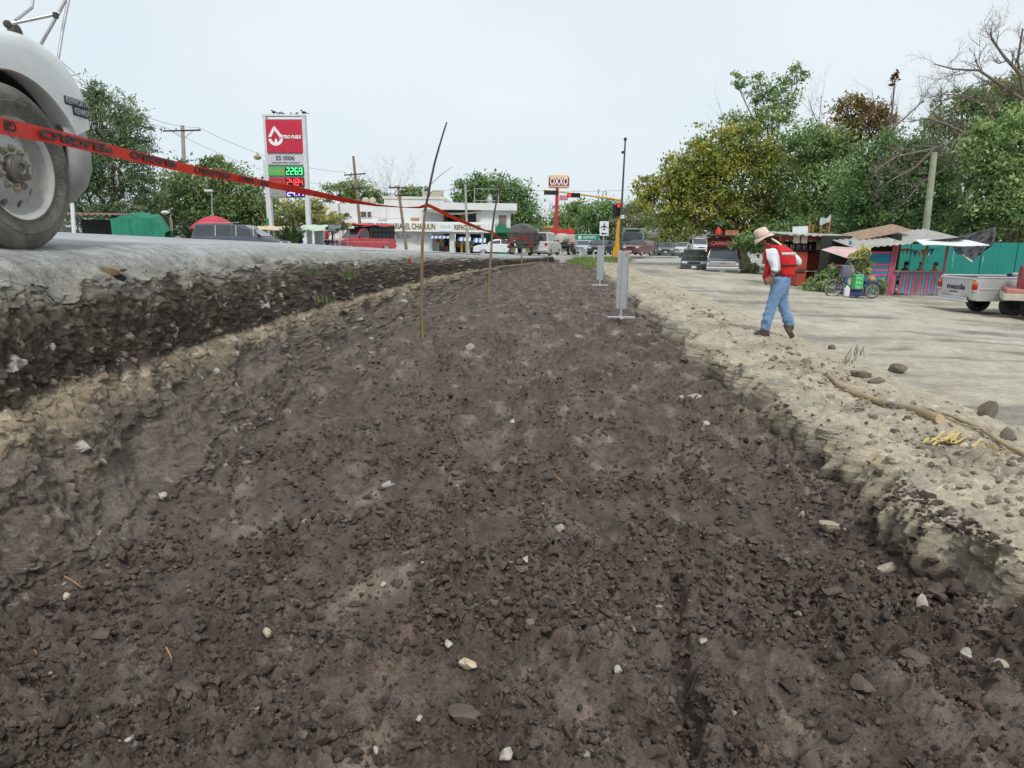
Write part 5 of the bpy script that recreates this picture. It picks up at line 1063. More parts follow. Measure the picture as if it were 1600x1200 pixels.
    for k in range(26):
        px = rn.choice((rn.uniform(679, 702), rn.uniform(712, 730), rn.uniform(735, 751))); part("goods", gm[k % 5], t, lambda q: q.bbox((X(px), rn.uniform(.3, 1.3), Z(rn.uniform(376, 397))), (rn.uniform(.2, .5), .25, rn.uniform(.25, .6)), .02))
    blk("yellow_door", mat("door_yellow", (.55, .42, .06), .6, .1), 720, 724, 371, 402, -.5, -.4); blk("yellow_door", MATS["door_yellow"], 727, 730.5, 371, 402, -.5, -.4)
    st = [mat("awning_blue", (.12, .26, .55), .8, .08), mat("awning_white", (.76, .78, .8), .8, .05)]
    for p0, p1, y0, y1, n in ((674, 704, 368, 372.5, 10), (718, 737, 369.5, 376, 6), (741, 760, 371, 378, 6)):
        for k in range(n):
            a, b_ = X(p0)+(X(p1)-X(p0))*k/n, X(p0)+(X(p1)-X(p0))*(k+1)/n
            part("awning_stripe", st[k % 2], t, lambda q: q.add([(a, -1.0, Z(y0)), (b_, -1.0, Z(y0)), (b_, -1.9, Z(y1-1.5)), (a, -1.9, Z(y1-1.5)), (b_, -1.9, Z(y1)), (a, -1.9, Z(y1))], [(0, 1, 2, 3), (3, 2, 4, 5)]))
    # left wall: small window, painted adverts, mural lines
    blk("window_frame", wt, 564, 582, 331, 341, .08, .25); blk("window", mat("window_brown", (.16, .085, .06), .4, .2), 565, 573.5, 332, 340.5, .04, .2); blk("window", mat("window_brown", (.16, .085, .06), .4), 575.5, 581, 332, 340.5, .04, .2)
    blk("air_conditioner", M["steel"], 594, 605, 344, 347, -.6, .2)
    blue = mat("mural_blue", (.12, .30, .55), .8, .15, 4)
    text("NGK", .9, blue, t, (X(612), -.62, Z(372)), f, "mural_lettering", width=.9, extrude=.004, bold=.02); text("BOSCH", .5, blue, t, (X(632), -.62, Z(371)), f, "mural_lettering", width=1.3, extrude=.004, bold=.01); text("ACDelco", .4, mat("mural_dark", (.2, .22, .25), .8), t, (X(612), -.62, Z(365.5)), f, "mural_lettering", width=1.5, extrude=.004)
    part("mural_figure", mat("mural_olive", (.40, .38, .22), .8, .2, 6), t, lambda q: [q.tube([(X(x), -.61, Z(y)) for x, y in ps], .025, 5) for ps in (((655, 384), (653, 378), (655, 372), (654, 366)), ((655, 372), (658, 368), (659, 364)), ((648, 378), (651, 381), (656, 382), (659, 380)), ((660, 372), (661, 378)))])
    # roof: tanks, posts and dish
    tk = mat("tank_beige", (.50, .44, .34), .85, .1, 3)
    for px in (567, 578): part("water_tank", tk, t, lambda q: q.ball((X(px), 2, Z(314)), (.40, .40, .42), 14, 8), 60)
    for p0, p1, y0, y1 in ((657, 668, 297, 309), (672, 689, 295, 311)): blk("roof_tank", mat("tank_concrete", (.46, .42, .35), .9, .15, 3), p0, p1, y0, y1, 2, 3.2)
    for px in (740, 778): part("roof_post", M["steel"], t, lambda q: q.cyl((X(px), 1.5, Z(319)), (X(px), 1.5, Z(292)), .05))
    part("roof_rail", M["steel"], t, lambda q: [q.cyl((X(740), 1.5, Z(292.5)), (X(778), 1.5, Z(292.5)), .03, n=6), q.cyl((X(740), 1.5, Z(311)), (X(778), 1.5, Z(311)), .03, n=6)])
    q = MB(); q.lathe([(.02, 0), (.3, .04), (.55, .14), (.7, .26)], (0, 0, 0), 'Y', 18); o = q.build("satellite_dish", M["steel"], t, 60, xf=Matrix.Translation((X(764), 1.6, Z(309))) @ Matrix.Rotation(R(-20), 4, 'X') @ Matrix.Scale(.45, 4, (1, 0, 0))); o.modifiers.new("t", 'SOLIDIFY').thickness = .03
    blk("window_shutter", mat("shutter_brown", (.25, .17, .15), .6, .15), 779, 791, 335, 360, -.06, .1)
    blk("terrace_box", mat("box_brown", (.45, .26, .14), .8, .1), 645, 657, 341, 346, -1.2, -.6)
    # dark car shape and board displayed by the mural
    return c
shop()
def green_shop():
    Y = 73.; c = Vector((at(782, 390, Y).x, Y, .1)); t = empty("green_shop", c, 0, "green painted shop with arched awning right of the white shop", "building"); X = lambda p: at(p, 380, Y).x-c.x; Z = lambda p: at(782, p, Y).z-.1
    gm = mat("shop_green", (.018, .20, .10), .75, .12, 2, dirt=.25, dirtc=(.12, .18, .12)); gd = mat("shop_green_dark", (.015, .10, .06), .8, .15, 2)
    part("wall", gm, t, lambda q: q.bbox(((X(756)+X(797))/2, .5, Z(362)/2), (X(797)-X(756), 2, Z(360)), .02)); part("awning", gm, t, lambda q: q.prism([(X(757), Z(366)), (X(806), Z(362)), (X(806), Z(358)), (X(792), Z(356)), (X(786), Z(349)), (X(780), Z(349)), (X(776), Z(355)), (X(758), Z(360))], -1.6, -.4, 'XZ')); part("doorway", gd, t, lambda q: q.box((X(763), -.52, Z(384)), (X(768)-X(759), .06, Z(370)-Z(398)))); part("shutter", gd, t, lambda q: [q.box((X(785), -.52, Z(368)-i*.32), (X(796)-X(774), .05, .05)) for i in range(6)])
    part("planter", mat("pale_stone", (.5, .5, .44), .9, .2), t, lambda q: q.ball((X(774), -.9, Z(384)), (.5, .25, .7), 10, 6))
green_shop()

# ================================================================== JUNCTION IN THE MIDDLE DISTANCE
def GZ(px, py, Y): return at(px, py, Y)          # a point read straight off the photo at a known distance
# store sign on a red column
def store_sign():
    Y = 96.; b0 = at(868, 400, Y); c = Vector((b0.x, Y, .02)); t = empty("store_sign", c, 0, "red and yellow OXXO sign high on a red column", "store sign"); Z = lambda p: at(870, p, Y).z-c.z; X = lambda p: at(p, 290, Y).x-c.x
    rd = mat("column_red", (.50, .03, .04), .5, .1, 2); ye = mat("oxxo_yellow", (.72, .40, .10), .5, .06); wr_ = mat("oxxo_red", (.30, .012, .03), .5, .06); wt = MATS["sign_white"]
    part("column", rd, t, lambda q: q.bbox((0, 0, Z(290)/2), (.45, .45, Z(290)), .03)); part("sign_box", ye, t, lambda q: q.bbox(((X(857)+X(889))/2, -.1, (Z(274)+Z(294))/2), (X(889)-X(857), .5, Z(274)-Z(294)), .16), 40)
    part("sign_face", wr_, t, lambda q: q.bbox(((X(857)+X(889))/2, -.34, (Z(278)+Z(290.5))/2), (X(889)-X(857)+.02, .06, Z(278)-Z(290.5)), .02)); part("sign_edge", wt, t, lambda q: [q.box(((X(857)+X(889))/2, -.36, Z(277.4)), (X(888)-X(858), .05, .08)), q.box(((X(857)+X(889))/2, -.36, Z(291.2)), (X(888)-X(858), .05, .08))])
    text("OXXO", 1.35, wt, t, ((X(857)+X(889))/2, -.39, Z(284.2)), (R(90), 0, 0), "lettering", width=(X(889)-X(857))*.88, extrude=.01, bold=.035)
    part("small_sign", mat("small_sign_pink", (.55, .25, .27), .5, .15, 5), t, lambda q: q.bbox(((X(874.5)+X(888))/2, -.1, (Z(305)+Z(313))/2), (X(888)-X(874.5), .2, Z(305)-Z(313)), .03)); part("ladder", rd, t, lambda q: [q.box((.30, -.2, z), (.06, .3, .04)) for z in np.arange(1, Z(300), .5)])
store_sign()
t = empty("red_hoarding", at(878, 400, 92), 0, "bright red hoarding panels at the foot of the store sign", "hoarding"); t.location.z = .02; q0 = t.location
for i, (x0, x1) in enumerate(((859, 866), (866.5, 872.5), (873, 879), (879.5, 886), (886.5, 897))):
    part("panel", mat("hoarding_red", (.62, .03, .045), .55, .08, 2), t, lambda q: q.bbox(((at(x0, 365, 92).x+at(x1, 365, 92).x)/2-q0.x, 0, (at(870, 358, 92).z+at(870, 371.5, 92).z)/2-q0.z), (at(x1, 365, 92).x-at(x0, 365, 92).x, .12, 1.16), .02))
for x in (861, 880, 895): part("post", M["steel"], t, lambda q: q.cyl((at(x, 365, 92).x-q0.x, .15, 0), (at(x, 365, 92).x-q0.x, .15, at(870, 359, 92).z-q0.z), .06))
# traffic signal: tapered yellow mast, long arm, three heads
def signal():
    Y = 60.; c = at(961.5, 403, Y); t = empty("traffic_signal", c, 0, "yellow mast-arm traffic signal with red lights on the grass corner", "traffic signal"); ym = mat("signal_yellow", (.72, .36, .02), .45, .08, 3, dirt=.2); rel = lambda x, y, yy=Y: at(x, y, yy)-c
    part("mast_foot", ym, t, lambda q: q.loft([[rel(x, 402.5)+Vector((0, dy, -.2 if y == 403 else 0)) if False else Vector(((at(x, y, Y)-c).x, dy, (at(x, y, Y)-c).z)) for x, dy in ((a, -.3), (b_, -.3), (b_, .3), (a, .3))] for y, a, b_ in ((405, 956, 968), (392, 957.5, 967.5), (384, 961, 967), (370, 962, 967))]), 20)
    part("mast", ym, t, lambda q: q.tube([rel(964.5, 372), rel(967.5, 330), rel(968.5, 311)], [.16, .13, .11], 10), 60)
    part("arm", ym, t, lambda q: q.tube([rel(968.5, 313), rel(955, 310.5, Y-.4), rel(915, 305, Y-1.5), rel(880, 300.5, Y-2.4), rel(849, 297, Y-3)], [.085, .075, .065, .055, .05], 8), 60)
    hd = M["black"]; lr = mat("signal_red_lit", (.95, .03, .03), .4, .02, emit=1.6); lo = mat("signal_dark_lens", (.05, .045, .03), .3, .1)
    def head(p, horiz, lit, yaw=0.):
        dx = Vector((.34, 0, 0)) if horiz else Vector((0, 0, -.34)); part("signal_head", hd, t, lambda q: q.bbox(p+dx*1.0, (1.06 if horiz else .36, .22, .36 if horiz else 1.06), .03))
        for k in range(3):
            cc = p+dx*k+Vector((0, -.12, 0)); part("lens", lr if (k == 0 and lit) else lo, t, lambda q: q.lathe([(.001, -.02), (.11, -.02), (.125, 0)], cc, 'Y', 14)); part("visor", hd, t, lambda q: q.loft([[cc+Vector((.14*math.cos(a), y, .14*math.sin(a))) for a in np.linspace(-.3, math.pi+.3, 9)] for y in (.0, -.2)], closed=False, cap=False))
    head(rel(890, 305, Y-2.1), True, True); part("signal_head", hd, t, lambda q: [q.bbox(rel(861, 301, Y-2.9), (1.15, .25, .34), .03)]); head(rel(966.5, 321.5, Y-.25), False, True); part("signal_head", hd, t, lambda q: [q.bbox(rel(960, 330, Y), (.30, .45, 1.05), .03)])
    part("control_box", M["white"], t, lambda q: q.bbox(rel(972, 339), (.35, .3, .32), .03))
    for p_, hz in ((rel(890, 305, Y-2.1), 1),): part("hanger", ym, t, lambda q: q.tube([p_+Vector((.34, 0, .15)), p_+Vector((.34, .1, .45))], .03, 6))
    return c
SG = signal()
t = pole("lighting_mast", "tall slender dark mast just right of the traffic signal", "mast", [at(967.5, 405, 61.5), at(971, 330, 61.5), at(977, 220, 61.5)], .12, .07, mat("mast_green_black", (.06, .08, .075), .5, .15)); tl = t.location
part("mast_top", M["dark"], t, lambda q: [q.lathe([(.02, .25), (.16, .12), (.12, 0), (.05, -.1)], at(977, 219, 61.5)-tl, 'Z', 10)]); part("camera_unit", M["dark"], t, lambda q: [q.ball(at(973, 238, 61.3)-tl, .13, 8, 6), q.tube([at(973, 237, 61.3)-tl, at(976, 236, 61.5)-tl], .03, 5)])
# airport direction sign
t = empty("airport_sign", at(943.5, 404, 40), 0, "white road sign with a blue aeroplane and arrow panel", "road sign"); c = t.location; rel = lambda x, y: at(x, y, 40)-c
part("post", M["steel"], t, lambda q: q.cyl(Vector((0, 0, -.3)), Vector((rel(943, 347).x, 0, rel(943, 347).z)), .035)); part("plate", M["white"], t, lambda q: q.bbox(rel(943.8, 354)+Vector((0, -.05, 0)), (.52, .02, .58), .008)); part("arrow_plate", M["white"], t, lambda q: q.bbox(rel(943.8, 365)+Vector((0, -.05, 0)), (.52, .02, .24), .008))
bl = mat("sign_navy", (.015, .03, .12), .5, .05); pc = rel(943.8, 354)+Vector((0, -.065, 0)); part("aeroplane", bl, t, lambda q: [q.prism([(pc.x+a, pc.z+b_) for a, b_ in ((0, .22), (.03, .16), (.03, .06), (.20, -.04), (.20, -.08), (.03, -.03), (.025, -.13), (.08, -.18), (.08, -.21), (0, -.19), (-.08, -.21), (-.08, -.18), (-.025, -.13), (-.03, -.03), (-.20, -.08), (-.20, -.04), (-.03, .06), (-.03, .16))], pc.y-.004, pc.y+.004, 'XZ')])
pa = rel(943.8, 365)+Vector((0, -.065, 0)); part("arrow", bl, t, lambda q: [q.prism([(pa.x+a, pa.z+b_) for a, b_ in ((-.18, 0), (-.06, .08), (-.06, .035), (.18, .03), (.18, -.03), (-.06, -.035), (-.06, -.08))], pa.y-.004, pa.y+.004, 'XZ')])
# green highway sign
t = empty("highway_sign", at(919, 400, 78), 0, "long green highway direction sign behind the queue of cars", "road sign"); c = t.location; rel = lambda x, y: at(x, y, 78)-c; gs = mat("highway_green", (.015, .26, .16), .45, .06)
part("plate", gs, t, lambda q: q.bbox(rel(919, 371)+Vector((0, -.06, 0)), ((at(936.5, 371, 78)-at(901.5, 371, 78)).x, .05, .74), .02)); [part("post", M["steel"], t, lambda q: q.cyl(Vector((rel(x, 371).x, 0, 0)), Vector((rel(x, 371).x, 0, rel(x, 368).z)), .06)) for x in (906, 932)]
wt = MATS["sign_white"]; part("border", wt, t, lambda q: [q.box(rel(919, y)+Vector((0, -.095, 0)), (2.46, .015, .035)) for y in (366.6, 375.4)]); part("shield", wt, t, lambda q: q.lathe([(.001, -.01), (.2, -.01), (.2, 0)], rel(906, 371)+Vector((0, -.10, 0)), 'Y', 14)); text("AEROPUERTO", .38, wt, t, rel(921, 371)+Vector((0, -.1, 0)), (R(90), 0, 0), "lettering", width=1.45, extrude=.004, bold=.006); text("1", .4, gs, t, rel(906, 371)+Vector((0, -.115, 0)), (R(90), 0, 0), "lettering", extrude=.003)

# ---- vehicles waiting at the junction
def VG(px, py, Y): p = at(px, py, Y); return (p.x, Y, p.z)
car("white_sedan", "white sedan side-on in front of the green shop", "car", VG(777, 398, 62), R(90), paint("car_white", (.70, .72, .74), .12), 4.2, 1.7, 1.40, "sedan")
def stake_truck():
    c = VG(817, 397, 52); t = empty("stake_truck", c, R(-10), "old stake truck with a rounded grey tarpaulin load, seen from behind", "truck"); rk = mat("truck_brown", (.075, .06, .055), .8, .3, 5, dirt=.4); tm = mat("grey_tarp", (.12, .118, .115), .8, .3, 3, bump=.4, dirt=.4, dirtc=(.2, .19, .17))
    for sd in (-1, 1):
        for k in range(5): part("side_board", rk, t, lambda q: q.box((sd*.98, .3, .92+k*.15), (.05, 3.0, .12)))
    for k in range(5): part("tail_board", rk, t, lambda q: q.box((0, -1.2, .92+k*.15), (1.95, .05, .12)))
    for x in (-.9, -.3, .3, .9): part("tail_post", rk, t, lambda q: q.box((x, -1.235, 1.2), (.06, .04, .80)))
    part("deck", rk, t, lambda q: q.box((0, .3, .80), (2.0, 3.1, .10))); part("load", tm, t, lambda q: q.loft([[(x*k, y, 1.45+(z)*k) for x, z in [(.95*math.cos(a), .78*max(0, math.sin(a))**.8) for a in np.linspace(0, math.pi, 15)]] for y, k in ((-1.15, .86), (-.8, .98), (0, 1.03), (1.0, 1.0), (1.7, .9))]), 60)
    part("bumper", M["dark"], t, lambda q: q.box((0, -1.3, .52), (1.9, .08, .16)))
    for sd in (-1, 1): part("tail_light", M["red_lens"], t, lambda q: q.box((sd*.8, -1.35, .66), (.2, .04, .12))); part("mud_flap", mat("flap_yellow", (.5, .42, .16), .8, .2), t, lambda q: q.box((sd*.55, -1.1, .35), (.34, .03, .4))); wheel(t, sd*.75, -.5, .42, .26, sd); wheel(t, sd*.75, 2.9, .42, .22, sd)
    part("cab", paint("cab_grey", (.2, .2, .2)), t, lambda q: q.loft([[(sx*w, y, z) for sx, w, z in ((-1, .9, .6), (-1, .92, 1.3), (-1, .75, 1.95), (1, .75, 1.95), (1, .92, 1.3), (1, .9, .6))] for y in (1.9, 3.0)])); part("hood", MATS["cab_grey"], t, lambda q: q.bbox((0, 3.5, .95), (1.5, 1.1, .7), .08)); part("rear_window", M["glass"], t, lambda q: q.box((0, 1.89, 1.6), (1.2, .02, .4)))
stake_truck()
t = car("white_pickup", "white double-cab pickup with a red square on its tail, beside the stake truck", "pickup truck", VG(850, 399, 56), R(-16), paint("pickup_white", (.70, .71, .70), .2), 4.9, 1.8, 1.85, "suv", wr=.37)
part("red_square", MATS["hoarding_red"], t, lambda q: q.box((-.32, -2.48, .98), (.5, .05, .36)))
def flatbed():
    c = VG(879, 398, 70); t = empty("flatbed_truck", c, R(-14), "dark flatbed truck with pale cab and red rail, queueing under the hoarding", "truck"); dk = M["dark"]
    part("deck", dk, t, lambda q: q.box((0, -.6, 1.0), (2.1, 4.0, .14))); part("chassis", dk, t, lambda q: [q.box((sx*.4, 0, .75), (.12, 5.6, .22)) for sx in (-1, 1)]); part("cab", paint("cab_cream", (.55, .52, .44)), t, lambda q: q.loft([[(sx*w, y, z) for sx, w, z in ((-1, .98, .6), (-1, 1.0, 1.35), (-1, .85, 2.05), (1, .85, 2.05), (1, 1.0, 1.35), (1, .98, .6))] for y in (1.6, 3.1)]), 30); part("cargo_tank", mat("tank_pale", (.55, .52, .45), .7, .15), t, lambda q: q.lathe([(.02, -2.3), (.45, -2.2), (.5, -2.0), (.5, 1.1), (.45, 1.3), (.02, 1.4)], (0, 0, 1.60), 'Y', 16), 50)
    part("rail", MATS["hoarding_red"], t, lambda q: [q.box((1.06, -.6, 1.22), (.05, 4.0, .08)), q.box((-1.06, -.6, 1.22), (.05, 4.0, .08))]); part("windshield", M["glass"], t, lambda q: q.box((0, 3.11, 1.7), (1.5, .03, .5))); part("side_window", M["glass"], t, lambda q: [q.box((sx*.94, 2.4, 1.65), (.06, .8, .4)) for sx in (1,)]); part("spare_wheel", M["rubber"], t, lambda q: q.lathe([(.2, -.1), (.42, -.1), (.45, 0), (.42, .1), (.2, .1)], (1.0, -.2, .75), 'X', 18, True), 40)
    for y in (-1.6, 2.3):
        for sd in (-1, 1): wheel(t, sd*.9, y, .45, .26, sd)
flatbed()
def tagged_car(px, py, Y, rz, nm, label, cat, cl, st="sedan", L=4.2, W=1.75, H=1.45): return car(nm, label, cat, VG(px, py, Y), rz, paint(nm+"_paint", cl, .15), L, W, H, st)
tagged_car(911, 397, 74, R(165), "silver_car", "pale silver blue car facing the camera left of the dark car", "car", (.42, .50, .60), "hatch"); tagged_car(938, 398, 68, R(160), "black_car", "black car beneath the green highway sign", "car", (.025, .028, .034), "hatch", 4.0); tagged_car(926, 391, 92, R(175), "white_van", "white van waiting behind the black car", "van", (.62, .64, .66), "van", 4.8, 1.9, 2.0)
tagged_car(954, 397, 76, R(170), "blue_car", "dark blue car half hidden by the yellow signal mast", "car", (.03, .045, .09), "sedan"); tagged_car(895, 392, 90, R(175), "grey_car", "small grey car behind the flatbed truck", "car", (.28, .29, .3), "sedan"); tagged_car(997, 399, 70, R(150), "maroon_car", "maroon station wagon in front of the bus", "car", (.13, .025, .03), "suv", 4.5, 1.8, 1.55)
tagged_car(1041, 399, 78, R(165), "slate_car", "slate grey car alone at the far side of the dirt lot", "car", (.10, .115, .135), "sedan"); tagged_car(1068, 398, 82, R(140), "white_coupe", "white car parked by the far low wall", "car", (.68, .69, .69), "sedan"); tagged_car(1090, 396, 80, R(175), "white_hatchback", "white hatchback right behind the dark small pickup", "car", (.62, .64, .65), "van", 4.3, 1.8, 1.75)
def bus():
    c = VG(1001, 396, 80); t = empty("bus", c, R(158), "grey green bus with a row of windows at the edge of the lot", "bus"); bm_ = paint("bus_green", (.14, .19, .17), .2); L_, W_, H_ = 9.5, 2.4, 2.75
    part("body", bm_, t, lambda q: q.bbox((0, 0, .45+(H_-.45)/2), (W_, L_, H_-.45), .15), 40); part("windshield", M["glass"], t, lambda q: q.bbox((0, L_/2, 1.85), (W_*.86, .05, .95), .05)); part("destination_board", M["black"], t, lambda q: q.box((0, L_/2+.01, 2.5), (1.6, .04, .22)))
    for sd in (-1, 1):
        for k in range(7): part("side_window", M["glass"], t, lambda q: q.bbox((sd*W_/2, L_/2-1.0-k*1.22, 1.85), (.05, 1.05, .75), .02))
        part("headlight", M["clear"], t, lambda q: q.lathe([(.001, L_/2+.03), (.13, L_/2+.02), (.14, L_/2-.02)], (sd*.85, 0, .85), 'Y', 12))
        for y in (3.0, -2.8): wheel(t, sd*(W_/2-.14), y, .46, .26, sd)
        part("side_mirror", M["black"], t, lambda q: q.bbox((sd*(W_/2+.2), L_/2+.1, 2.0), (.14, .1, .35), .03))
    part("bumper", M["dark"], t, lambda q: q.bbox((0, L_/2+.04, .5), (W_*.98, .12, .26), .04)); part("roof_rack", M["steel"], t, lambda q: [q.box((sx*.9, -.5, H_+.1), (.05, 7.0, .05)) for sx in (-1, 1)]); part("grille", M["dark"], t, lambda q: q.box((0, L_/2+.01, 1.05), (1.1, .04, .35)))
bus()
car("small_pickup", "dark grey small pickup facing the camera on the dirt lot", "pickup truck", VG(1083, 425, 46), R(166), paint("strada_grey", (.035, .042, .052), .2), 4.3, 1.68, 1.50, "hatch", wr=.31)
def camaron():
    c = VG(1127, 430, 43.5); pm = paint("pickup_grey", (.155, .19, .20), .3); t = car("food_pickup", "grey pickup carrying a dark red food stand lettered CAMARON", "pickup truck", c, R(164), pm, 5.2, 1.9, 1.72, "pickup", wr=.36)
    part("chrome_grille", M["chrome"], t, lambda q: [q.bbox((0, 2.62, .78), (1.5, .05, .28), .02)]+[q.box((0, 2.65, .68+k*.07), (1.4, .02, .02)) for k in range(4)]); part("chrome_bumper", M["chrome"], t, lambda q: q.bbox((0, 2.68, .50), (1.85, .12, .2), .04)); part("emblem_bar", MATS["hoarding_red"], t, lambda q: q.box((0, 2.67, .80), (.3, .02, .05)))
    mr = mat("stand_maroon", (.085, .012, .016), .7, .15, 3); part("stand_front", mr, t, lambda q: q.bbox((0, .72, 2.02), (1.92, .06, .62), .02)); part("stand_box", mr, t, lambda q: q.bbox((0, -.9, 1.65), (1.95, 3.1, 1.2), .03)); part("stand_roof", M["black"], t, lambda q: q.bbox((0, -.5, 2.42), (2.15, 3.0, .10), .02))
    text("CAMARON", .34, MATS["hoarding_red"] if False else mat("letter_salmon", (.55, .13, .10), .6), t, (0, .757, 1.98), (R(90), 0, R(180)), "lettering", width=1.5, extrude=.006, bold=.008)
    part("gas_cylinder", mat("cylinder_red", (.55, .03, .03), .5, .1), t, lambda q: q.lathe([(.02, 2.95), (.08, 2.9), (.2, 2.75), (.22, 2.5)], (.35, -.2, 0), 'Z', 14), 50); part("roof_goods", mat("goods_orange", (.5, .2, .12), .7, .3), t, lambda q: [q.bbox((-.45, -.3, 2.62), (.8, .5, .32), .03)]); part("bucket", mat("bucket_teal", (.05, .28, .26), .5), t, lambda q: q.lathe([(.16, 3.1), (.22, 3.25), (.24, 3.3)], (.28, -.4, 0), 'Z', 14))
    part("side_banner", M["plate"], t, lambda q: q.box((-1.05, .3, 1.7), (.03, .5, 1.3)))
camaron()
# low buildings and wall beyond the lot
def low_house(label, p0, p1, y0, y1, Y, m, roofm):
    a, b_ = at(p0, y1, Y), at(p1, y1, Y); c = Vector(((a.x+b_.x)/2, Y, -.05)); t = empty("low_house", c, 0, label, "building"); h = at((p0+p1)/2, y0, Y).z-c.z; w = b_.x-a.x
    part("wall", m, t, lambda q: q.bbox((0, 2, h/2), (w, 4, h), .03)); part("roof", roofm, t, lambda q: q.bbox((0, 1.8, h+.1), (w+.5, 4.8, .2), .03)); part("door", M["dark"], t, lambda q: q.box((-w*.2, -.02, 1.0), (.9, .08, 2.0))); part("window", M["glass"], t, lambda q: q.box((w*.22, -.02, 1.5), (1.0, .08, .8)))
low_house("ochre low house behind the parked white cars", 1085, 1107, 372, 397, 95, mat("ochre_wall", (.46, .36, .16), .9, .15), M["concrete"]); low_house("white low house with flat roof seen through the tree", 1098, 1128, 362, 397, 104, M["white"], mat("tin_pale", (.55, .57, .58), .6, .1)); low_house("grey block house along the far lane", 1045, 1080, 378, 398, 110, mat("block_grey", (.30, .29, .27), .9, .15), mat("tin_tan", (.42, .36, .28), .8, .1)); low_house("beige warehouse behind the stake truck", 822, 862, 354, 396, 100, mat("beige_wall", (.46, .40, .30), .9, .12), M["concrete"]); low_house("cream kiosk wall beside the red hoarding", 848, 860, 356, 396, 94, mat("cream_wall", (.66, .60, .40), .9, .08), mat("kiosk_trim", (.7, .45, .1), .7))
t = empty("boundary_wall", at(1060, 399, 90), 0, "dark low block wall along the far edge of the lot", "wall"); t.location.z = -.02; part("wall", mat("dark_block", (.13, .12, .115), .9, .25, 2), t, lambda q: q.box((0, 0, .8), (7.6, .2, 1.6))); part("coping", M["concrete"], t, lambda q: q.box((0, 0, 1.64), (7.7, .3, .1)))
# grass corner of the traffic island
def island():
    n = 90; xs = np.linspace(0, 1, n)[None, :]; ys = np.linspace(0, 1, 70)[:, None]; Y = 45+(64-45)*ys+0*xs; x0 = np.interp(Y, [45, 50, 64], [4.9, 4.3, 4.6]); x1 = np.interp(Y, [45, 50, 58, 64], [7.0, 7.6, 10.4, 11.6]); X = x0+(x1-x0)*xs
    e = np.minimum(np.minimum(xs, 1-xs)*5, np.minimum(ys, 1-ys)*5).clip(0, 1); Z = -.12+.42*sstep(0, 1, e)+.10*fbm(X*.6, Y*.6, 701, 3)
    C = mixc(colr((.14, .20, .06), X.shape), (.25, .20, .12), sstep(.2, .7, fbm(X*.9, Y*.9, 702, 3)) + sstep(.3, 0, e)*.8*(1-sstep(.2, .7, fbm(X*.9, Y*.9, 702, 3))))
    grid_mesh("grass_island", X, Y, Z, C, sand_m, "grassy corner of the junction above the trench end"); return X, Y, Z, e
IX, IY, IZ, IE = island()
def blades(name, pts, label, m, parent=None):
    """pts: (x, y, z, height, lean) -> one joined mesh of thin blades"""
    rn = np.random.RandomState(len(pts)+1); V = []; Fc = []; T = []; k = 0
    for (x, y, z, h, ln) in pts:
        a = rn.rand()*6.283; w = h*.025+.0025; lx, ly = ln*h*math.cos(a), ln*h*math.sin(a); px_, py_ = -math.sin(a)*w, math.cos(a)*w; tv = rn.rand()
        V += [(x-px_, y-py_, z), (x+px_, y+py_, z), (x+lx*.4+px_*.8, y+ly*.4+py_*.8, z+h*.6), (x+lx*.4-px_*.8, y+ly*.4-py_*.8, z+h*.6), (x+lx, y+ly, z+h)]; Fc += [(k, k+1, k+2, k+3), (k+3, k+2, k+4)]; T += [tv]*5; k += 5
    me = bpy.data.meshes.new(name); me.from_pydata(V, [], Fc); a = me.attributes.new("tint", 'FLOAT', 'POINT'); a.data.foreach_set("value", T); o = link_mesh(name, me, m, parent); return tag(o, label, kind="stuff")
grass_m = leaf_mat("grass_blades", (.08, .15, .03), (.26, .36, .10), (.36, .36, .15), .3)
rn = np.random.RandomState(8); ii = rn.randint(0, IX.size, 9000); P_ = [(IX.ravel()[i]+rn.uniform(-.1, .1), IY.ravel()[i]+rn.uniform(-.15, .15), IZ.ravel()[i]-.02, rn.uniform(.12, .34), rn.uniform(.1, .6)) for i in ii if IE.ravel()[i] > .12]
blades("island_grass", P_, "bright green grass covering the junction corner", grass_m)
for i, (px, py) in enumerate(((906, 402), (928, 406))): t = pole("marker_post", ("thin white marker post on the grass corner nearest the cars", "thin white marker post in the middle of the grass corner")[i], "post", [at(px, py, 52), at(px, py-14, 52)], .04, .04, M["white"], "white marker posts"); part("band", MATS["orange_reflector"], t, lambda q: q.cyl(at(px, py-12.5, 52)-t.location, at(px, py-11.5, 52)-t.location, .045))

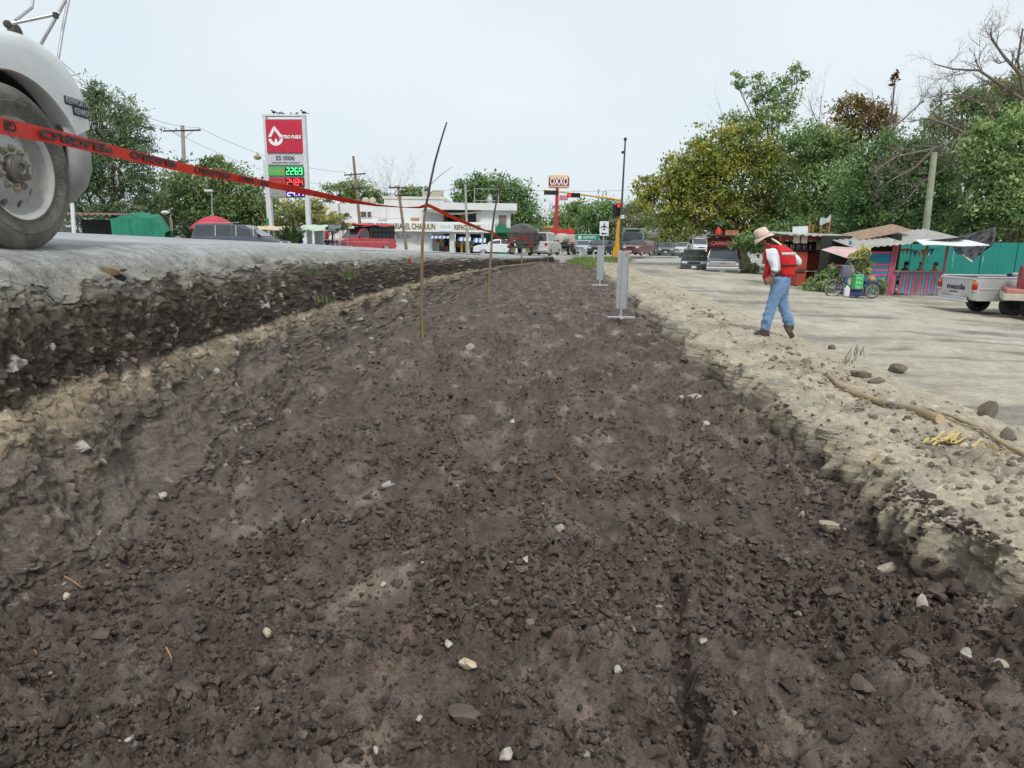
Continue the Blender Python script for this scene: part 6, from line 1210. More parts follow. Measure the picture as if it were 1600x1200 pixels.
# ================================================================== RIGHT SIDE: STALLS, WALL, TRICYCLE, PICKUPS
def stall_red():
    Y = 29.; c = at(1270, 450, Y); c.z = z_gnd(c.x, Y)-.03; t = empty("red_stall", c, 0, "rust red open food stall with a tin roof and cabinets", "stall"); X = lambda p, y=Y: at(p, 400, y).x-c.x; Z = lambda p, x=1270, y=Y: at(x, p, y).z-c.z
    rr = mat("rust_red", (.46, .085, .05), .65, .14, 3, dirt=.3, dirtc=(.35, .10, .05)); rd = mat("rust_red_dark", (.26, .045, .03), .75, .2, 3); tin = mat("tin_sheet", (.50, .49, .46), .55, .15, 5, metal=.3, dirt=.5, dirtc=(.33, .25, .18)); dk = M["black"]
    part("upper_cabinet", rr, t, lambda q: q.bbox(((X(1233)+X(1252))/2, -.3, (Z(393)+Z(421))/2), (X(1252)-X(1233), .7, Z(393)-Z(421)), .02)); part("cabinet_side", rd, t, lambda q: q.bbox(((X(1252)+X(1289))/2, .25, (Z(393)+Z(421))/2), (X(1289)-X(1252)-.01, 1.2, Z(393)-Z(421)), .02)); part("lower_cabinet", rr, t, lambda q: q.bbox(((X(1240)+X(1255))/2, -.2, (Z(425)+Z(446))/2), (X(1255)-X(1240), .6, Z(425)-Z(446)), .02)); part("lower_side", rd, t, lambda q: q.bbox(((X(1255)+X(1272))/2, .2, (Z(425)+Z(446))/2), (X(1272)-X(1255)-.01, .9, Z(425)-Z(446)), .02)); part("shelf", M["plate"], t, lambda q: q.box((X(1250), -.2, Z(423)), (1.2, .6, .04)))
    for px, yy in ((1237, 1.0), (1275, -.55), (1310, 1.2), (1224, .8)): part("post", rr, t, lambda q: q.cyl((X(px), yy, 0), (X(px), yy, Z(370)), .06))
    part("back_wall", dk, t, lambda q: q.box((X(1264), 1.6, Z(402)), (1.9, .06, 1.3))); part("beam", rd, t, lambda q: [q.box((X(1255), y, Z(373)), (2.8, .1, .14)) for y in (-.9, .6)]); part("menu_board", mat("menu_pink", (.62, .50, .44), .8, .1), t, lambda q: [q.box((X(x), -1.0, Z(375)), (.24, .03, .28)) for x in (1227, 1238.5)])
    part("counter", mat("counter_dark", (.04, .03, .03), .6, .2), t, lambda q: q.bbox((X(1258), -.1, Z(391)), (2.0, 1.2, .06), .02)); part("roof_sheet", tin, t, lambda q: q.sheet(lambda u, v: Vector((X(1205)+(X(1368)-X(1205))*u, -1.3+3.2*v, (Z(367)+(Z(372)-Z(367))*u)+.16*v+.025*math.sin(u*90))), 120, 2, .02))
    for k in range(9): part("kitchen_item", [M["plate"], M["steel"], mat("jar_glass", (.4, .45, .45), .2)][k % 3], t, lambda q: q.lathe([(.001, 0), (.05, 0), (.05, .14), (.03, .18), (.03, .2)], (X(1228+k*5), .2+.1*(k % 2), Z(390)), 'Z', 8))
    part("roof_board", mat("board_white", (.62, .66, .66), .7, .08), t, lambda q: q.bbox((X(1254), .2, Z(358.5)), (X(1266)-X(1242), .04, Z(353)-Z(365)), .01)).rotation_euler = (0, R(-3), 0)
    for px, y0 in ((1277, 345), (1283, 350), (1291, 344), (1295, 349), (1299, 336)): part("rusty_bar", mat("rusty_bar", (.42, .16, .06), .8, .2), t, lambda q: q.cyl((X(px), .5+(px % 3)*.3, Z(368)), (X(px+1), .5+(px % 3)*.3, Z(y0)), .035, n=6))
    part("cloth", CL["shirt"], t, lambda q: q.sheet(lambda u, v: Vector((X(1282)+(X(1299)-X(1282))*u, .4+.08*math.sin(7*u), Z(342)+(Z(335)-Z(342))*u-.30*v*(1-.4*abs(2*u-1))+.05*math.sin(9*u+3*v))), 12, 6, .006), 60)
stall_red()
def stall_blue():
    Y = 26.5; c = at(1400, 462, Y); c.z = z_gnd(c.x, Y)-.03; t = empty("blue_stall", c, 0, "blue and pink plank food stall with picket front and patched roof", "stall"); X = lambda p, y=Y: at(p, 420, y).x-c.x; Z = lambda p, x=1400, y=Y: at(x, p, y).z-c.z
    bl_ = mat("plank_blue", (.02, .25, .43), .75, .16, 4, dirt=.4, dirtc=(.12, .22, .24), stretch=(.3, 1, 3)); pk = mat("plank_pink", (.56, .13, .22), .75, .14, 4, dirt=.4, dirtc=(.42, .22, .22)); lb = mat("picket_blue", (.10, .32, .46), .75, .16, 4, dirt=.5, dirtc=(.30, .34, .34)); wd = mat("stall_wood", (.34, .24, .18), .85, .2, 6)
    # plank wall
    ys = [393, 397, 402, 407, 411.5, 416, 420, 424, 428, 432, 437, 442, 447, 452, 458]; rnd = random.Random(2)
    for k in range(len(ys)-1):
        m_ = pk if k in (0, 4, 6, 8) else bl_; z0, z1 = Z(ys[k]), Z(ys[k+1]); part("plank", m_, t, lambda q: q.bbox(((X(1352)+X(1394))/2, rnd.uniform(-.012, .012), (z0+z1)/2), (X(1394)-X(1352), .04, abs(z0-z1)-.008), .006))
    for px, m_, lean in ((1396, pk, 3), (1391, pk, 3), (1440, wd, 8), (1474, pk, 2), (1323, bl_, 0)):
        part("post", m_, t, lambda q: q.tube([(X(px-lean), -.05, 0), (X(px+lean*.5), -.05, Z(377))], .055, 4))
    part("rail", wd, t, lambda q: q.bbox(((X(1395)+X(1475))/2, -.12, Z(423.5)), (X(1475)-X(1395), .16, .06), .01))
    n = 15
    for k in range(n):
        if k == 1: continue
        px = 1399+k*5.1; dz = rnd.uniform(-.05, .03); part("picket", pk if k % 2 == 0 else lb, t, lambda q: q.add([(X(px)-.055-.03, -.06, .06+dz), (X(px)+.055-.03, -.06, .06+dz), (X(px)+.055, -.06, Z(424.5)), (X(px)-.055, -.06, Z(424.5)), (X(px)-.055-.03, -.03, .06+dz), (X(px)+.055-.03, -.03, .06+dz), (X(px)+.055, -.03, Z(424.5)), (X(px)-.055, -.03, Z(424.5))], [(0, 1, 2, 3), (7, 6, 5, 4), (0, 4, 5, 1), (1, 5, 6, 2), (2, 6, 7, 3), (3, 7, 4, 0)]))
    part("inner_wall", mat("stall_maroon", (.10, .03, .045), .8, .2), t, lambda q: q.box((X(1430), 1.6, 1.2), (.3, .2, 2.4))); part("side_wall", mat("stall_dark", (.035, .04, .03), .9, .2), t, lambda q: q.box((X(1398)+.1, 1.4, 1.15), (.06, 2.8, 2.3))); part("hatch_shade_sheet", MATS["stall_dark"], t, lambda q: q.box(((X(1300)+X(1350))/2, 1.2, 1.15), (X(1350)-X(1300), .05, 2.2)))  # near-black sheet behind the hatch stands in for the shade inside
    part("counter", pk, t, lambda q: q.bbox(((X(1293)+X(1323))/2, -.1, Z(416)), (X(1323)-X(1293), .3, .06), .01)); part("counter_front", mat("grey_slat", (.22, .20, .20), .85, .2), t, lambda q: [q.box((X(1296)+k*.10, -.05, Z(416)/2), (.08, .03, Z(416)-.04)) for k in range(7)])
    tin = MATS["tin_sheet"]
    part("roof_sheet", tin, t, lambda q: q.sheet(lambda u, v: Vector((X(1318)+(X(1482)-X(1318))*u, -.7+2.6*v, Z(388)+(Z(372)-Z(388))*u+.40*v+.02*math.sin(u*110))), 130, 2, .025)); part("roof_patch", mat("patch_orange", (.37, .25, .17), .85, .25, 5, dirt=.5), t, lambda q: q.sheet(lambda u, v: Vector((X(1348)+(X(1432)-X(1348))*u, .7+1.4*v, Z(378)+(Z(360)-Z(378))*u+.25*v+.05)), 8, 2, .03)); part("roof_edge", M["black"], t, lambda q: q.tube([(X(1405), -.72, Z(379.5)), (X(1482), -.72, Z(371))], .05, 5))
    part("front_awning", mat("awning_bright", (.76, .77, .76), .7, .06, 3), t, lambda q: q.sheet(lambda u, v: Vector((X(1404+8*v)+(X(1502-10*v)-X(1404+8*v))*u, -1.4+.9*v, Z(382)+(Z(374.5)-Z(382))*v+.02*math.sin(8*u))), 12, 4, .02), 50); part("side_awning", mat("awning_pink", (.62, .42, .40), .75, .1, 3), t, lambda q: q.add([(X(1258), -1.2, Z(391)), (X(1319), -1.2, Z(388)), (X(1288), -1.9, Z(404)), (X(1300), .1, Z(386))], [(0, 2, 1), (0, 1, 3)])); part("tie_beam", wd, t, lambda q: q.tube([(X(1280), -.6, Z(394)), (X(1345), -.5, Z(385))], .03, 5))
    rn2 = random.Random(5); pc = [mat("pennant_%d" % i, cc, .8) for i, cc in enumerate(((.08, .14, .4), (.55, .4, .08), (.5, .15, .1), (.1, .35, .3)))]
    for k in range(9):
        x = X(1415+k*6.5); z = Z(390)+.05*math.sin(k); part("pennant", pc[k % 4], t, lambda q: q.add([(x-.09, .6, z), (x+.09, .6, z), (x, .6, z-.26)], [(0, 1, 2)]))
    part("bunting_line", M["wire"], t, lambda q: q.tube([(X(1400), .6, Z(389)), (X(1440), .6, Z(391)), (X(1478), .6, Z(388))], .008, 4)); part("bracket", wd, t, lambda q: q.box((X(1480), .2, Z(376)), (.9, .1, .1)))
    return c
BS = stall_blue()
for i, (px, yy, lb, cl) in enumerate(((1458, 27.6, "dark-haired person seated behind the pink and blue pickets, nearest the end post", (.5, .4, .35)), (1436, 28.0, "person seated in the middle of the blue stall, only dark hair showing", (.2, .2, .25)), (1412, 28.0, "person seated at the dark left corner of the blue stall", (.12, .14, .2)))):
    p = at(px, 440, yy); bystander(lb, (p.x, yy, BS.z-.02), R(90), mat("diner_top_%d" % i, cl, .9, .1), MATS["dark_trousers"], 1.6, True)
t = empty("black_tarp", at(1500, 372, 26.3), 0, "ragged black plastic tarp tied from the stall roof to a branch", "tarp"); c = t.location; K = [[(1486, 374), (1510, 366), (1535, 360), (1556, 354)], [(1489, 384), (1512, 382), (1538, 376), (1556, 366)], [(1495, 396), (1514, 396), (1535, 390), (1553, 380)], [(1510, 400), (1520, 408), (1532, 397), (1548, 386)]]
def tf(u, v):
    a, b_ = u*3, v*3; i, j = min(2, int(a)), min(2, int(b_)); fu, fv = a-i, b_-j
    def g(k): return (K[j][i][k]*(1-fu)+K[j][i+1][k]*fu)*(1-fv)+(K[j+1][i][k]*(1-fu)+K[j+1][i+1][k]*fu)*fv
    return at(g(0), g(1), 26.3+1.0*u-.9*v*(1-u)+.10*math.sin(16*v+9*u)+.07*math.sin(25*u))-c
b = MB(); b.sheet(tf, 30, 26, 0); o = b.build("sheet", mat("black_tarp", (.045, .046, .05), .42, .25, 3, spec=.5, bump=.3, bscale=8), t, 60); o.modifiers.new("t", 'SOLIDIFY').thickness = .012
part("tie_rope", M["wire"], t, lambda q: q.tube([at(1556, 354, 27.3)-c, at(1568, 340, 27.6)-c], .012, 4)); part("edge_pole", M["plate"], t, lambda q: q.tube([at(1504, 398, 25.5)-c, at(1519, 409, 25.4)-c], .03, 6))
def teal_wall():
    Y = 31.; x0, x1 = at(1392, 420, Y).x, at(1640, 420, Y).x; c = Vector((x0, Y, z_gnd(x0, Y)-.1)); t = empty("teal_wall", c, 0, "long teal painted metal fence wall behind the stalls", "wall"); tm = mat("teal_paint", (.010, .225, .185), .5, .10, 1.2, dirt=.4, dirtc=(.03, .16, .14)); h = at(1570, 381, Y).z-c.z; n = 9; w = (x1-x0)/n
    for k in range(n): part("panel", tm, t, lambda q: q.bbox((w*(k+.5), .0 if k % 2 else .02, h/2+.05), (w-.015, .05, h), .01))
    for k in range(n+1): part("post", tm, t, lambda q: q.box((w*k, .08, h/2), (.08, .08, h)))
    part("scratches", mat("pale_scratch", (.35, .5, .46), .8), t, lambda q: [q.box((x, -.035, z), (.03, .012, hh)) for x, z, hh in ((w*2.0, 1.6, .10), (w*3.4, 1.5, .5), (w*3.42, 1.1, .1), (w*5.1, 1.4, .3))])
teal_wall()
# cargo tricycle
def tricycle():
    Y = 23.; c = at(1330, 464, Y); c.z = z_gnd(c.x, Y); t = empty("cargo_tricycle", c, 0, "cargo tricycle with a green crate parked before the blue stall", "tricycle"); X = lambda p: at(p, 440, Y).x-c.x; Z = lambda p: at(1330, p, Y).z-c.z; bf = mat("frame_blue", (.04, .05, .14), .5, .15)
    def spoke_wheel(px, r, y):
        b = MB(); b.lathe([(r, -.015), (r+.012, 0), (r, .015), (r-.03, .012), (r-.03, -.012)], (X(px), y, r), 'Y', 32, True); w = b.build("wheel", M["rubber"], t, 50)
        part("rim", M["rim"], w, lambda q: q.lathe([(r-.03, -.011), (r-.03, .011), (r-.045, .011), (r-.045, -.011)], (X(px), y, r), 'Y', 32, True)); part("hub", M["steel"], w, lambda q: q.lathe([(.001, -.05), (.03, -.05), (.03, .05), (.001, .05)], (X(px), y, r), 'Y', 10))
        for k in range(14): a = 2*math.pi*k/14; part("spoke", M["steel"], w, lambda q: q.cyl((X(px), y+.02*(-1)**k, r), (X(px)+(r-.04)*math.cos(a), y, r+(r-.04)*math.sin(a)), .004, n=4))
    spoke_wheel(1303, .31, 0); spoke_wheel(1356, .24, -.35); spoke_wheel(1351, .24, .4)
    part("frame", bf, t, lambda q: [q.tube([(X(a), y, Z(b_)) for a, b_ in ps], .022, 6) for y, ps in ((0, ((1303, 452), (1318, 440), (1322, 426))), (0, ((1303, 452), (1324, 452), (1345, 455))), (0, ((1318, 440), (1330, 448), (1341, 436))), (0, ((1341, 455), (1345, 428))), (-.3, ((1325, 455), (1352, 457))), (.35, ((1325, 455), (1352, 457))))])
    part("cargo_bed", bf, t, lambda q: q.bbox(((X(1322)+X(1352))/2, .03, Z(459)), (X(1352)-X(1322), .75, .10), .02)); part("handlebar", M["chrome"], t, lambda q: q.tube([(X(1342), -.25, Z(425)), (X(1345), -.08, Z(427)), (X(1345), .08, Z(427)), (X(1342), .25, Z(425))], .014, 6)); part("steering_post", mat("post_salmon", (.55, .25, .22), .6), t, lambda q: q.tube([(X(1344), -.1, Z(450)), (X(1345), -.1, Z(428))], .035, 6)); part("saddle", M["black"], t, lambda q: q.ball((X(1320), 0, Z(426)), (.15, .09, .05), 12, 6))
    part("crate", mat("crate_green", (.16, .62, .25), .5, .08), t, lambda q: [q.bbox(((X(1330)+X(1341))/2, -.15, Z(440)+s), (X(1341)-X(1330), .35, .03), .006) for s in (-.20, -.06, .1, .23)]+[q.box((X(x), y, Z(439.5)), (.03, .03, .46)) for x in (1330.5, 1340.5) for y in (-.31, .0)]); part("crate_panel", MATS["crate_green"], t, lambda q: q.box((X(1335.5), -.14, Z(439)), (.2, .30, .40))); part("bag", mat("bag_grey", (.16, .16, .20), .8, .15), t, lambda q: q.bbox((X(1318), -.12, Z(424)), (.30, .2, .42), .05), 50); part("water_jug", M["plate"], t, lambda q: q.lathe([(.001, 0), (.09, .0), (.1, .25), (.04, .32), (.03, .36)], (X(1318), -.3, Z(462)), 'Z', 10), 50); part("front_box", bf, t, lambda q: q.bbox((X(1356), -.02, Z(441)), (.42, .55, .12), .02)); part("bundle", mat("bundle_orange", (.45, .28, .10), .8, .25), t, lambda q: q.ball((X(1359), -.1, Z(436)), (.13, .15, .13), 8, 6))
tricycle()
# ---- silver pickup at the right edge: built at its real size, tail towards the left
def mazda():
    L_, W_ = 4.7, 1.62; X0 = at(1524.5, 480, 18.4).x; c = Vector((X0+L_/2-.02, 18.45+W_/2, z_gnd(X0+1, 18.5)-.015)); t = empty("silver_pickup", c, R(-90), "battered silver pickup with mazda on its tailgate at the lot's edge", "pickup truck"); pm = mat("silver_worn", (.50, .51, .54), .42, .08, 2.5, coat=.2, dirt=.5, dirtc=(.46, .42, .35), spec=.5); h = L_/2; rust = mat("rust_trim", (.20, .10, .06), .85, .3)
    # body in side view, rear = -y; bed open above
    zb = .42; out = [(-h, .50), (-h, .95), (-h+.02, 1.03), (h*.0, 1.03), (h*.0+.02, 1.0), (h*.62, 1.0), (h*.95, .94), (h, .80), (h, .42)]
    b = MB(); body_shell(b, [(-h+.02, zb)]+out[:-1]+[(h, .42)], W_, zb, (h-.85, -h+1.12), .40, .04); b.build("body", pm, t, 32)
    part("tailgate", pm, t, lambda q: [q.bbox((0, -h-.012, .80), (W_-.30, .03, .42), .01), q.bbox((0, -h-.02, 1.0), (W_-.12, .06, .05), .015)]); part("bed_rail", pm, t, lambda q: [q.bbox((sx*(W_/2-.05), -h+1.15, 1.045), (.10, 2.25, .05), .015) for sx in (-1, 1)]+[q.bbox((sx*(W_/2+.004), -h+1.2, .74), (.02, 2.2, .05), .008) for sx in (-1, 1)]); part("bed_floor", M["dark"], t, lambda q: q.box((0, -h+1.15, 1.036), (W_-.22, 2.1, .006)))
    part("cab", pm, t, lambda q: q.loft([[(sx*w, y, z) for sx, w, z in ((-1, .76, .95), (-1, .60, 1.55), (1, .60, 1.55), (1, .76, .95))] for y in (-.02, .1, .75)]+[[(sx*w, 1.35, z) for sx, w, z in ((-1, .76, .95), (-1, .75, 1.0), (1, .75, 1.0), (1, .76, .95))]]), 30); part("rear_window", M["glass"], t, lambda q: q.box((0, -.02, 1.28), (1.1, .03, .38))); part("side_window", M["glass"], t, lambda q: [q.prism([(.12, 1.06), (.12, 1.48), (.72, 1.48), (1.12, 1.06)], sx*.70-.02, sx*.70+.03, 'YZ') for sx in (-1, 1)])
    for sx in (-1, 1):
        part("tail_light", M["red_lens"], t, lambda q: q.bbox((sx*(W_/2-.06), -h-.02, .78), (.15, .06, .14), .01)); part("turn_light", M["amber"], t, lambda q: q.bbox((sx*(W_/2-.06), -h-.02, .895), (.15, .06, .085), .01)); part("reverse_light", M["clear"], t, lambda q: q.bbox((sx*(W_/2-.06), -h-.02, .69), (.15, .06, .035), .006))
    for y in (h-.85, -h+1.12):
        for sx in (-1, 1): wheel(t, sx*(W_/2-.12), y, .325, .2, sx, M["black"])
    part("rear_panel", mat("cream_worn", (.56, .54, .49), .6, .1, 4, dirt=.4), t, lambda q: q.bbox((0, -h-.008, .53), (W_-.04, .04, .16), .01)); part("bumper", pm, t, lambda q: [q.bbox((0, -h-.16, .40), (1.36, .16, .05), .02), q.bbox((0, -h-.10, .45), (1.2, .05, .10), .02)]); part("bumper_bracket", rust, t, lambda q: [q.box((sx*.55, -h-.04, .46), (.07, .14, .09)) for sx in (-1, 1)]); part("number_plate", M["plate"], t, lambda q: q.box((.05, -h-.035, .535), (.42, .02, .11))); part("latch", rust, t, lambda q: q.box((-.1, -h-.03, .62), (.30, .03, .03)))
    dk = mat("badge_charcoal", (.04, .04, .045), .5); text("mazda", .20, dk, t, (-.02, -h-.032, .76), (R(90), 0, 0), "lettering", width=.80, extrude=.004, bold=.006)
    part("load", mat("load_white", (.6, .62, .62), .6, .1), t, lambda q: [q.bbox((.2, -h+1.6, 1.10), (.3, .35, .12), .03)]); part("load_bar", M["black"], t, lambda q: q.tube([(.1, -h+1.3, 1.10), (-.2, -h+2.2, 1.12)], .04, 6))
    return c
mazda()
def flat_truck():
    Y0 = 16.9; X0 = at(1563, 475, Y0).x; c = Vector((12.36+2.07, 16.85, z_gnd(14., 17.)-.01)); t = empty("service_truck", c, R(-122), "service truck with a red tank and steel ladder rack cut by the picture edge", "truck"); cream = mat("flat_cream", (.52, .49, .40), .7, .12, 4, dirt=.4); rp = mat("tank_red", (.26, .02, .028), .5, .14, 3, dirt=.3); pkr = mat("faded_red", (.50, .20, .17), .7, .12, 4)
    part("deck", pkr, t, lambda q: q.bbox((0, -.2, .80), (1.5, 3.4, .12), .02)); part("deck_edge", cream, t, lambda q: [q.bbox((.76, -.2, .66), (.07, 3.5, .17), .015), q.bbox((0, -1.93, .66), (1.5, .07, .17), .015)]); part("reflector", M["plate"], t, lambda q: q.box((.80, -1.35, .66), (.012, .10, .10)))
    for sx in (-1, 1):
        for y in (-1.15, 2.6): wheel(t, sx*.66, y, .33, .22, sx, mat("rusty_wheel", (.32, .29, .24), .7, .2, 6, dirt=.6), vents=True)
    part("tank", rp, t, lambda q: q.loft([[(x, y, z) for x, z in ((.6, .87), (.6, 1.25), (.55, 1.36), (.4, 1.42), (-.4, 1.42), (-.55, 1.36), (-.6, 1.25), (-.6, .87))] for y in (-1.62, -1.60, -1.0, -.98)]), 30); part("blue_drum", mat("drum_blue", (.25, .45, .60), .5, .1), t, lambda q: q.lathe([(.001, .87), (.2, .87), (.2, 1.38), (.12, 1.42), (.001, 1.42)], (.4, -.65, 0), 'Z', 14), 40); part("white_pipe", M["plate"], t, lambda q: q.cyl((.66, -1.05, .88), (.62, -.98, 1.3), .05)); lad = mat("ladder_rust", (.36, .30, .25), .7, .2, 8)
    part("ladder_rail", lad, t, lambda q: [q.tube([(.62, -1.52, 1.40), (.62, -1.22, 2.95)], .03, 6), q.tube([(.62, -.95, 1.40), (.62, -.85, 2.95)], .03, 6)])
    for k in range(5): z = 1.5+k*.33; part("ladder_rung", lad, t, lambda q: q.cyl((.62, -1.52+.3*(z-1.4)/1.55, z), (.62, -.92, z), .018, n=6))
    part("cab", pkr, t, lambda q: q.loft([[(sx*w, y, z) for sx, w, z in ((-1, .78, .5), (-1, .8, 1.1), (-1, .65, 1.75), (1, .65, 1.75), (1, .8, 1.1), (1, .78, .5))] for y in (1.6, 2.7)]), 30); part("hood", pkr, t, lambda q: q.bbox((0, 3.1, .8), (1.5, .9, .6), .06)); part("windshield", M["glass"], t, lambda q: q.box((0, 2.71, 1.45), (1.2, .03, .45))); part("side_window", M["glass"], t, lambda q: q.box((.73, 2.1, 1.4), (.05, .7, .4)))
flat_truck()

# ================================================================== TREES AND SHRUBS
def leaf_mesh(name, V, Fq, T, m, parent):
    me = bpy.data.meshes.new(name); V = V.reshape(-1, 3); n = len(V)
    me.vertices.add(n); me.vertices.foreach_set("co", V.astype(np.float32).ravel()); me.loops.add(n); me.loops.foreach_set("vertex_index", np.arange(n, dtype=np.int32))
    me.polygons.add(n//4); me.polygons.foreach_set("loop_start", np.arange(0, n, 4, dtype=np.int32)); me.update()
    a = me.attributes.new("tint", 'FLOAT', 'POINT'); a.data.foreach_set("value", np.repeat(T, 4).astype(np.float32)); return link_mesh(name, me, m, parent)
def leaves_for(lobes, rn, size, dens, clump=.55, aspect=.45, up=.25, hole=.0):
    """lobes: (centre, radii) -> leaf quads gathered in clumps through the outer part of each lobe"""
    P = []; T = []; cl = []
    for (c, r) in lobes:
        c = np.array(c); r = np.array(r); n = int(dens*21*(r[0]*r[2])/(size*size)); k = max(6, int(n/34)); cr_ = clump*float(min(r))
        d = rn.normal(size=(k, 3)); d /= np.linalg.norm(d, axis=1)[:, None]; rad = rn.uniform(.35, 1.0, (k, 1))**.6
        cen = c+d*rad*r*(1+.16*rn.normal(size=(k, 1))); ct = np.clip(rn.normal(.48, .30, k)+.15*d[:, 2], 0, 1); cl.append(cen)  # upper clumps tinted lighter: sunlight from above put into the leaf colour
        j = rn.randint(0, k, n); q = rn.normal(size=(n, 3))*np.array([1, 1, .62])*cr_*(.25+.5*rn.rand(k)[j][:, None]); P.append(cen[j]+q); T.append(np.clip(ct[j]+rn.normal(0, .16, n), 0, 1))
    P = np.concatenate(P); T = np.concatenate(T); n = len(P)
    d = rn.normal(size=(n, 3)); d[:, 2] -= .3; d /= np.linalg.norm(d, axis=1)[:, None]; u = rn.normal(size=(n, 3))+np.array([0, 0, up*4]); s = np.cross(d, u); s /= np.linalg.norm(s, axis=1)[:, None]
    L_ = size*(.6+.8*rn.rand(n))[:, None]; V = np.stack([P-d*L_*.5, P+s*L_*aspect*.5, P+d*L_*.5, P-s*L_*aspect*.5], 1)
    return V, T, np.concatenate(cl)
def bent(a, b_, rn, k=4, w=.08):
    a, b_ = np.array(a, float), np.array(b_, float); L_ = np.linalg.norm(b_-a); o = rn.normal(size=(k+1, 3))*w*L_; o[0] = o[-1] = 0
    return [tuple(a+(b_-a)*i/k+o[i]*(.6 if 0 < i < k else 0)) for i in range(k+1)]
def tree(name, label, Y, base_px, lobes_px, leafm, size_px=6., dens=2.6, depth=.8, trunk=.25, cat="tree", group=None, seed=0, barkm=None, clump=.5, aspect=.45, limb_to=1, zbase=None, dY=0.):
    rn = np.random.RandomState(seed+11); k = Y/1060.; lob = []
    for i, l in enumerate(lobes_px):
        yy = Y+(l[4] if len(l) > 4 else rn.uniform(-1, 1)*dY); p = at(l[0], l[1], yy); lob.append((np.array(p[:]), np.array([l[2]*k, max(l[2], l[3])*k*depth, l[3]*k])))
    b0 = at(base_px, 400, Y); gz = (z_gnd(b0.x, Y) if zbase is None else zbase)-.15; c = Vector((b0.x, Y, gz)); t = empty(name, c, 0, label, cat, group); C0 = np.array(c[:])
    V, T, cen = leaves_for([(a-C0, r) for a, r in lob], rn, size_px*k, dens, clump, aspect); leaf_mesh("crown", V, None, T, leafm, t)
    bm_ = barkm or mat("tree_bark", (.16, .13, .10), .95, .25, 6, bump=.5, stretch=(1, 1, .3)); tops = sorted(range(len(lob)), key=lambda i: -lob[i][1][0])
    fork = np.array([0, 0, max(.6, (min(a[2]-r[2] for a, r in lob)-gz)*.8+.4)]) ; fork[0] = np.mean([a[0] for a, r in lob])*.25-C0[0]*.25
    b = MB(); b.tube([(0, 0, -.1)]+bent((0, 0, 0), fork, rn, 4, .05)[1:], [trunk*1.25, trunk*1.05, trunk*.95, trunk*.9, trunk*.85], 9); b.build("trunk", bm_, t, 60)
    b = MB()
    for a, r in lob:
        e = a-C0; b.tube(bent(fork*.97, e, rn, 5, .07), [trunk*.5*(1-i*.14) for i in range(6)], 6)
        near = cen[np.argsort(((cen-e)**2).sum(1))[:14]]
        for q in near[::2]: b.tube(bent(e+(fork-e)*rn.uniform(0, .35), q, rn, 3, .08), [trunk*.16, trunk*.12, trunk*.08, trunk*.03], 4)
    b.build("limbs", bm_, t, 60); return t
LM = dict(cas=leaf_mat("leaves_casuarina", (0.056, 0.108, 0.061), (0.247, 0.338, 0.163), (0.314, 0.367, 0.176)), olive=leaf_mat("leaves_olive", (0.067, 0.131, 0.046), (0.287, 0.401, 0.149), (0.477, 0.361, 0.183)), deep=leaf_mat("leaves_deep", (0.051, 0.119, 0.047), (0.239, 0.370, 0.134), (0.319, 0.451, 0.177)),
          yel=leaf_mat("leaves_flowering", (0.074, 0.132, 0.035), (0.345, 0.395, 0.099), (0.582, 0.493, 0.090), pl=.6), mid=leaf_mat("leaves_mid", (0.070, 0.147, 0.051), (0.327, 0.451, 0.164), (0.435, 0.496, 0.177)), bright=leaf_mat("leaves_bright", (0.082, 0.167, 0.055), (0.402, 0.530, 0.219), (0.567, 0.647, 0.285)), rust=leaf_mat("leaves_rust", (.10, .11, .04), (.36, .24, .09), (.44, .23, .08)), far=leaf_mat("leaves_far", (0.119, 0.147, 0.088), (0.355, 0.373, 0.219), (0.472, 0.431, 0.263)), pale=leaf_mat("leaves_pale", (0.119, 0.167, 0.065), (0.520, 0.530, 0.198), (0.851, 0.666, 0.263)))
# --- left
tree("casuarina_tree", "tall dark feathery tree rising beside the truck fender", 46, 178, [(160, 190, 42, 48), (206, 200, 30, 44), (178, 255, 62, 40), (138, 310, 52, 34), (222, 300, 32, 34), (180, 338, 72, 24), (150, 150, 24, 22), (120, 250, 40, 50)], LM["cas"], 5.5, 3.4, .7, .35, seed=1, clump=.42, aspect=.32)
tree("broad_tree", "broad olive tree behind the concrete pole and parasol", 52, 330, [(300, 300, 52, 40), (365, 305, 50, 42), (262, 335, 36, 30), (405, 330, 40, 30), (340, 335, 70, 28), (335, 262, 24, 14)], LM["olive"], 5.5, 3.4, .7, .3, seed=2)
tree("airy_tree", "thin airy treetop with loose leaves above the olive tree", 56, 350, [(345, 255, 26, 13), (365, 265, 16, 12)], LM["cas"], 5, 1.0, .7, .10, seed=3)
tree("hedge_tree", "bushy green tree between the price sign posts", 50, 455, [(455, 340, 30, 24), (480, 330, 26, 24), (440, 362, 30, 14), (500, 345, 22, 20)], LM["pale"], 5, 3.0, .7, .14, seed=4)
tree("leafy_shrub", "yellow green shrub by the white wall beside the price sign", 48, 520, [(515, 345, 20, 20), (532, 352, 14, 14)], LM["pale"], 5, 2.6, .7, .08, "shrub", seed=5)
tree("far_tree", "dark round trees showing above the shop's left roof", 92, 545, [(530, 302, 28, 16), (560, 300, 26, 18), (590, 312, 20, 14)], LM["olive"], 4.5, 3.2, .7, .25, seed=6); tree("far_tree", "small round treetop over the middle of the shop roof", 92, 652, [(650, 304, 22, 13), (634, 308, 12, 8)], LM["olive"], 4.5, 3.0, .7, .2, seed=7)
tree("glossy_tree", "large rounded dark green tree behind the shop's roof posts", 90, 775, [(765, 303, 46, 28), (735, 306, 28, 26), (800, 318, 34, 30), (822, 345, 26, 26), (775, 340, 50, 26)], LM["deep"], 5, 3.4, .8, .4, seed=8)
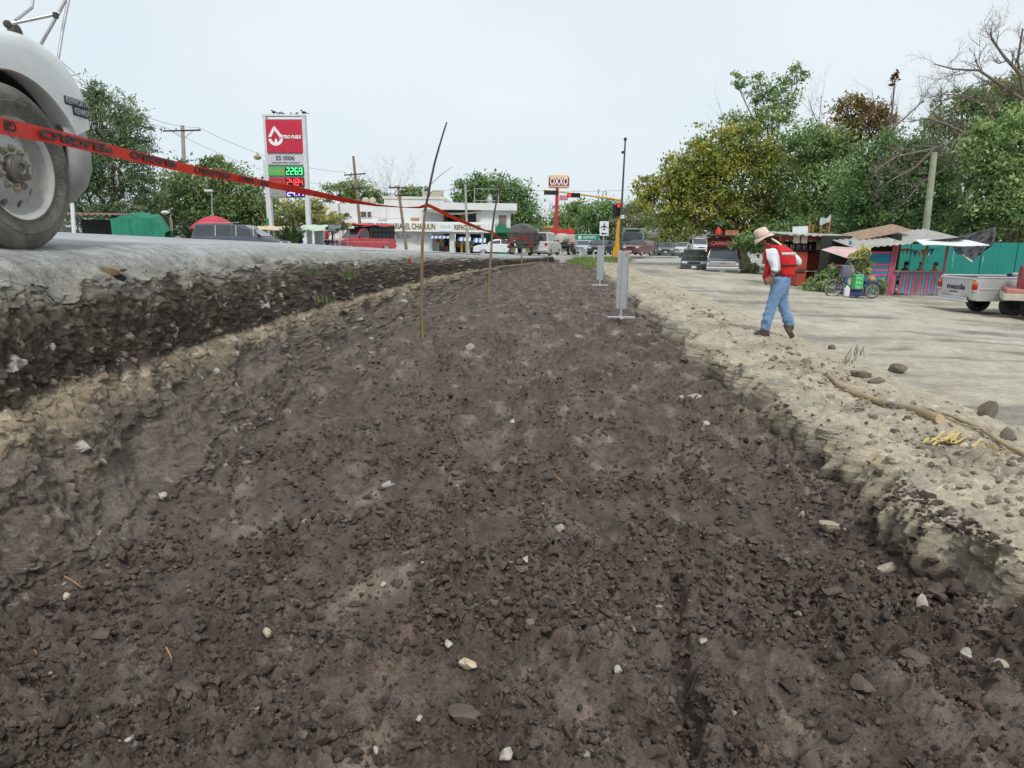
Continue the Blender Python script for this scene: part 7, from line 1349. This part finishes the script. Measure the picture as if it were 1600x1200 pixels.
tree("lime_tree", "light green tree just right of the store sign column", 122, 905, [(890, 345, 26, 28), (905, 330, 18, 20), (868, 352, 18, 22), (880, 372, 40, 20)], LM["mid"], 4.5, 3.2, .8, .3, seed=9); tree("dark_tree", "dark tree behind the airport sign", 112, 945, [(935, 335, 26, 24), (955, 345, 28, 30), (930, 362, 34, 26), (955, 375, 40, 18)], LM["deep"], 4.5, 3.2, .8, .35, seed=10); tree("dark_tree", "grey green tree between the signal mast and the bus", 106, 1000, [(992, 345, 32, 30), (1015, 362, 34, 26), (985, 372, 34, 20)], LM["far"], 4.5, 3.0, .8, .3, seed=12); tree("lime_tree", "pale tree above the low houses at the end of the lot", 108, 1060, [(1050, 352, 34, 26), (1080, 360, 26, 20), (1040, 372, 34, 16)], LM["pale"], 4.5, 2.8, .8, .25, seed=13)
# --- right
tree("flowering_tree", "big spreading tree with yellow flowering crown over the food pickup", 50, 1168, [(1040, 322, 46, 42), (1012, 292, 22, 22), (1085, 262, 44, 36), (1120, 235, 44, 34), (1170, 222, 46, 30), (1150, 285, 66, 42), (1215, 270, 44, 50), (1100, 330, 58, 32), (1160, 345, 62, 34), (1060, 285, 40, 34), (1220, 330, 44, 36)], LM["yel"], 6.0, 3.0, .75, .42, seed=14)
tree("tall_thin_tree", "tall thin tree with feathery top above the flowering tree", 62, 1195, [(1150, 128, 14, 13), (1190, 140, 20, 26), (1222, 150, 22, 32), (1245, 118, 16, 20), (1205, 185, 40, 20), (1165, 190, 34, 16)], LM["mid"], 4.5, 1.7, .7, .16, seed=15)
tree("green_tree", "dense mid green tree right of the flowering crown", 46, 1275, [(1262, 225, 42, 32), (1300, 255, 46, 44), (1270, 300, 50, 46), (1320, 310, 46, 44), (1290, 350, 60, 26)], LM["mid"], 6, 3.0, .75, .32, seed=16)
tree("creeper_tree", "treetop smothered in rust orange creeper", 47, 1345, [(1328, 168, 28, 20), (1358, 182, 26, 20), (1385, 192, 20, 14), (1345, 205, 44, 22), (1310, 236, 30, 18)], LM["rust"], 5, 3.0, .75, .22, seed=17)
tree("shade_tree", "dark thick tree directly behind the blue stall", 39, 1400, [(1360, 285, 58, 46), (1425, 300, 58, 46), (1400, 345, 80, 30), (1345, 345, 40, 34), (1470, 340, 56, 34), (1390, 240, 44, 34), (1450, 255, 48, 36)], LM["deep"], 6, 3.2, .7, .34, seed=18)
tree("green_tree", "olive tree with sparse crown behind the bare branches", 43, 1490, [(1500, 190, 44, 32), (1455, 215, 36, 26), (1535, 230, 44, 36), (1490, 275, 46, 34), (1545, 165, 40, 30), (1580, 200, 40, 34), (1590, 142, 36, 28), (1515, 155, 32, 22)], LM["olive"], 5, 1.9, .75, .28, seed=19)
tree("creeper_tree", "rusty orange crown at the top edge of the right trees", 45, 1575, [(1572, 150, 28, 28), (1600, 165, 30, 34), (1560, 185, 26, 18)], LM["rust"], 5.5, 2.4, .75, .22, seed=20)
tree("bright_tree", "fresh light green tree overhanging the black tarp", 34, 1585, [(1545, 215, 34, 28), (1580, 240, 50, 42), (1545, 270, 36, 34), (1600, 300, 56, 46), (1560, 325, 44, 32), (1610, 345, 50, 34), (1530, 250, 24, 18), (1600, 190, 40, 30)], LM["bright"], 7, 3.0, .75, .32, seed=21)
tree("shade_tree", "low dark shrubs along the foot of the right trees", 41, 1240, [(1215, 372, 40, 24), (1260, 360, 36, 24), (1180, 380, 34, 22)], LM["deep"], 6, 2.8, .7, .12, "shrub", seed=22); tree("shade_tree", "dark undergrowth behind the teal wall", 35.5, 1520, [(1500, 352, 40, 24), (1555, 352, 46, 24), (1600, 362, 40, 22)], LM["deep"], 6, 2.8, .6, .12, "shrub", seed=23)
def bare(name, label, Y, polys, seed, spread=.5, gen=3, r=.10, m=None, twig=1.0):
    rn = np.random.RandomState(seed); c = at(*polys[0][0], Y); c0 = Vector((c.x, Y, z_gnd(c.x, Y)-.1)); t = empty(name, c0, 0, label, "tree"); m = m or mat("bare_bark", (.20, .165, .135), .95, .2, 8); C0 = np.array(c0[:])
    trunk = MB(); br = MB()
    def grow(p, d, L_, r_, g):
        k = 4; pts = [p]; q = p.copy(); dd = d.copy()
        for i in range(k): dd = dd+rn.normal(size=3)*.22+np.array([0, 0, .06]); dd /= np.linalg.norm(dd); q = q+dd*L_/k; pts.append(q.copy())
        br.tube([tuple(x) for x in pts], [r_*(1-.17*i) for i in range(k+1)], 3 if g < 1 else 4, False)
        if g > 0:
            for i in range(1, k+1):
                for _ in range(2 if rn.rand() < .6*twig else 1):
                    e = dd+rn.normal(size=3)*spread*1.3; e /= np.linalg.norm(e); grow(pts[i], e, L_*rn.uniform(.4, .68), r_*.55, g-1)
    for i, pl in enumerate(polys):
        P = [np.array((at(x, y, Y+rn.uniform(-.4, .4)))[:])-C0 for x, y in pl]
        if i == 0: P[0] = np.array([0., 0, 0])
        rs = [r*(1 if i == 0 else .6)*(1-.75*j/(len(P)-1)) for j in range(len(P))]; (trunk if i == 0 else br).tube([tuple(x) for x in P], rs, 7)
        for j in range(1, len(P)):
            d = P[j]-P[j-1]; L_ = np.linalg.norm(d); d /= L_
            for _ in range(3 if j > 1 or i else 1): e = d+rn.normal(size=3)*spread; e /= np.linalg.norm(e); grow(P[j-1]+(P[j]-P[j-1])*rn.uniform(.3, 1), e, rn.uniform(.5, 1.0)*Y/1060*48*twig, rs[j]*.5, gen-1)
    trunk.build("trunk", m, t, 60); br.build("branches", m, t, 60); return t
bare("bare_tree", "big leafless tree spreading grey twigs at the top right corner", 37, [[(1640, 420), (1625, 300), (1610, 215), (1600, 150), (1590, 95), (1598, 45)], [(1612, 220), (1560, 205), (1520, 215), (1470, 230), (1425, 228)], [(1604, 160), (1560, 130), (1530, 110), (1490, 108), (1460, 100)], [(1598, 120), (1570, 90), (1550, 62), (1548, 50)], [(1560, 205), (1540, 165), (1500, 150), (1470, 158)], [(1520, 215), (1480, 195), (1450, 185), (1420, 190)]], 31, .5, 3, .16, twig=.85)
bare("bare_tree", "fallen-looking leafless bough reaching left across the dark tree", 35.5, [[(1625, 420), (1612, 300), (1560, 225), (1500, 218), (1460, 232), (1400, 245), (1365, 268)], [(1460, 232), (1430, 262), (1395, 280), (1370, 300)], [(1500, 218), (1480, 262), (1440, 285), (1410, 320)], [(1530, 300), (1500, 280), (1520, 255)]], 32, .55, 3, .13, twig=.8)
bare("bare_tree", "leafless thin tree between the creeper top and the grey twigs", 44, [[(1410, 420), (1400, 280), (1396, 200), (1392, 150)], [(1396, 200), (1440, 160), (1455, 130)], [(1398, 230), (1370, 180), (1362, 140)], [(1400, 260), (1450, 205), (1480, 180)]], 33, .5, 2, .08)
bare("bare_tree", "pale leafless tree behind the shop's left roof", 95, [[(600, 385), (602, 320), (605, 296)], [(602, 320), (590, 300), (584, 290)], [(603, 315), (618, 300), (622, 292)]], 34, .5, 3, .12, mat("pale_bark", (.34, .31, .29), .95, .15, 8), 1.1)
bare("bare_tree", "thin leafless saplings in the gap right of the tall thin tree", 60, [[(1290, 420), (1285, 260), (1280, 190), (1284, 150)], [(1280, 200), (1266, 165), (1262, 150)], [(1150, 300), (1135, 200), (1122, 160)], [(1140, 240), (1165, 185), (1172, 160)]], 35, .4, 2, .07)
bare("bare_tree", "small leafless tree between the shop and the store sign", 98, [[(845, 395), (846, 350), (845, 325)], [(846, 350), (838, 335), (836, 328)], [(846, 345), (856, 332), (860, 324)]], 36, .5, 3, .09, MATS["pale_bark"])
t = empty("snag", at(1392, 190, 43.8), 0, "broken snag topped by a clump of dry brown leaves", "tree"); rn = np.random.RandomState(5); part("trunk", MATS["bare_bark"], t, lambda q: q.tube([(.1, 0, -3.2), (.05, 0, -1.5), (0, 0, .3), (-.05, 0, 2.2)], [.10, .08, .07, .05], 6)); V, T, _ = leaves_for([(np.array([-.12, 0, 2.35]), np.array([.26, .25, .34])), (np.array([-.02, 0, 2.7]), np.array([.14, .15, .22]))], rn, .22, 3.0); leaf_mesh("crown", V, None, T, leaf_mat("leaves_dead", (.10, .045, .025), (.26, .12, .06)), t)
# --- shrubs by the stalls
tree("leafy_shrub", "bushy green shrub left of the tricycle", 25.4, 1285, [(1278, 440, 20, 15), (1298, 432, 16, 16), (1285, 450, 26, 10)], LM["bright"], 6, 3.0, .8, .04, "shrub", seed=41); tree("potted_tree", "leafy young tree growing in front of the blue planks", 24.6, 1346, [(1338, 398, 16, 13), (1352, 408, 17, 16), (1342, 422, 15, 11), (1333, 412, 10, 12)], LM["pale"], 7, 2.4, .8, .05, seed=42); tree("leafy_shrub", "small green shrub at the foot of the pink post", 25.6, 1374, [(1374, 448, 14, 12), (1366, 455, 10, 8)], LM["mid"], 6, 2.8, .8, .03, "shrub", seed=43); tree("leafy_shrub", "grey green shrub at the foot of the flowering tree trunk", 42, 1170, [(1165, 420, 14, 14), (1180, 425, 12, 10)], LM["far"], 6, 2.5, .8, .04, "shrub", seed=44)
def spiky(label, px, py, Y, h, n, seed):
    rn = np.random.RandomState(seed); c = at(px, py, Y); c.z = z_gnd(c.x, Y)-.1; t = empty("spiky_plant", c, 0, label, "plant"); b = MB()
    for k in range(n):
        a = rn.rand()*6.283; l = h*rn.uniform(.7, 1.1); o = rn.uniform(.15, .8); w = .05*h; d = Vector((math.cos(a), math.sin(a), 0)); s = Vector((-math.sin(a), math.cos(a), 0))*w; m1 = d*o*l*.5+Vector((0, 0, l*.65)); e = d*o*l+Vector((0, 0, l*(.95-.35*o))); b.add([-s*.5, s*.5, m1+s, m1-s, e], [(0, 1, 2, 3), (3, 2, 4)])
    o = b.build("fronds", mat("frond_green", (.06, .11, .03), .6, .3, 3), t); part("stem", MATS["tree_bark"], t, lambda q: q.cyl((0, 0, -.05), (0, 0, h*.3), .08, .05))
spiky("spiky palm-like plant between the two food awnings", 455, 372, 41, 2.2, 70, 1); spiky("spiky palm-like plant behind the parasol's left edge", 305, 362, 43.5, 2.4, 70, 2); spiky("spiky palm-like plant behind the minivan roof", 395, 362, 43.5, 2.3, 70, 3)
# --- far wood closing the horizon
def treeline():
    rn = np.random.RandomState(77); lob = []
    for px in range(-300, 1950, 26):
        Y = 150+rn.uniform(-12, 12); p = at(px+rn.uniform(-8, 8), rn.uniform(352, 366)+.0122*(px-800), Y); r = rn.uniform(2.6, 4.6); p.z = max(1.2, min(p.z, 5.5)); lob.append((np.array([p.x, Y, p.z]), np.array([r*1.3, r, r*.95]))); lob.append((np.array([p.x, Y-1, 1.2]), np.array([r*1.3, r, 1.8])))
    V, T, _ = leaves_for(lob, rn, .85, .45); o = leaf_mesh("treeline", V, None, T, LM["far"], None); tag(o, "distant belt of trees closing the horizon", kind="stuff")
treeline()

# ================================================================== SMALL THINGS ON THE GROUND
stone_m = attr_mat("pale_limestone", fine=40, amt=.18, bump=.5, bscale=70, bdist=.006)
def stone(name, label, x, y, r, c, cat="stone", group=None, seed=0, sink=.35, sq=1.):
    rnd = np.random.RandomState(seed+70); v, f = SHAPES2[seed % len(SHAPES2)]; me = bpy.data.meshes.new(name); a = rnd.rand()*6.28; Q = np.array([[math.cos(a), -math.sin(a), 0], [math.sin(a), math.cos(a), 0], [0, 0, 1]])
    me.from_pydata(((v*r*np.array([1, 1, sq]))@Q.T).tolist(), [], f.tolist()); at_ = me.attributes.new("Col", 'FLOAT_COLOR', 'POINT'); at_.data.foreach_set("color", [k for _ in range(len(v)) for k in (*c, 1.)])
    o = link_mesh(name, me, stone_m, None, 28); o.location = (x, y, HT(x, y)+r*.5*(1-sink)); return tag(o, label, cat, group)
def fl(px, py, z=.03): return onz(px, py, z)
LIME = (.40, .34, .26); WHT = (.46, .42, .35); GRY = (.20, .18, .165)
SPEC = [(733, 1040, 13, (.60, .48, .33), "round cream limestone lump on the trench floor near the bottom centre"), (790, 1192, 11, WHT, "flat white stone at the bottom edge of the trench floor"), (963, 1049, 7, WHT, "small white stone beside the shallow rut"), (876, 827, 9, WHT, "white angular stone in the middle of the trench floor"), (1296, 826, 13, LIME, "pale broken stone slab below the sandy bank"), (1388, 884, 14, LIME, "cluster-like pale crumbly rock under the bank, nearest the sand"), (1387, 787, 10, LIME, "pale stone at the foot of the collapsed bank"), (1389, 962, 7, (.62, .52, .32), "small yellowish stone on dark soil at the lower right"), (1437, 965, 10, WHT, "pale upright stone at the lower right below the sand"), (1507, 1027, 9, WHT, "white stone near the lower right edge"), (1560, 1055, 9, LIME, "crumbly pale stone close to the right edge of the picture"),
        (700, 1017, 8, (.5, .45, .38), "small pale crumb left of the round limestone lump"), (417, 1010, 8, (.60, .55, .40), "small cream stone left of centre on dark soil"), (108, 965, 6, (.55, .5, .36), "tiny cream stone by the straw piece at the lower left"), (256, 797, 7, WHT, "white pebble beside the dark hollow at the left wall foot"), (606, 750, 9, (.42, .40, .37), "grey flat stone in the upper middle of the trench floor"), (600, 918, 5, WHT, "tiny white pebble left of the centre line"), (1100, 990, 6, LIME, "small pale stone right of the rut"), (1255, 795, 7, LIME, "small pale stone beneath the broken slab"), (820, 890, 5, WHT, "tiny white pebble below the white angular stone"), (205, 1172, 6, WHT, "small white pebble at the bottom left"), (655, 1142, 6, WHT, "small white pebble at the bottom centre left"), (588, 1172, 5, WHT, "tiny white pebble at the bottom left of centre"), (735, 548, 9, (.45, .38, .30), "tan stone right of the tallest stake's foot"), (1085, 620, 9, LIME, "pale stone at the foot of the bank below the marker board"), (1055, 622, 7, LIME, "small pale stone left of its twin under the bank"), (1105, 658, 7, WHT, "white stone at the bend of the bank's foot"), (800, 652, 5, WHT, "tiny white stone far along the trench floor")]
for i, (px, py, rp, c, lb) in enumerate(SPEC): p = fl(px, py); stone("stone", lb, p.x, p.y, rp*math.hypot(p.y, 1.75)/1060*1.15, c, seed=i, group="pale stones on the trench floor")
for i, (px, py, rp, lb) in enumerate([(298, 1105, 20, "dark grey rock at the lower left of the trench floor"), (408, 1112, 20, "brown rock beside the dark grey one"), (420, 930, 17, "grey half-buried boulder left of centre"), (545, 1082, 14, "dark lump left of the round limestone"), (725, 1125, 22, "flat dark slab below the round limestone"), (1300, 945, 15, "dark flat clod at the right of the trench"), (1425, 1045, 20, "large dark clod at the lower right"), (1345, 1065, 18, "dark brown clod left of the large one"), (1270, 1180, 22, "dark clod at the bottom right edge"), (1460, 930, 18, "dark slab of fallen soil by the sand"), (155, 990, 16, "smooth grey slab of clay at the lower left"), (265, 835, 14, "dark crust overhanging a hollow at the left wall foot")]): p = fl(px, py); stone("clod", lb, p.x, p.y, rp*math.hypot(p.y, 1.75)/1060, (.125, .098, .080), "clod", "large clods on the trench floor", i, .5, .8)
for i, (px, py, rp, lb) in enumerate([(1547, 637, 20, "round muddy boulder lying on the dirt lot behind the branches"), (1345, 588, 15, "dark clod on the berm beside the pole's crooked tip"), (1370, 596, 14, "flat dark clod just right of the crooked tip"), (1395, 638, 12, "brown clod under the thick pole"), (1455, 650, 12, "clod wedged behind the thick pole's cut end"), (1575, 680, 16, "dark clod at the picture's right edge behind the thin branch"), (1065, 578, 8, "pale cobble on the berm left of the walking man"), (1258, 565, 10, "dark clod on the berm at the walking man's feet"), (1405, 560, 16, "dark crust of asphalt lying on the pale lot"), (1300, 528, 8, "small dark crumb on the lot behind the man"), (1110, 495, 8, "small brown clod on the crest beyond the marker board")]):
    p = onz(px, py, .36); stone("clod", lb, p.x, p.y, rp*math.hypot(p.y, 1.4)/1060, (.17, .145, .115) if i != 6 else LIME, "clod", "clods along the right berm", i+3, .35, .75 if i not in (0,) else 1.25)
# chunk of broken asphalt on the lip, with a near-black lump coloured as its shaded hole
d_ = ray(172, 424); k_ = -2.78/d_.x; p = Vector((-2.78, d_.y*k_, CAM_Z+d_.z*k_)); stone("asphalt_chunk", "jagged chunk of broken brown asphalt perched on the road edge", p.x+.0, p.y, .11, (.24, .19, .13), "asphalt chunk", seed=4, sq=.55).location = (p.x, p.y, p.z+.01); stone("asphalt_chunk", "near-black lump standing in for the shaded hole under the jagged chunk", p.x, p.y, .06, (.05, .045, .04), "asphalt chunk", seed=6).location = (p.x+.05, p.y+.03, p.z-.05)
# poles and branches on the bank
peel = mat("peeled_pole", (.40, .31, .19), .75, .2, 9, bump=.3, stretch=(.2, 1, 1), dirt=.3); cut = mat("cut_wood", (.60, .42, .26), .8, .12)
def laid(px, py, up=.02, z=.40): q = onz(px, py, z); q.z = max(HT(q.x, q.y)+up, z-.06); return q
P_ = [laid(*q) for q in ((1303, 578), (1294, 582), (1296, 590), (1312, 600), (1340, 606), (1390, 626), (1430, 643), (1467, 662))]; t = empty("pole_log", P_[0], 0, "peeled crooked wooden pole lying along the sandy bank", "pole"); part("pole", peel, t, lambda q: q.tube([x-P_[0] for x in P_], [.016, .020, .024, .028, .032, .035, .037, .038], 10), 60); part("cut_end", cut, t, lambda q: q.cyl(P_[-1]-P_[0], P_[-1]-P_[0]+(P_[-1]-P_[-2]).normalized()*.012, .036)); part("knot", peel, t, lambda q: q.ball(P_[3]-P_[0]+Vector((0, 0, .01)), (.035, .035, .03), 8, 6))
P_ = [laid(*q) for q in ((1420, 622), (1450, 634), (1490, 648), (1530, 666), (1580, 690), (1640, 716))]; t = empty("branch", P_[0], 0, "thin forked branch lying beside the peeled pole", "branch"); part("stick", peel, t, lambda q: q.tube([x-P_[0] for x in P_], [.009, .010, .012, .014, .016, .017], 7), 60); Q_ = [laid(*q) for q in ((1463, 641), (1478, 655), (1505, 664), (1532, 668))]; part("fork", peel, t, lambda q: q.tube([x-P_[0] for x in Q_], [.006, .008, .009, .010], 6), 60)
husk = mat("corn_husk", (.66, .50, .20), .8, .14, 14)
for i, (a, b_, lb) in enumerate((((1450, 697), (1512, 684), "bunch of dry yellow husk leaves below the pole's cut end"), ((1487, 698), (1520, 690), "single pale husk strip right of the husk bunch"), ((1530, 700), (1592, 722), "long yellow husk strips near the right edge"))):
    A, B = laid(*a, z=.36), laid(*b_, z=.36); t = empty("corn_husk", A, 0, lb, "husk", "dry husks on the bank"); rnd = random.Random(i)
    for k in range(7 if i == 0 else 3):
        o1 = Vector((rnd.uniform(-.04, .04), rnd.uniform(-.06, .06), rnd.uniform(.0, .02))); D = (B-A)*rnd.uniform(.6, 1.1)+Vector((0, rnd.uniform(-.08, .08), 0)); w = rnd.uniform(.010, .02)
        part("husk_leaf", husk, t, lambda q: q.sheet(lambda u, v: o1+D*u+Vector((0, (v-.5)*w*2*math.sin(math.pi*(.08+.9*u)), .02*math.sin(3*u*math.pi)+.006*abs(v-.5))), 8, 2), 60)
# straw pieces
for i, (a, b_, lb) in enumerate((((103, 918), (131, 937), "orange straw lying on dark soil at the lower left"), ((260, 1016), (269, 1034), "short orange straw on the trench floor, left of centre"), ((52, 1015), (59, 1036), "pale dry stalk near the left edge"), ((866, 750), (880, 762), "small pale twig on the middle of the trench floor"))):
    A, B = fl(*a), fl(*b_); A.z = B.z = max(HT(A.x, A.y), HT(B.x, B.y))+.006; q = MB(); q.tube([Vector(), (B-A)*.5+Vector((0, 0, .004)), B-A], [.004, .0035, .002], 5); o = q.build("straw", mat("straw_orange", (.50, .27, .13), .8, .12)); o.location = A; tag(o, lb, "straw", "straws on the trench floor")
# weeds on the road edge, in the wall and on the lot
weed_m = leaf_mat("weed_blades", (.06, .10, .03), (.18, .22, .08), (.28, .25, .12), .25)
def weed(label, px, py, Y, h, n, seed, lean=.5, up=True):
    rn = np.random.RandomState(seed); c = at(px, py, Y); t = empty("weed", c, 0, label, "weed", "weeds by the trench"); pts = [(rn.normal()*.5*h, rn.normal()*.3*h, rn.uniform(-.05, .02), h*rn.uniform(.4, 1.1), rn.uniform(.15, lean)) for _ in range(n)]; o = blades("blades", pts, None, weed_m, t); del o["kind"]
weed("green weed sprouting from the broken asphalt edge", 545, 432, 9.5, .12, 50, 1); weed("thin grass tuft hanging down the dark earth wall", 508, 470, 8.4, .12, 30, 2, .9); weed("small weed at the road edge left of the first tuft", 375, 452, 6.9, .08, 30, 3); weed("grass tuft on the lip above the dark wall", 490, 425, 8.6, .10, 60, 4); weed("small green weed on the pale lot behind the berm", 1322, 566, 7.6, .10, 26, 5); weed("two-leaved green sprout beside the lot weed", 1334, 553, 7.9, .14, 14, 6, .7); weed("small grass tuft by the foot of the red stall", 1275, 445, 27.5, .25, 60, 7); weed("grass fringe below the flowering tree", 1160, 434, 41, .35, 120, 8)
